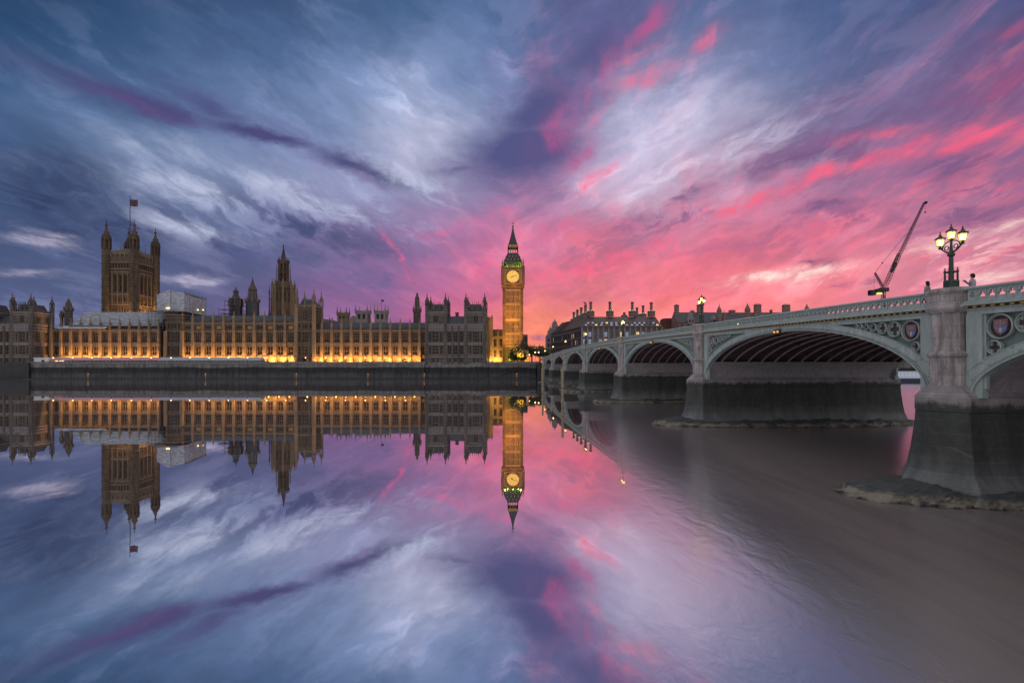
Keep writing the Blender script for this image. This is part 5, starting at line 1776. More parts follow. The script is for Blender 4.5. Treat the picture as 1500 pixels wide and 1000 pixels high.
        for k in range(24):
            a = 2 * pi * k / 24
            q = [L(cos(a + e) * r, zd + sin(a + e) * r, .08) for r, e in ((.5, -.03), (.5, .03), (2.2, .012), (2.2, -.012))]
            mk.add(q, [(0, 1, 2, 3)])
        mk.build('numerals', M['dial_mark'], dial)
        def hand(ang, ln_, wd, d):
            a = radians(90 - ang)
            ca, sa = cos(a), sin(a)
            hm = MB()
            pts = [(-.7, wd * .6), (0, wd), (ln_ * .8, wd * .55), (ln_, 0), (ln_ * .8, -wd * .55), (0, -wd), (-.7, -wd * .6)]
            v0 = [L(ca * p - sa * q, zd + sa * p + ca * q, d) for p, q in pts]
            v1 = [L(ca * p - sa * q, zd + sa * p + ca * q, d + .06) for p, q in pts]
            hm.loft([v0, v1])
            hm.build('clock_hand', M['black'], dial)
        hand(242, 1.9, .22, .12)
        hand(70, 3.0, .13, .20)
    # belfry
    be = MB()
    zb0, zb1 = z(391), z(384.8)
    hb = 5.2
    be.sq(cx, cy, [(hb - .9, zb0), (hb - .9, zb1)])
    be.build('belfry_core', M['stone_plain'], t)
    bc = MB()
    nb = 9
    for (O, U, Nn, rz) in SIDES:
        for k in range(nb + 1):
            u = -hb + 2 * hb * k / nb
            x, y = cx + U[0] * u + Nn[0] * hb, cy + U[1] * u + Nn[1] * hb
            bc.sq(x, y, [(.20, zb0 - .3), (.17, zb1 - .3), (.26, zb1)])
    bc.sq(cx, cy, [(hb + .35, zb0 - .5), (hb + .35, zb0)])
    bc.sq(cx, cy, [(hb + .45, zb1), (hb + .5, zb1 + .5), (hb + .1, zb1 + .8)])
    bc.build('belfry_arcade', M['stone_plain'], t)
    for (x, y) in ((-1, -1), (1, -1), (1, 1), (-1, 1)):
        p = MB()
        pinnacle_mb(p, cx + x * (H2 - .5), cy + y * (H2 - .5), z(391), z(377.5), .42)
        p.build('pinnacle', M['gold_dim'], t)
    rf = MB()
    rf.sq(cx, cy, [(5.6, zb1 + .6), (4.55, z(377.5)), (3.55, z(371)), (3.6, z(370)), (3.3, z(369.6))])
    ro = rf.build('lower_roof', M['lead'], t)
    for row, (zz_, q, n_) in enumerate(((z(380), 4.95, 4), (z(375), 4.2, 3))):
        for (O, U, Nn, rz) in SIDES:
            for k in range(n_):
                u = (k - (n_ - 1) / 2) * 2.1
                x, y = cx + U[0] * u + Nn[0] * q, cy + U[1] * u + Nn[1] * q
                d = MB()
                d.sq(x, y, [(.42, zz_ - .4), (.42, zz_ + .4), (.02, zz_ + 1.3)])
                d.build('roof_dormer', M['gold_dim'], ro)
    la = MB()
    hl = 2.9
    z0, z1 = z(370), z(357)
    la.sq(cx, cy, [(hl + .3, z0 - .1), (hl + .3, z0 + .6)])
    la.sq(cx, cy, [(hl + .1, z1 - 1.5), (hl + .3, z1 - .3), (hl + .35, z1 + .2)])
    for (O, U, Nn, rz) in SIDES:
        for k in range(5):
            u = -hl + 2 * hl * k / 4
            la.sq(cx + U[0] * u + Nn[0] * hl, cy + U[1] * u + Nn[1] * hl, [(.28 if k in (0, 4) else .18, z0), (.28 if k in (0, 4) else .18, z1 - 1)])
    la.sq(cx, cy, [(hl, (z0 + z1) / 2 - .35), (hl, (z0 + z1) / 2 - .1)]) if False else None
    la.build('lantern', M['gold_dim'], t)
    sp = MB()
    sp.sq(cx, cy, [(hl + .1, z1), (2.2, z(351)), (1.35, z(343)), (.75, z(336)), (.32, z(329.5)), (.16, z(328))])
    sp.ball((cx, cy, z(327.6)), .62, 8, 6)
    sp.tube((cx, cy, z(328)), (cx, cy, z(319.5)), .14, .05)
    sp.tube((cx - .9, cy, z(323.2)), (cx + .9, cy, z(323.2)), .1)
    sp.ball((cx, cy, z(323.2)), .3, 6, 4)
    sp.build('spire', M['lead'], t)
    # lights of the tower: green in the belfry, amber floods at the foot
    for (x, y) in ((-1, -1), (1, -1), (1, 1), (-1, 1)):
        lamp('belfry_light', t, (cx + x * (hb - .35), cy + y * (hb - .35), zb0 + 1.0), 'POINT', 230, (.50, 1.0, .06), r=.3)
    for (O, U, Nn, rz) in SIDES[:2]:
        for k in (-3.2, 0, 3.2):
            lamp('belfry_light', t, (cx + U[0] * k + Nn[0] * (hb - .45), cy + U[1] * k + Nn[1] * (hb - .45), zb0 + .35), 'POINT', 160, (.50, 1.0, .05), r=.25)
    return t
def lamp(name, parent, loc, kind, watts, colour, r=.3, size=None, target=None, spot=None):
    L = bpy.data.lights.new(name, kind)
    L.energy, L.color = watts, colour
    if kind == 'AREA':
        L.shape = 'RECTANGLE'
        L.size, L.size_y = size
    else:
        L.shadow_soft_size = r
    if spot:
        L.spot_size, L.spot_blend = radians(spot), .7
    o = bpy.data.objects.new(name, L)
    COL.objects.link(o)
    l = parent.location if parent else Vector((0, 0, 0))
    o.location = (loc[0] - l[0], loc[1] - l[1], loc[2] - l[2])
    if target:
        o.rotation_euler = (Vector(target) - Vector(loc)).to_track_quat('-Z', 'Y').to_euler()
    o.parent = parent
    return o
def dialcol(N, g, col):
    return col
M['dial'] = mat('opal dial glass', (.22, .15, .05), .4, .4, 0, .08, 1.2, emit=(1.0, .58, .12), es=.85)
M['dial_mark'] = mat('dial ironwork', (.10, .06, .02), .5, .4, 0, 0)
M['gold_dim'] = mat('tarnished gilding', (.24, .15, .06), .5, .5, .3, .25, 2)
clock_tower()

# ------------------------------------------------------------------ river wall and terrace
def river_wall(label, xa, xb, Y, top, step=True, name='river_wall'):
    t = thing(name, label, 'wall', ((xa + xb) / 2, Y, 0))
    mb = MB()
    mb.loft([[(x, Y - 1.0, -2), (x, Y - .35, 6.9), (x, Y - .35, 8.1), (x, Y - .55, 8.15), (x, Y - .55, 8.5), (x, Y, 8.6), (x, Y + .8, 8.6), (x, Y + .8, -2)] for x in (xa, xb)])
    mb.build('wall_face', M['embank'], t)
    pa = MB()
    pa.box(xa, xb, Y - .1, Y + .3, 8.6, top - .15)
    pa.box(xa, xb, Y - .22, Y + .42, top - .15, top)
    n = max(1, int((xb - xa) / 10.9))
    for k in range(n + 1):
        x = xa + (xb - xa) * k / n
        pa.box(x - .55, x + .55, Y - .4, Y + .5, 8.3, top + .25)
    for k in range(int((xb - xa) / 1.3)):
        x = xa + (k + .5) * 1.3
        pa.box(x - .4, x + .4, Y - .16, Y - .1, 8.75, top - .25)
    pa.build('parapet', M['coping'], t)
    return t
TX0, TX1 = px(46, 268) + .6, px(624, 268) - .6
river_wall('long dark river wall under the terrace between the two end pavilions', TX0, TX1, 266.0, 9.6)
river_wall('river wall left of the clock tower bush, between end pavilion and bridge', px(711, 268) + .5, 14.0, 269.0, 9.7)
river_wall('river wall seen through the arch beyond the bridge', 42.0, 620.0, 256.0, 9.8)
# stair ramp let into the wall beside the bridge
st = thing('river_stairs', 'sloping landing stair against the river wall beside the bridge', 'stairs', (6, 268, 0))
mb = MB()
for k in range(16):
    x = px(728, 268) + k * 1.35
    mb.box(x, x + 1.36, 266.2, 268.2, -1.5, 1.2 + k * .45)
mb.build('steps', M['embank'], st)
mb = MB()
xa = px(728, 268)
mb.loft([[(xa - .5, y, 1.6), (xa - .5, y, 2.3), (xa + 21.6, y, 9.4), (xa + 21.6, y, 8.2)] for y in (265.85, 266.18)])
mb.build('balustrade', M['embank'], st)
M['mud'] = mat('wet foreshore mud', (.035, .034, .034), .6, .4, 0, .5, .6)
# foreshore mud strip
fs = MB()
rr = random.Random(5)
xs = [-330 + 6 * k for k in range(58)]
fs.loft([[(x, 262.5 + rr.uniform(-.9, .6), -.3), (x, 264.0 + rr.uniform(-.4, .3), .35), (x, 266.2, .7)] for x in xs], False, False, False)
fs.build('foreshore', M['mud']).__setitem__('kind', 'structure')

# awnings and pavilions of the terrace
def awning(label, xa, xb, mname, ya, yb, posts, wall=False):
    Y = 269.0
    X0, X1 = px(xa, Y), px(xb, Y)
    t = thing('terrace_awning', label, 'awning', ((X0 + X1) / 2, Y, TZ))
    mb = MB()
    z0, z1 = pz(yb, Y), pz(ya, Y)
    mb.loft([[(x, Y, z0 - .45), (x, Y, z0), (x, Y + 3.2, z1), (x, Y + 6.4, z0), (x, Y + 6.4, z0 - .45)] for x in (X0, X1)], True, True)
    mb.build('canopy', M[mname], t)
    for k in range(posts + 1):
        x = X0 + .2 + (X1 - X0 - .4) * k / posts
        p = MB()
        p.tube((x, Y + .3, TZ), (x, Y + .3, z0 - .2), .11)
        p.build('post', M['white'], t)
    bk = MB()
    bk.box(X0 + .3, X1 - .3, Y + 6.2, Y + 6.35, TZ, z0 - .2)
    bk.build('back_screen', M['sheet_dark'], t)
    for k in range(posts):
        x = X0 + (X1 - X0) * (k + .5) / posts
        s = MB()
        s.box(x - .55, x + .55, Y + 2.2, Y + 3.2, TZ, TZ + .76)
        s.box(x - .7, x + .7, Y + 2.0, Y + 3.4, TZ + .76, TZ + .82)
        s.build('table', M['white'], t)
    return t
awning('long pink awning over the left end of the terrace', 73, 178, 'awning_pink', 523.2, 527.0, 18)
awning('pink awning with lamplit tables in front of the scaffolded block', 178, 232, 'awning_pink', 523.0, 527.0, 9)
awning('long blue-grey awning with white posts on the middle terrace', 232, 381, 'awning_blue', 523.0, 527.2, 26)
hut = thing('terrace_hut', 'white box hut at the left end of the terrace', 'hut', (px(61, 269), 269, TZ))
mb = MB()
mb.box(px(50.5, 269), px(72.5, 269), 268.6, 274, TZ, pz(525, 269))
mb.box(px(49.5, 269), px(73, 269), 268.4, 274.3, pz(525, 269), pz(523.8, 269))
mb.build('walls', M['white'], hut)
mb = MB()
mb.box(px(62, 269), px(66, 269), 268.5, 268.62, TZ + .1, pz(527, 269))
mb.build('door', M['black'], hut)
x = px(50, 268)
gp = thing('gauge_board', 'tall dark tide gauge post against the left river wall', 'post', (x, 264.6, 0))
mb = MB()
mb.box(x - .8, x + .8, 264.2, 264.9, -1.5, 9.3)
for k in range(9):
    mb.box(x - .95, x + .95, 264.1, 264.2, .3 + k, .5 + k)
mb.build('board', M['black'], gp)

# lamps along the terrace parapet
tl = thing('terrace_lamp', 'x', 'lamp', (0, 0, 0))
mb = MB()
mb.lathe(0, 0, [(.22, -.4), (.22, 0), (.10, .2), (.07, 1.5), (.13, 1.6), (.05, 1.7)], 8)
mb.build('post', M['black'], tl)
mb = MB()
mb.ball((0, 0, 1.98), .27, 10, 8)
mb.build('globe', M['lamp_warm'], tl)
TL = [78, 106.5, 134.5, 163, 192.5, 221.5, 250.5, 278, 306.5, 334.5, 362.5, 390.5, 418.5, 447.5, 477, 506, 535, 564.5, 594]
wh = ['over the pink awning', 'over the pink awning', 'over the pink awning', 'over the pink awning', 'beside the scaffolded block', 'beside the scaffolded block', 'over the blue-grey awning', 'over the blue-grey awning', 'over the blue-grey awning', 'over the blue-grey awning', 'over the blue-grey awning'] + ['before the lit arches'] * 8
ORD = ['first', 'second', 'third', 'fourth', 'fifth', 'sixth', 'seventh', 'eighth']
cnt = {}
for k, x in enumerate(TL):
    cnt[wh[k]] = cnt.get(wh[k], -1) + 1
    lb = 'round terrace lamp, %s from the left of those %s' % (ORD[cnt[wh[k]]], wh[k])
    loc = (px(x, 266.15), 266.15, 9.85)
    if k == 0:
        tl.location = loc
        tl['label'] = lb
        tl['group'] = 'terrace lamps'
    else:
        dup(tl, loc, label=lb, group='terrace lamps')

# floodlights at the foot of the river front: housings, and the light they throw
def floods(xa, xb, n, watts, Y, up, label, tilt=.8, colour=(1.0, .46, .095)):
    X0, X1 = px(xa, Y), px(xb, Y)
    t = thing('floodlight_row', label, 'floodlights', ((X0 + X1) / 2, Y, TZ))
    for k in range(n):
        x = X0 + (X1 - X0) * (k + .5) / n
        h = MB()
        h.mat(0).box(x - .35, x + .35, Y - .25, Y + .25, TZ + .02, TZ + .3)
        h.mat(1).add([(x - .3, Y - .2, TZ + .305), (x + .3, Y - .2, TZ + .305), (x + .3, Y + .2, TZ + .305), (x - .3, Y + .2, TZ + .305)], [(0, 1, 2, 3)])
        h.build('floodlight', [M['black'], M['flood']], t)
        lamp('flood_beam', t, (x, Y, TZ + .4), 'AREA', watts / n, colour, size=(1.3, .35), target=(x, Y + tilt, TZ + .4 + up))
floods(90, 233, 10, 1.0 * 34000, FY - 2.4, 1, 'row of amber floodlights behind the pink awning')
floods(267.6, 433, 11, 1.0 * 34000, FY - 2.4, 1, 'row of amber floodlights behind the blue-grey awning')
floods(457.6, 614.9, 11, 1.0 * 21000, FY - 3.4, 1, 'row of amber floodlights below the right river front')
def arcade_glow(xa, xb, n, watts, label):
    t = thing('arcade_lights', label, 'lights', (px((xa + xb) / 2, FY), FY + .8, 11))
    for k in range(n):
        x = px(xa + (xb - xa) * (k + .5) / n, FY)
        b = MB()
        b.box(x - .5, x + .5, FY + .75, FY + .95, 11.5, 11.62)
        b.build('light_fitting', M['flood'], t)
        lamp('arch_lamp', t, (x, FY - .35, TZ + 1.6), 'POINT', watts, (1.0, .50, .09), r=.4)
arcade_glow(382, 432, 3.35, 55, '') if False else None
def arch_lamps(pairs, watts, label):
    xs = [q for a, b, n in pairs for q in [a + (b - a) * (k + .5) / n for k in range(n)]]
    t = thing('arch_lamps', label, 'lamps', (px(xs[0], FY), FY - .7, TZ))
    for q in xs:
        x = px(q, FY)
        b = MB()
        b.lathe(x, FY - 1.3, [(.16, TZ), (.10, TZ + .3), (.08, TZ + .9), (.2, TZ + .95)], 6)
        b.build('lamp_stand', M['black'], t)
        lamp('arch_lamp', t, (x, FY - 1.3, TZ + 1.5), 'POINT', watts, (1.0, .47, .06), r=.35)
arch_lamps([(387.7, 433, 3), (447, 465, 2)], 42, 'low yellow lamps lighting the arches under the middle front')
arch_lamps([(472, 615, 10)], 42, 'low yellow lamps lighting the arches of the right river front')
def spots(label, items):
    t = thing('floodlights', label, 'floodlights', items[0][0])
    for loc, tgt, watts, size, col in items:
        b = MB()
        b.box(loc[0] - .4, loc[0] + .4, loc[1] - .3, loc[1] + .3, TZ, loc[2] - .05)
        b.build('floodlight', M['black'], t)
        lamp('flood_beam', t, loc, 'AREA', watts, col, size=size, target=tgt)
AM = (1.0, .50, .10)
ccx = px(751.3, 289)
def beam(label, items):
    t = thing('floodlights', label, 'floodlights', items[0][0])
    for loc, tgt, watts, ang, col in items:
        h = MB()
        h.box(loc[0] - .45, loc[0] + .45, loc[1] - .35, loc[1] + .35, TZ, loc[2] - .25)
        h.lathe(loc[0], loc[1], [(.12, loc[2] - .25), (.12, loc[2] - .08)], 6)
        h.build('floodlight', M['black'], t)
        lamp('flood_beam', t, loc, 'SPOT', watts, col, r=.25, spot=ang, target=tgt)
AMB = (1.0, .39, .055)
beam('amber floodlights trained on the clock tower from the terrace', [
    ((ccx - 9, 271.5, TZ + 1), (ccx - 1, 289, TZ + 24), 128000, 62, AMB),
    ((ccx + 5, 271.5, TZ + 1), (ccx + 1, 289, TZ + 24), 128000, 62, AMB),
    ((ccx - 2, 270.5, TZ + 1), (ccx, 289, TZ + 44), 200000, 38, AMB),
    ((ccx + 16, 293, TZ + 1), (ccx + 6, 294, TZ + 24), 16000, 70, AMB)])
spots('orange floodlights on the wing beside the clock tower', [
    ((px(722, 284), 284, TZ + .6), (px(714, 287), 288, TZ + 8), 2400, (2, 1), AM),
    ((px(724, 291), 291, TZ + .6), (px(719, 294), 295, TZ + 8), 2200, (2, 1), AM),
    ((px(728, 297), 297, TZ + .6), (px(728, 299.5), 299.5, TZ + 6), 2600, (4, .8), AM)])
spots('amber floodlight on the bank wall under the cut-off pavilion', [((px(84, 272), 274, TZ + .6), (px(80, 276), 276, TZ + 12), 1470, (1, 1), AM)])
spots('amber lights low on the massive square tower', [
    ((px(214, 329), 329, 38), (px(205, 333), 333, 66), 9100, (1, 6), (1.0, .50, .14)),
    ((px(176, 315), 315, 38), (px(174, 322), 322, 60), 2450, (6, 1), (1.0, .55, .2))])
spots('amber lights on the octagonal tower and turreted block', [
    ((px(440, 300), 300, 36), (px(416, 340), 340, 62), 3850, (2, 2), (1.0, .6, .3))])

# ------------------------------------------------------------------ trees and bushes
def foliage(mb, c, r, n, size, rnd, squash=.8):
    """leaf clumps spread unevenly through a crown"""
    lobes = []
    for k in range(9):
        a, b = rnd.uniform(0, 2 * pi), rnd.uniform(-.5, 1)
        d = rnd.uniform(.25, .75) * r
        lobes.append((c[0] + d * cos(a) * cos(b), c[1] + d * sin(a) * cos(b), c[2] + d * sin(b) * squash, rnd.uniform(.35, .6) * r))
    for k in range(n):
        x, y, z, q = rnd.choice(lobes)
        u = Vector((rnd.gauss(0, 1), rnd.gauss(0, 1), rnd.gauss(0, .8))).normalized() * q * rnd.uniform(.55, 1.1)
        p = Vector((x, y, z)) + u
        s = size * rnd.uniform(.6, 1.4)
        a = Vector((rnd.gauss(0, 1), rnd.gauss(0, 1), rnd.gauss(0, 1))).normalized()
        b = a.orthogonal().normalized()
        mb.mat(0 if rnd.random() < .72 else 1).add([tuple(p - a * s), tuple(p + b * s * .5), tuple(p + a * s), tuple(p - b * s * .5)], [(0, 1, 2, 3)])
def tree(label, x, Y, ytop, yfoot, wpx, seed, name='tree', n=1500, cat='tree', ms=('leaf', 'leaf_light')):
    rnd = random.Random(seed)
    X = px(x, Y)
    z1, z0 = pz(ytop, Y), pz(yfoot, Y)
    r = wpx * Y / FPX / 2
    t = thing(name, label, cat, (X, Y, z0))
    tk = MB()
    hz = z1 - z0
    tk.path([(X, Y, z0 - .5), (X + .1, Y, z0 + hz * .25), (X - .1, Y, z0 + hz * .55)], [r * .09 + .12, r * .07 + .08, r * .04], 7)
    for k in range(6):
        a = rnd.uniform(0, 2 * pi)
        tk.tube((X, Y, z0 + hz * (.2 + .05 * k)), (X + r * .6 * cos(a), Y + r * .6 * sin(a), z0 + hz * (.5 + .06 * k)), r * .035 + .04, .03, 5)
    tk.build('trunk', M['bark'], t)
    cr = MB()
    foliage(cr, (X, Y, z0 + hz * .58), min(r, hz * .62), n // 2, r * .10, rnd)
    foliage(cr, (X - r * .35, Y, z0 + hz * .42), r * .62, n // 3, r * .10, rnd)
    foliage(cr, (X + r * .4, Y, z0 + hz * .45), r * .6, n // 3, r * .10, rnd)
    cr.build('crown', [M[ms[0]], M[ms[1]]], t)
    return t
tree('dark evergreen bush lit yellow on one side, before the clock tower', 757.0, 279.0, 511.5, 531.5, 27, 3, 'bush', 3600, 'bush', ('leaf', 'leaf'))
spots('yellow floodlight shining on the bush before the clock tower', [((px(741.5, 276.5), 276.5, TZ + .8), (px(750, 279), 279, TZ + 4.0), 6500, (1, 1), (1.0, .66, .04))])
k_ = thing('kiosk', 'small floodlit orange gatehouse right of the clock tower', 'kiosk', (px(770, 292), 292, TZ))
mb = MB()
mb.box(px(766.5, 292), px(774.3, 292), 292, 297, TZ, pz(513, 292))
mb.build('wall', M['stone_plain'], k_)
mb = MB()
mb.loft([[(px(766, 292), 291.7, pz(513, 292)), (px(775, 292), 291.7, pz(513, 292)), (px(775, 292), 297.3, pz(513, 292)), (px(766, 292), 297.3, pz(513, 292))], [(px(768, 292), 293.5, pz(511.5, 292)), (px(773, 292), 293.5, pz(511.5, 292)), (px(773, 292), 296, pz(511.5, 292)), (px(768, 292), 296, pz(511.5, 292))]])
mb.build('roof', M['lead'], k_)
spots('orange floodlight on the small gatehouse', [((px(771, 289.5), 289.0, TZ + .5), (px(770.5, 292), 292, TZ + 3.4), 700, (2, .6), AM)])
tree('dark plane tree right of the clock tower behind the small gatehouse', 779, 330, 500, 530, 22, 11, n=1500)
tree('dark round tree between the clock tower and the white turreted building', 791, 345, 502, 530, 22, 12, n=1400)
tree('low dark tree at the street corner under the street lamps', 799, 325, 508, 530, 16, 13, n=1100)
tree('tall dark tree crowding behind the tower at the street', 770, 350, 494, 530, 15, 14, n=1300)
tree('pale green tree topping the bridge parapet right of the chimneyed office block', 972, 300, 478, 520, 34, 15, n=2200, ms=('leaf_light', 'leaf_light'))
tree('small pale green tree between office block and brick block', 985, 302, 482, 520, 22, 16, n=1400, ms=('leaf', 'leaf_light'))

# ------------------------------------------------------------------ small things in the river
for k, (x, yb, yt, lb) in enumerate(((795.0, 571, 533.5, 'slim timber mooring post nearer the clock tower'), (824.0, 589, 537.0, 'thicker timber mooring post nearer the bridge arches'))):
    Y = 8 * FPX / (yb - HY)
    t = thing('mooring_post', lb, 'post', (px(x, Y), Y, 0), group='mooring posts in the river')
    mb = MB()
    X = px(x, Y)
    mb.lathe(X, Y, [(.30, -3), (.30, pz(yt, Y) * .5), (.26, pz(yt, Y) - .3), (.20, pz(yt, Y))], 10)
    mb.build('post', M['timber'] if 'timber' in M else M.setdefault('timber', mat('pale weathered timber', (.30, .25, .15), .9, .2, 0, .4, 1.5)), t)
    mb = MB()
    for z in (1.2, 3.0):
        mb.lathe(X, Y, [(.33, z), (.33, z + .12)], 10)
    mb.build('iron_band', M['black'], t)
bn = None
for k, (x, lb) in enumerate(((129.0, 'below the pink awning'), (301.0, 'below the blue-grey awning'), (434.0, 'below the octagonal spire'), (539.0, 'below the right river front'), (621.5, 'beside the twin-towered pavilion'), (757.0, 'below the clock tower bush'))):
    Y = 262.0
    loc = (px(x, Y), Y, -.4)
    lb = 'small yellow river marker ' + lb
    if bn is None:
        bn = thing('river_marker', lb, 'marker', loc, group='yellow river markers')
        mb = MB()
        mb.tube((loc[0], Y, -.9), (loc[0], Y, 2.9), .10)
        mb.build('pole', M['yellow'], bn)
        mb = MB()
        mb.ball((loc[0], Y, 3.0), .20)
        mb.build('beacon', M['amber'], bn)
        mb = MB()
        mb.box(loc[0] - .4, loc[0] + .4, Y - .08, Y + .08, 1.6, 2.3)
        mb.build('board', M['yellow'], bn)
    else:
        dup(bn, loc, label=lb, group='yellow river markers')

# ------------------------------------------------------------------ the office block with tall chimneys
def office_block():
    Y0 = 305.0
    z = lambda y: pz(y, Y0)
    X0, X1 = px(852.5, Y0), px(969.5, Y0)
    w = X1 - X0
    dx_, dy_ = -13.6, 73.0                        # flank along the bridge road
    t = thing('chimneyed_office_block', 'dark bronze office block with rows of windows and tall round chimneys', 'building', ((X0 + X1) / 2, Y0, TZ))
    ze, zr = z(479), z(461)
    Ls = hypot(dx_, dy_)
    U2 = (dx_ / Ls, dy_ / Ls)
    N2 = (-U2[1], U2[0])
    nb, ns = 15, 19
    bw, sw = w / nb, Ls / ns
    lv = [(TZ + 3.0 + 4.55 * k, TZ + 3.0 + 4.55 * k + 3.1) for k in range(5)]
    lv = [(a, b) for a, b in lv if b < ze - .4]
    H = [((k + .5) * bw - bw * .31, (k + .5) * bw + bw * .31, a, b) for k in range(nb) for a, b in lv]
    HS = [((k + .5) * sw - sw * .36, (k + .5) * sw + sw * .36, a, b) for k in range(ns) for a, b in lv]
    mb = MB()
    facade(mb, (X0, Y0), (1, 0), (0, -1), 0, w, TZ, ze, H, .5)
    O2 = (X0 + dx_, Y0 + dy_)
    V2 = (-U2[0], -U2[1])
    facade(mb, O2, V2, N2, 0, Ls, TZ, ze, HS, .5)
    mb.loft([[(X0 + 1, Y0 + 1, z_), (X1 - .5, Y0 + 1, z_), (X1 + dx_ - .5, Y0 + dy_, z_), (X0 + dx_ + 1.5, Y0 + dy_, z_)] for z_ in (TZ, ze - .2)])
    mb.build('wall', M['bronze'], t)
    rnd = random.Random(21)
    kinds = ['win_cool', 'win_pale', 'win_warm']
    def wm(ww, hh, kind):
        return window_mesh(ww, hh, 2, (.42,), False, (kind, 'black'))
    for a, b, z0, z1 in H:
        k = rnd.choices(kinds, (5, 4, 1.6))[0]
        add_window(t, X0 + (a + b) / 2, Y0 + .45, z0, wm(b - a, z1 - z0, k))
    rz = atan2(V2[1], V2[0])
    vis = [h for h in HS if h[2] > 17]
    for a, b, z0, z1 in vis[:]:
        if len(HS) > 0:
            c = (a + b) / 2
            k = rnd.choices(kinds, (7, 1, .5))[0]
            sub = add_window(t, O2[0] + V2[0] * c - N2[0] * .45, O2[1] + V2[1] * c - N2[1] * .45, z0, wm(b - a, z1 - z0, k), rz, 'flank_window')
    for k in range(nb + 1):
        x = X0 + bw * k
        c = MB()
        c.sq(x, Y0 - .15, [(.52, TZ), (.46, ze - 1.2), (.7, ze - .6), (.7, ze - .2)])
        c.build('column', M['stone_pale'], t)
    for a, b in lv:
        sc = MB()
        sc.loft([[(O2[0] + N2[0] * d, O2[1] + N2[1] * d, z_), (X0 + N2[0] * d, Y0 + N2[1] * d, z_)] for d, z_ in ((.0, b + .25), (.35, b + .25), (.35, b + .95), (.0, b + .95))], False, False, False)
        sc.build('string_course', M['stone_grey'], t)
    sc = MB()
    sc.box(X0 - .5, X1 + .5, Y0 - .9, Y0 + .2, ze - .25, ze + .25)
    sc.loft([[(O2[0] + N2[0] * d, O2[1] + N2[1] * d, z_), (X0 + N2[0] * d, Y0 + N2[1] * d, z_)] for d, z_ in ((.0, ze - .25), (.9, ze - .25), (.9, ze + .25), (.0, ze + .25))], False, False, False)
    sc.build('string_course', M['stone_grey'], t)
    ins = 13.0
    rf = MB()
    A = [(X0 - .4, Y0 - .6), (X1 + .4, Y0 - .6), (X1 + dx_, Y0 + dy_), (X0 + dx_ - .4, Y0 + dy_)]
    Bq = [(X0 + ins * .55, Y0 + ins), (X1 - ins * .02, Y0 + ins), (X1 + dx_ - ins * .02, Y0 + dy_ - ins), (X0 + dx_ + ins * .55, Y0 + dy_ - ins)]
    rf.loft([[(p[0], p[1], ze + .1) for p in A], [(p[0], p[1], zr) for p in Bq]])
    roof = rf.build('roof', M['bronze'], t)
    rb = MB()
    for k in range(44):
        u = (k + .5) / 44
        p = (A[0][0] + (A[1][0] - A[0][0]) * u, A[0][1] - .05, ze + .25)
        q = (Bq[0][0] + (Bq[1][0] - Bq[0][0]) * u, Bq[0][1] - .05, zr + .15)
        rb.tube(p, q, .13, n=4)
    for k in range(50):
        u = (k + .5) / 50
        p = (A[0][0] + (A[3][0] - A[0][0]) * u, A[0][1] + (A[3][1] - A[0][1]) * u, ze + .25)
        q = (Bq[0][0] + (Bq[3][0] - Bq[0][0]) * u, Bq[0][1] + (Bq[3][1] - Bq[0][1]) * u, zr + .15)
        rb.tube(p, q, .13, n=4)
    rb.build('roof_rib', M['bronze'], roof)
    for row in range(2):                           # dormer rows on the roof slope
        for k in range(nb):
            x = X0 + (k + .5) * bw
            f = .10 + .19 * row
            y, zz_ = Y0 - .6 + ins * f, ze + (zr - ze) * f
            xx = x + (((X0 + X1) / 2) - x) * f * .4
            d = MB()
            d.mat(0).loft([[(xx - bw * .30, y, zz_ - .1), (xx + bw * .30, y, zz_ - .1), (xx + bw * .30, y, zz_ + 1.45), (xx - bw * .30, y, zz_ + 1.45)], [(xx - bw * .30, y + 2.2, zz_ + .9), (xx + bw * .30, y + 2.2, zz_ + .9), (xx + bw * .30, y + 2.2, zz_ + 1.45), (xx - bw * .30, y + 2.2, zz_ + 1.45)]])
            d.mat(1).add([(xx - bw * .22, y - .03, zz_ + .35), (xx + bw * .22, y - .03, zz_ + .35), (xx + bw * .22, y - .03, zz_ + 1.15), (xx - bw * .22, y - .03, zz_ + 1.15)], [(0, 1, 2, 3)])
            d.build('dormer', [M['bronze'], M[rnd.choices(['win_pale', 'win_warm', 'win_cool'], (6, 1, 2))[0]]], roof)
    def chimney(x, y, zb, zt_, r, lit=True):
        c = MB()
        c.mat(0).lathe(x, y, [(r * 2.9, zb - 3.4), (r * 2.75, zb - 1.2), (r * 2.9, zb - 1.1), (r * 2.9, zb - .2), (r * 1.5, zb + .9), (r, zb + 1.1), (r * .95, zt_ - 1.3), (r * 1.25, zt_ - 1.1), (r * 1.0, zt_ - .8), (r * 1.3, zt_)], 14)
        co = c.build('chimney', M['bronze'], roof)
        if lit:
            l_ = MB()
            for k in range(8):
                a = 2 * pi * k / 8
                l_.ball((x + r * 2.2 * cos(a), y + r * 2.2 * sin(a), zb + .30), .20, 6, 4)
            l_.build('chimney_light', M['chim'], roof)
    for x, yt, yb in ((865.3, 442, 455.5), (893.4, 442, 455.5), (926.2, 442.3, 455.5), (954.0, 442.8, 455.5)):
        Y = Y0 + 13
        chimney(px(x, Y), Y, pz(yb, Y), pz(yt, Y), .88)
    for x, yt, yb, Y in ((857.6, 446.5, 458.5, 330), (851.5, 450.4, 461.5, 344), (845.8, 453.6, 464.2, 357), (840.6, 457.0, 467.0, 369)):
        chimney(px(x, Y), Y, pz(yb, Y), pz(yt, Y), .92)
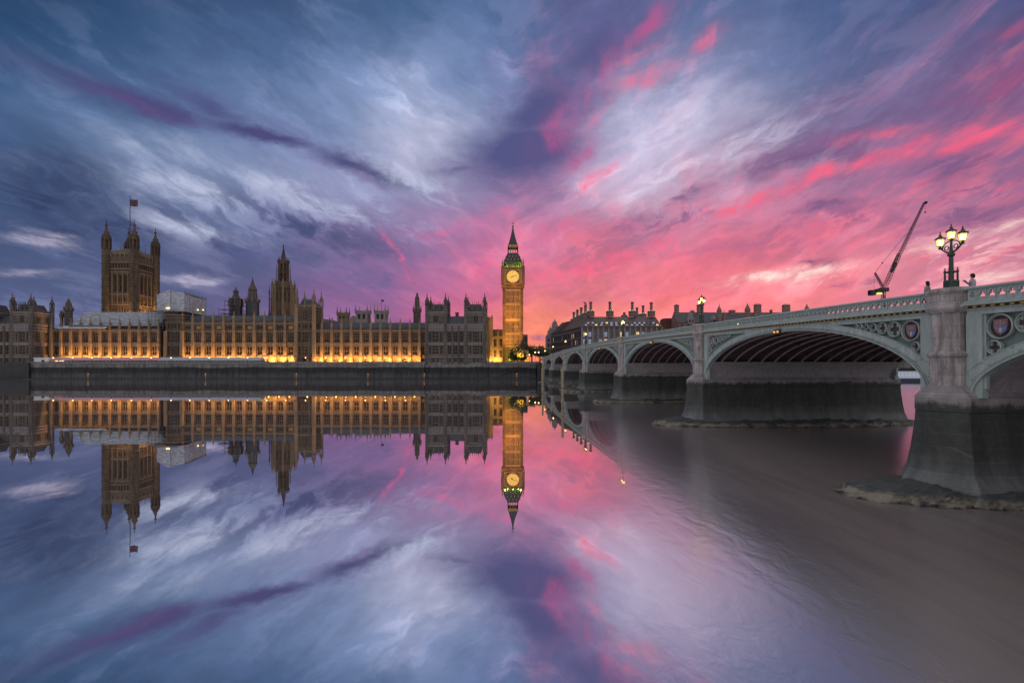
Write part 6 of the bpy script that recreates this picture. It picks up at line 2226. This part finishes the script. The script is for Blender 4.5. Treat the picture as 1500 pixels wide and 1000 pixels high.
    for x, yt, yb, Y in ((942, 447.5, 459.5, 352), (933, 450.5, 461, 368), (914.5, 457.5, 462, 378)):
        chimney(px(x, Y), Y, pz(yb, Y), pz(yt, Y), .9, x == 942)
    fg = MB()
    X, Y = px(856.3, 330), 330
    fg.tube((X, Y, pz(446, Y)), (X - .8, Y, pz(441.5, Y)), .08, n=4)
    fg.add([(X - .7, Y, pz(441.8, Y)), (X + 1.6, Y - .2, pz(444.2, Y)), (X + 1.1, Y, pz(446, Y)), (X - .3, Y, pz(444, Y))], [(0, 1, 2, 3)])
    fg.build('roof_flag', [M['flag_red']], roof)
M['chim'] = mat('chimney uplight', (.9, .8, .4), .4, .4, 0, 0, emit=(1.0, .82, .30), es=3.0)
office_block()

# ------------------------------------------------------------------ white turreted corner building by the street
def corner_block():
    Y = 385.0
    z = lambda y: pz(y, Y)
    X0, X1 = px(801, Y), px(832, Y)
    w = X1 - X0
    t = thing('turreted_corner_building', 'pale ornate stone building with domed turrets beyond the bridge end', 'building', ((X0 + X1) / 2, Y, TZ))
    mb = MB()
    H = []
    for k in range(6):
        for a, b in ((500, 495.5), (508, 503), (517, 511.5)):
            c = w * (k + .5) / 6
            H.append((c - .75, c + .75, z(a), z(b)))
    facade(mb, (X0, Y), (1, 0), (0, -1), 0, w, TZ, z(491), H, .4)
    mb.box(X0, X1, Y + .8, Y + 16, TZ, z(491.3))
    for x, hw, yt in ((805, 2.4, 484), (812.5, 3.6, 474), (823, 3.0, 482)):
        mb.box(px(x - hw, Y), px(x + hw, Y), Y - .5, Y + 5, z(492), z(yt))
    mb.build('wall', M['stone_pale'], t)
    for a, b, z0, z1 in H:
        add_window(t, X0 + (a + b) / 2, Y + .38, z0, window_mesh(b - a, z1 - z0, 2, (.5,), False))
    for x, yb, yt, r in ((803, 493, 486, .9), (806.5, 485, 476.5, 1.15), (812.8, 475, 466.5, 1.7), (816.5, 480, 474, .9), (824, 483, 472, 1.9), (829, 486, 480, 1.0), (809, 484, 478, .8)):
        tm = MB()
        turret_mb(tm, px(x, Y), Y + 1.5, z(yb + 4), z(yb), r, z(yt))
        tm.build('domed_turret', M['stone_pale'], t)
    rf = MB()
    rf.loft([[(X0, Y + .5, z(491)), (X1, Y + .5, z(491)), (X1, Y + 16, z(491)), (X0, Y + 16, z(491))], [(X0 + 3, Y + 6, z(484)), (X1 - 2, Y + 6, z(484)), (X1 - 2, Y + 10, z(484)), (X0 + 3, Y + 10, z(484))]])
    rf.build('roof', M['slate'], t)
    for x in (px(818.5, Y), px(806, Y)):
        d = MB()
        d.prism([(x - 1.6, z(491)), (x + 1.6, z(491)), (x + 1.6, z(486)), (x + .9, z(484.5)), (x, z(481)), (x - .9, z(484.5)), (x - 1.6, z(486))], Y - .3, Y + 2.5)
        d.build('gable', M['stone_pale'], t)
corner_block()
def plain_block(name, label, xa, xb, Y, ytop, yroof, mname, depth=14, wins=None, roof='slate', cat='building'):
    z = lambda y: pz(y, Y)
    X0, X1 = px(xa, Y), px(xb, Y)
    t = thing(name, label, cat, ((X0 + X1) / 2, Y, TZ))
    H = []
    n, rows_ = wins or (0, [])
    for k in range(n):
        for a, b in rows_:
            c = (X1 - X0) * (k + .5) / n
            H.append((c - .6, c + .6, z(a), z(b)))
    mb = MB()
    facade(mb, (X0, Y), (1, 0), (0, -1), 0, X1 - X0, TZ, z(ytop), H, .35)
    mb.box(X0, X1, Y + .6, Y + depth, TZ, z(ytop) - .2)
    mb.build('wall', M[mname], t)
    for a, b, z0, z1 in H:
        add_window(t, X0 + (a + b) / 2, Y + .33, z0, window_mesh(b - a, z1 - z0, 2, (.5,), False))
    if yroof < ytop:
        rf = MB()
        rf.loft([[(x, Y - .3, z(ytop)), (x, Y + depth / 2, z(yroof)), (x, Y + depth, z(ytop))] for x in (X0, X1)])
        rf.build('roof', M[roof], t)
    return t, X0, X1, z
t_, a_, b_, z_ = plain_block('far_office', 'dim grey office building behind trees right of the clock tower', 766, 773, 420, 492, 489, 'stone_grey', wins=(3, [(500, 496), (508, 504)]))
t_, a_, b_, z_ = plain_block('brick_tower_block', 'plain dark brick block between the office block and the banded brick hall', 975.5, 989.5, 345, 466, 465, 'brick', wins=(3, [(474, 470)]))

# banded brick halls with tall chimneys
def brick_hall(label, xa, xb, Y, yeave, yridge, chimneys, turrets, gables):
    z = lambda y: pz(y, Y)
    X0, X1 = px(xa, Y), px(xb, Y)
    t = thing('brick_hall', label, 'building', ((X0 + X1) / 2, Y, TZ))
    n = max(4, int((X1 - X0) / 4.5))
    H = []
    for k in range(n):
        c = (X1 - X0) * (k + .5) / n
        for a, b in ((484, 480), (477.8, 474.6)):
            H.append((c - .7, c + .7, z(a), z(b)))
    mb = MB()
    facade(mb, (X0, Y), (1, 0), (0, -1), 0, X1 - X0, TZ, z(yeave), H, .4)
    mb.box(X0, X1, Y + .7, Y + 20, TZ, z(yeave) - .2)
    mb.loft([[(X0, Y, z(yeave)), (X0, Y + 10, z(yridge)), (X0, Y + 20, z(yeave))], [(X0 + .4, Y, z(yeave)), (X0 + .4, Y + 10, z(yridge)), (X0 + .4, Y + 20, z(yeave))]])
    mb.build('wall', M['banded'], t)
    for a, b, z0, z1 in H:
        add_window(t, X0 + (a + b) / 2, Y + .38, z0, window_mesh(b - a, z1 - z0, 2, (.5,), False))
    rf = MB()
    rf.loft([[(x, Y - .5, z(yeave) - .1), (x, Y + 10, z(yridge)), (x, Y + 20.4, z(yeave))] for x in (X0 + .42, X1)])
    roof = rf.build('roof', M['slate'], t)
    for x, hw, yt in chimneys:
        c = MB()
        c.box(px(x - hw, Y), px(x + hw, Y), Y + 8, Y + 11, z(yeave), z(yt) - .8)
        c.box(px(x - hw, Y) - .2, px(x + hw, Y) + .2, Y + 7.8, Y + 11.2, z(yt) - .8, z(yt) - .3)
        for k in range(4):
            c.lathe(px(x - hw + 2 * hw * (k + .5) / 4, Y), Y + 9.5, [(.3, z(yt) - .3), (.25, z(yt) + .4)], 8)
        c.build('chimney', M['banded'], roof)
    for x, r, yb, yt in turrets:
        tm = MB()
        tm.lathe(px(x, Y), Y + .5, [(r, TZ), (r, z(yb)), (r * 1.15, z(yb) + .2), (r * 1.0, z(yb) + .6), (r * .75, z(yb) + r * 1.2), (r * .3, z(yb) + r * 2.0), (r * .12, z(yb) + r * 2.6), (.2, z(yt) - 1), (.02, z(yt))], 12)
        tm.build('turret', M['banded'], t)
    for x, hw, yt in gables:
        g = MB()
        g.mat(0).prism([(px(x - hw, Y), z(yeave) - 1), (px(x + hw, Y), z(yeave) - 1), (px(x + hw, Y), z(yeave) + 2.2), (px(x + hw * .6, Y), z(yeave) + 3.4), (px(x + hw * .5, Y), z(yeave) + 4.4), (px(x, Y), z(yt)), (px(x - hw * .5, Y), z(yeave) + 4.4), (px(x - hw * .6, Y), z(yeave) + 3.4), (px(x - hw, Y), z(yeave) + 2.2)], Y - .4, Y + 4)
        for q in (-.45, .45):
            c = px(x + hw * q, Y)
            g.mat(1).box(c - .5, c + .5, Y - .44, Y - .38, z(yeave) + .2, z(yeave) + 2.2)
        g.build('gable', [M['stone_pale'], M['glass']], roof)
def bands(N, g, col):
    z = N.xyz(g)[2]
    k = N.smooth(N.m('PINGPONG', z, .8), .5, .56, 0, 1)
    return N.mix(k, col, (.34, .29, .27))
M['banded'] = mat('banded brick and stone', (.17, .075, .06), .9, .2, 0, .25, .5, fn=bands)
brick_hall('banded red brick hall with slate roof behind the second lamp', 994, 1062, 330, 472.5, 455.0, [(998, 2.6, 444), (1033.5, 4.0, 443.5), (1021.5, 2.4, 453)], [(1054, 1.6, 456, 443.5), (1061, 1.0, 461, 452)], [(1012.5, 4.6, 456.5), (1046, 2.6, 462)])
brick_hall('longer banded brick hall with tall chimney stacks above the bridge parapet', 1063, 1222, 345, 474, 455.3, [(1081, 3.8, 452), (1086.5, 2.2, 458), (1119.5, 4.3, 443), (1162.5, 4.6, 443.5), (1139.8, .6, 451.5)], [(1095.5, 1.9, 454.5, 443), (1182.5, 1.8, 455, 443.5), (1107, 1.2, 463, 458)], [(1108, 3.4, 461), (1118.5, 4.0, 460)])

# ------------------------------------------------------------------ churches behind the palace
def twin_tower(label, x, Y, hw, yb, yt, spikes, mname, name='church_tower'):
    z = lambda y: pz(y, Y)
    X = px(x, Y)
    r = hw * Y / FPX
    t = thing(name, label, 'church tower', (X, Y, TZ))
    mb = MB()
    H = [(r * .35, r * .85, z(yb - 3), z(yt + 4)), (r * 1.15, r * 1.65, z(yb - 3), z(yt + 4))]
    facade(mb, (X - r, Y - r), (1, 0), (0, -1), 0, 2 * r, TZ, z(yt), H, .8)
    facade(mb, (X + r, Y - r), (0, 1), (1, 0), 0, 2 * r, TZ, z(yt), H, .8)
    mb.box(X - r + .9, X + r - .9, Y - r + .9, Y + r, TZ, z(yt) - .3)
    mb.build('wall', M[mname], t)
    for a, b, z0, z1 in H:
        me = window_mesh(b - a, z1 - z0, 2, (.5,))
        add_window(t, X - r + (a + b) / 2, Y - r + .75, z0, me)
        add_window(t, X + r - .75, Y - r + (a + b) / 2, z0, me, pi / 2)
    pa = MB()
    for q in ((X - r, X + r, Y - r, Y - r), (X + r, X + r, Y - r, Y + r), (X - r, X - r, Y - r, Y + r), (X - r, X + r, Y + r, Y + r)):
        crest(pa, *q, z(yt), 1.0, 1.3, .25)
    pa.box(X - r - .3, X + r + .3, Y - r - .3, Y - r + .1, z(yt) - .5, z(yt))
    pa.build('parapet', M[mname], t)
    for sx in (-1, 1):
        for sy in (-1, 1):
            p = MB()
            pinnacle_mb(p, X + sx * r, Y + sy * r, z(yt) - 2, z(spikes), r * .13)
            p.build('pinnacle', M[mname], t)
    return t, X, z
twin_tower('square church tower with four pinnacles left of the pale twin towers', 503.0, 420, 6.6, 470, 459.5, 449, 'stone_plain')
twin_tower('pale church tower with four pinnacles between brown tower and flagged tower', 532.0, 470, 8.4, 471, 456.5, 447, 'stone_pale')
tf, X_, z__ = twin_tower('pale church tower with a small flag on its roof', 558.6, 470, 7.9, 471, 456.5, 447, 'stone_pale')
fg = MB()
fg.tube((X_, 470, z__(457)), (X_, 470, z__(438.5)), .16, n=5)
fg.build('flagpole', M['black'], tf)
fl = thing('small_flag', 'small dark flag flying above the pale church tower', 'flag', (X_, 470, z__(441)))
fm = MB()
fm.loft([[(X_ + .15 + 2.4 * k / 6, 470 + .25 * sin(k), z__(441.6) - .25 * k / 6), (X_ + .15 + 2.4 * k / 6, 470 + .25 * sin(k), z__(438.8) - .25 * k / 6)] for k in range(7)], False, False, False)
fm.build('cloth', M['flag_red'], fl)
ch = thing('church_gable', 'low pale gabled church roof between brown tower and pale tower', 'church', (px(518, 470), 470, TZ))
mb = MB()
mb.prism([(px(509, 470), TZ), (px(525, 470), TZ), (px(525, 470), pz(468, 470)), (px(517, 470), pz(461.8, 470)), (px(509, 470), pz(468, 470))], 470, 500)
mb.build('gable_wall', M['stone_pale'], ch)
hs = thing('small_spire_roof', 'low dark roof with little spikes right of the turreted tower block', 'roof', (px(480, 320), 320, TZ))
mb = MB()
mb.prism([(px(471, 320), pz(480, 320)), (px(492, 320), pz(480, 320)), (px(490, 320), pz(469.5, 320)), (px(473, 320), pz(466.5, 320))], 318, 326)
for x, y in ((483, 461), (487, 464)):
    pinnacle_mb(mb, px(x, 320), 320, pz(471, 320), pz(y, 320), .25)
mb.build('roof', M['slate'], hs)

# ------------------------------------------------------------------ tower crane
def crane():
    Y = 420.0
    z = lambda y: pz(y, Y)
    P = lambda x, y, d=0: (px(x, Y), Y + d, z(y))
    t = thing('tower_crane', 'luffing tower crane with raised lattice jib against the pink sky', 'crane', (px(1294, Y), Y, TZ))
    def lattice(a, b, w0, w1, n, r):
        mb = MB()
        a, b = Vector(a), Vector(b)
        d = (b - a).normalized()
        u = d.cross(Vector((0, 1, 0))).normalized()
        v = Vector((0, 1, 0))
        def C(i, k):
            f = i / n
            w = w0 + (w1 - w0) * f
            return a + (b - a) * f + u * w * (1, 1, -1, -1)[k] + v * w * (1, -1, -1, 1)[k]
        for i in range(n):
            for k in range(4):
                mb.tube(C(i, k), C(i + 1, k), r, n=4)
                mb.tube(C(i, k), C(i + 1, (k + 1) % 4), r * .65, n=4)
                mb.tube(C(i, k), C(i, (k + 1) % 4), r * .65, n=4)
        return mb
    mast = lattice((px(1294, Y), Y, TZ), P(1294, 427), 1.05, 1.05, 22, .20)
    mast.build('mast', M['black'], t)
    jb = lattice(P(1296.5, 419), P(1318, 371), 1.35, 1.2, 12, .17)
    jb.box(px(1305.2, Y), px(1309.2, Y), Y - .9, Y + .9, z(395), z(386)) if False else None
    jb.build('jib_heel', M['black'], t)
    j2 = lattice(P(1309, 391), P(1354, 297), 1.15, .55, 24, .16)
    j2.build('jib', M['black'], t)
    sw = MB()
    a, b = Vector(P(1306, 398)), Vector(P(1312, 385))
    sw.tube(a, b, 1.35, 1.25, 6)
    sw.build('jib_sheath', M['black'], t)
    hd = MB()
    hd.lathe(px(1356, Y), Y, [(.2, z(299)), (1.3, z(298)), (1.5, z(296.6)), (1.1, z(295.2)), (.2, z(294.6))], 10)
    hd.build('jib_head', M['black'], t)
    af = lattice(P(1293.5, 421), P(1281.5, 399.5), .85, .45, 9, .17)
    af.build('back_mast', M['black'], t)
    cb = MB()
    cb.box(px(1289, Y), px(1300, Y), Y - 2, Y + 2, z(427), z(421.5))
    cb.box(px(1273.5, Y), px(1291, Y), Y - 1.2, Y + 1.2, z(429.5), z(427.8))
    cb.build('slewing_deck', M['black'], t)
    cw = MB()
    cw.box(px(1273.5, Y), px(1280.5, Y), Y - 2, Y + 2, z(432.5), z(425))
    cw.build('counterweight', M['black'], t)
    cab = MB()
    cab.mat(0).box(px(1282, Y), px(1288.5, Y), Y - 2.2, Y + 1, z(428), z(423.5))
    cab.mat(1).box(px(1281.5, Y), px(1289, Y), Y - 2.4, Y - 2.2, z(431.5), z(429))
    cab.build('cab', [M['black'], M['cab_light']], t)
    rp = MB()
    for q in (-.5, .5):
        rp.tube(P(1281.5, 399.5, q), P(1292.5, 385, q), .09, n=4)
        rp.tube(P(1292.5, 385, q), P(1335, 334, q), .08, n=4)
    rp.ball(P(1292.5, 385), .7, 6, 4)
    rp.tube(P(1281.5, 399.5), P(1280, 426), .08, n=4)
    rp.tube(P(1356.5, 297), P(1355.3, 310), .07, n=4)
    rp.ball(P(1355.3, 311), .75, 6, 4)
    rp.build('ropes', M['black'], t)
M['cab_light'] = mat('crane worklight', (.5, .6, .1), .4, .4, 0, 0, emit=(.6, 1.0, .12), es=1.3)
crane()

# ------------------------------------------------------------------ beyond the bridge: moored boat, quay trees
bt = thing('river_boat', 'long dark passenger boat moored beyond the bridge arch', 'boat', (176, 205, 0))
mb = MB()
bx0, bx1, by = 150.0, 200.0, 205.0
mb.loft([[(x, by - w, 0.0 - .6), (x, by - w * 1.08, 2.2 + q), (x, by + w * 1.08, 2.2 + q), (x, by + w, -.6)] for x, w, q in ((bx0, .4, .8), (bx0 + 4, 2.4, .3), (bx0 + 10, 3.2, 0), (bx1 - 8, 3.2, 0), (bx1, 2.4, .2))])
mb.build('hull', M['navy'] if 'navy' in M else M.setdefault('navy', mat('navy hull', (.02, .03, .07), .4, .5, 0, .2)), bt)
cb = MB()
cb.box(bx0 + 8, bx1 - 4, by - 2.6, by + 2.6, 2.2, 3.0)
cb.box(bx0 + 7.5, bx1 - 3.5, by - 2.8, by + 2.8, 4.9, 5.15)
for k in range(24):
    x = bx0 + 8 + (bx1 - bx0 - 12) * k / 23
    cb.box(x - .09, x + .09, by - 2.62, by - 2.5, 3.0, 4.9)
cb.build('cabin', M['white'], bt)
gb = MB()
gb.box(bx0 + 8.2, bx1 - 4.2, by - 2.5, by + 2.5, 3.0, 4.9)
gb.build('cabin_glass', M['win_pale'], bt)
for k, x in enumerate((1322, 1340, 1358, 1380)):
    tree('quayside tree seen through the arch, %s of the row' % ('first', 'second', 'third', 'fourth')[k], x, 262, 505, 530, 26, 40 + k, 'quay_tree', 900)
ql = MB()
qt = thing('quay_lamp', 'x', 'lamp', (0, 0, 0))
mb = MB()
mb.tube((0, 0, 0), (0, 0, 3.6), .09)
mb.build('post', M['black'], qt)
mb = MB()
mb.ball((0, 0, 3.9), .34)
mb.build('globe', M['lamp_warm'], qt)
for k, (x, lb) in enumerate(((1333, 'first orange quay lamp seen through the arch'), (1341, 'middle orange quay lamp seen through the arch'), (1349, 'last orange quay lamp seen through the arch'))):
    loc = (px(x, 255.8), 255.8, 8.6)
    if k == 0:
        qt.location = loc
        qt['label'] = lb
        qt['group'] = 'quay lamps beyond the arch'
    else:
        dup(qt, loc, label=lb, group='quay lamps beyond the arch')
# street lamps past the end of the bridge
sl = None
for x, y, Y, lb in ((784.0, 514.5, 300, 'street lamp glowing left of the last bridge lamp'), (789.0, 516.0, 296, 'street lamp glowing right above the river wall corner'), (775.5, 519.5, 290, 'dim street lamp beside the small gatehouse')):
    X = px(x, Y)
    loc = (X, Y, TZ)
    if sl is None:
        sl = thing('street_lamp', lb, 'street lamp', loc, group='street lamps past the bridge end')
        mb = MB()
        mb.lathe(X, Y, [(.2, TZ), (.1, TZ + .6), (.08, TZ + 6.2)], 7)
        mb.build('post', M['lamp_iron'], sl)
        mb = MB()
        mb.ball((X, Y, TZ + 6.6), .36)
        mb.build('globe', M['lamp_far'], sl)
    else:
        o = dup(sl, loc, label=lb, group='street lamps past the bridge end')
        o.scale = (1, 1, (pz(y, Y) - TZ) / 6.6)

# ------------------------------------------------------------------ people on the bridge
def person(label, s, y, z, face, arms, top, hairlen=.12):
    X, Y, _ = B(s, y, z)
    o = thing('person', label, 'person', (X, Y, z), face, local=True)
    J = [((0, 0, .95), .12), ((0, 0, 1.18), .11), ((0, .0, 1.40), .12), ((0, .0, 1.50), .06), ((0, .015, 1.60), .075), ((0, .02, 1.70), .088), ((0, .015, 1.77), .06)]
    E = [(0, 1), (1, 2), (2, 3), (3, 4), (4, 5), (5, 6)]
    def chain(root, pts):
        p = root
        for c, r in pts:
            J.append((c, r))
            E.append((p, len(J) - 1))
            p = len(J) - 1
        return p
    for sx in (-1, 1):
        chain(0, [((.10 * sx, 0, .88), .11), ((.11 * sx, .01, .50), .075), ((.12 * sx, -.01, .10), .05), ((.13 * sx, .13, .04), .04)])
        pts = arms[0 if sx < 0 else 1]
        e = chain(2, [((.18 * sx, 0, 1.40), .05)] + [((q[0] * sx, q[1], q[2]), q[3]) for q in pts])
        q = J[e][0]
        for k in range(4):
            chain(e, [((q[0] + (-.03 + .02 * k) * sx, q[1] + .05, q[2] + .01), .010), ((q[0] + (-.035 + .022 * k) * sx, q[1] + .085, q[2] - .005), .009)])
        chain(e, [((q[0] - .045 * sx, q[1] + .02, q[2] + .03), .011), ((q[0] - .06 * sx, q[1] + .05, q[2] + .045), .009)])
    me = bpy.data.meshes.new('body')
    me.from_pydata([j[0] for j in J], E, [])
    me.materials.append(M['skin'])
    ob = link('body', me, o)
    sk = ob.modifiers.new('skin', 'SKIN')
    for i, j in enumerate(J):
        me.skin_vertices[0].data[i].radius = (j[1], j[1])
    me.skin_vertices[0].data[0].use_root = True
    ob.modifiers.new('sub', 'SUBSURF').levels = 1
    ob.modifiers['sub'].render_levels = 1
    cl = MB()
    cl.loft([[(rx * cos(2 * pi * k / 14), ry * sin(2 * pi * k / 14), zz_) for k in range(14)] for zz_, rx, ry in ((.78, .21, .16), (.95, .20, .155), (1.15, .20, .165), (1.34, .235, .165), (1.45, .18, .135), (1.50, .09, .095))])
    for sx in (-1, 1):
        pts = [(.19 * sx, 0, 1.42)] + [(q[0] * sx, q[1], q[2]) for q in arms[0 if sx < 0 else 1]][:-1]
        cl.path(pts, [.092, .075, .06][:len(pts)], 8)
    cl.build('jacket', M[top], o, True)
    tr_ = MB()
    for sx in (-1, 1):
        tr_.path([(.09 * sx, 0, .92), (.11 * sx, .01, .5), (.12 * sx, -.01, .08)], [.125, .092, .075], 9)
    tr_.build('trousers', M['black'], o, True)
    hr = MB()
    hr.loft([[(rx * cos(2 * pi * k / 12), oy + ry * sin(2 * pi * k / 12), zz_) for k in range(12)] for zz_, rx, ry, oy in ((1.70 - hairlen, .085, .07, -.05), (1.68, .112, .105, -.025), (1.76, .112, .115, -.01), (1.83, .08, .085, 0), (1.85, .02, .02, 0))])
    hr.build('hair', M['hair'], o, True)
    fc = MB()
    for sx in (-1, 1):
        fc.ball((.034 * sx, .098, 1.71), .012, 6, 4)
    fc.build('eyes', M['hair'], o)
    return o
arm_up = [(.29, .16, 1.22, .042), (.12, .33, 1.42, .034), (.06, .37, 1.46, .03)]
arm_dn = [(.27, .0, 1.14, .05), (.25, .12, .92, .036), (.24, .15, .86, .03)]
p1 = person('person in pale pink jacket holding up a phone beside the nearest lamp', -.55, -.95, ztop(0) - .9, BA + radians(-50), (arm_up, arm_up), 'coat_pale')
person('dark-haired person in grey coat further along the bridge parapet', 2.5, -1.0, ztop(2.5) - .9, BA - radians(60), (arm_dn, arm_dn), 'coat', .2)
X, Y, _ = B(-.55, -.95, 0)
ph = thing('phone', 'dark phone held up by the person in the pink jacket', 'phone', (X, Y, ztop(0) - .9 + 1.45), BA + radians(-50))
mb = MB()
ph['local'] = 1
mb.box(-.075, .075, .42, .432, -.04, .04)
mb.build('phone_body', M['black'], ph)
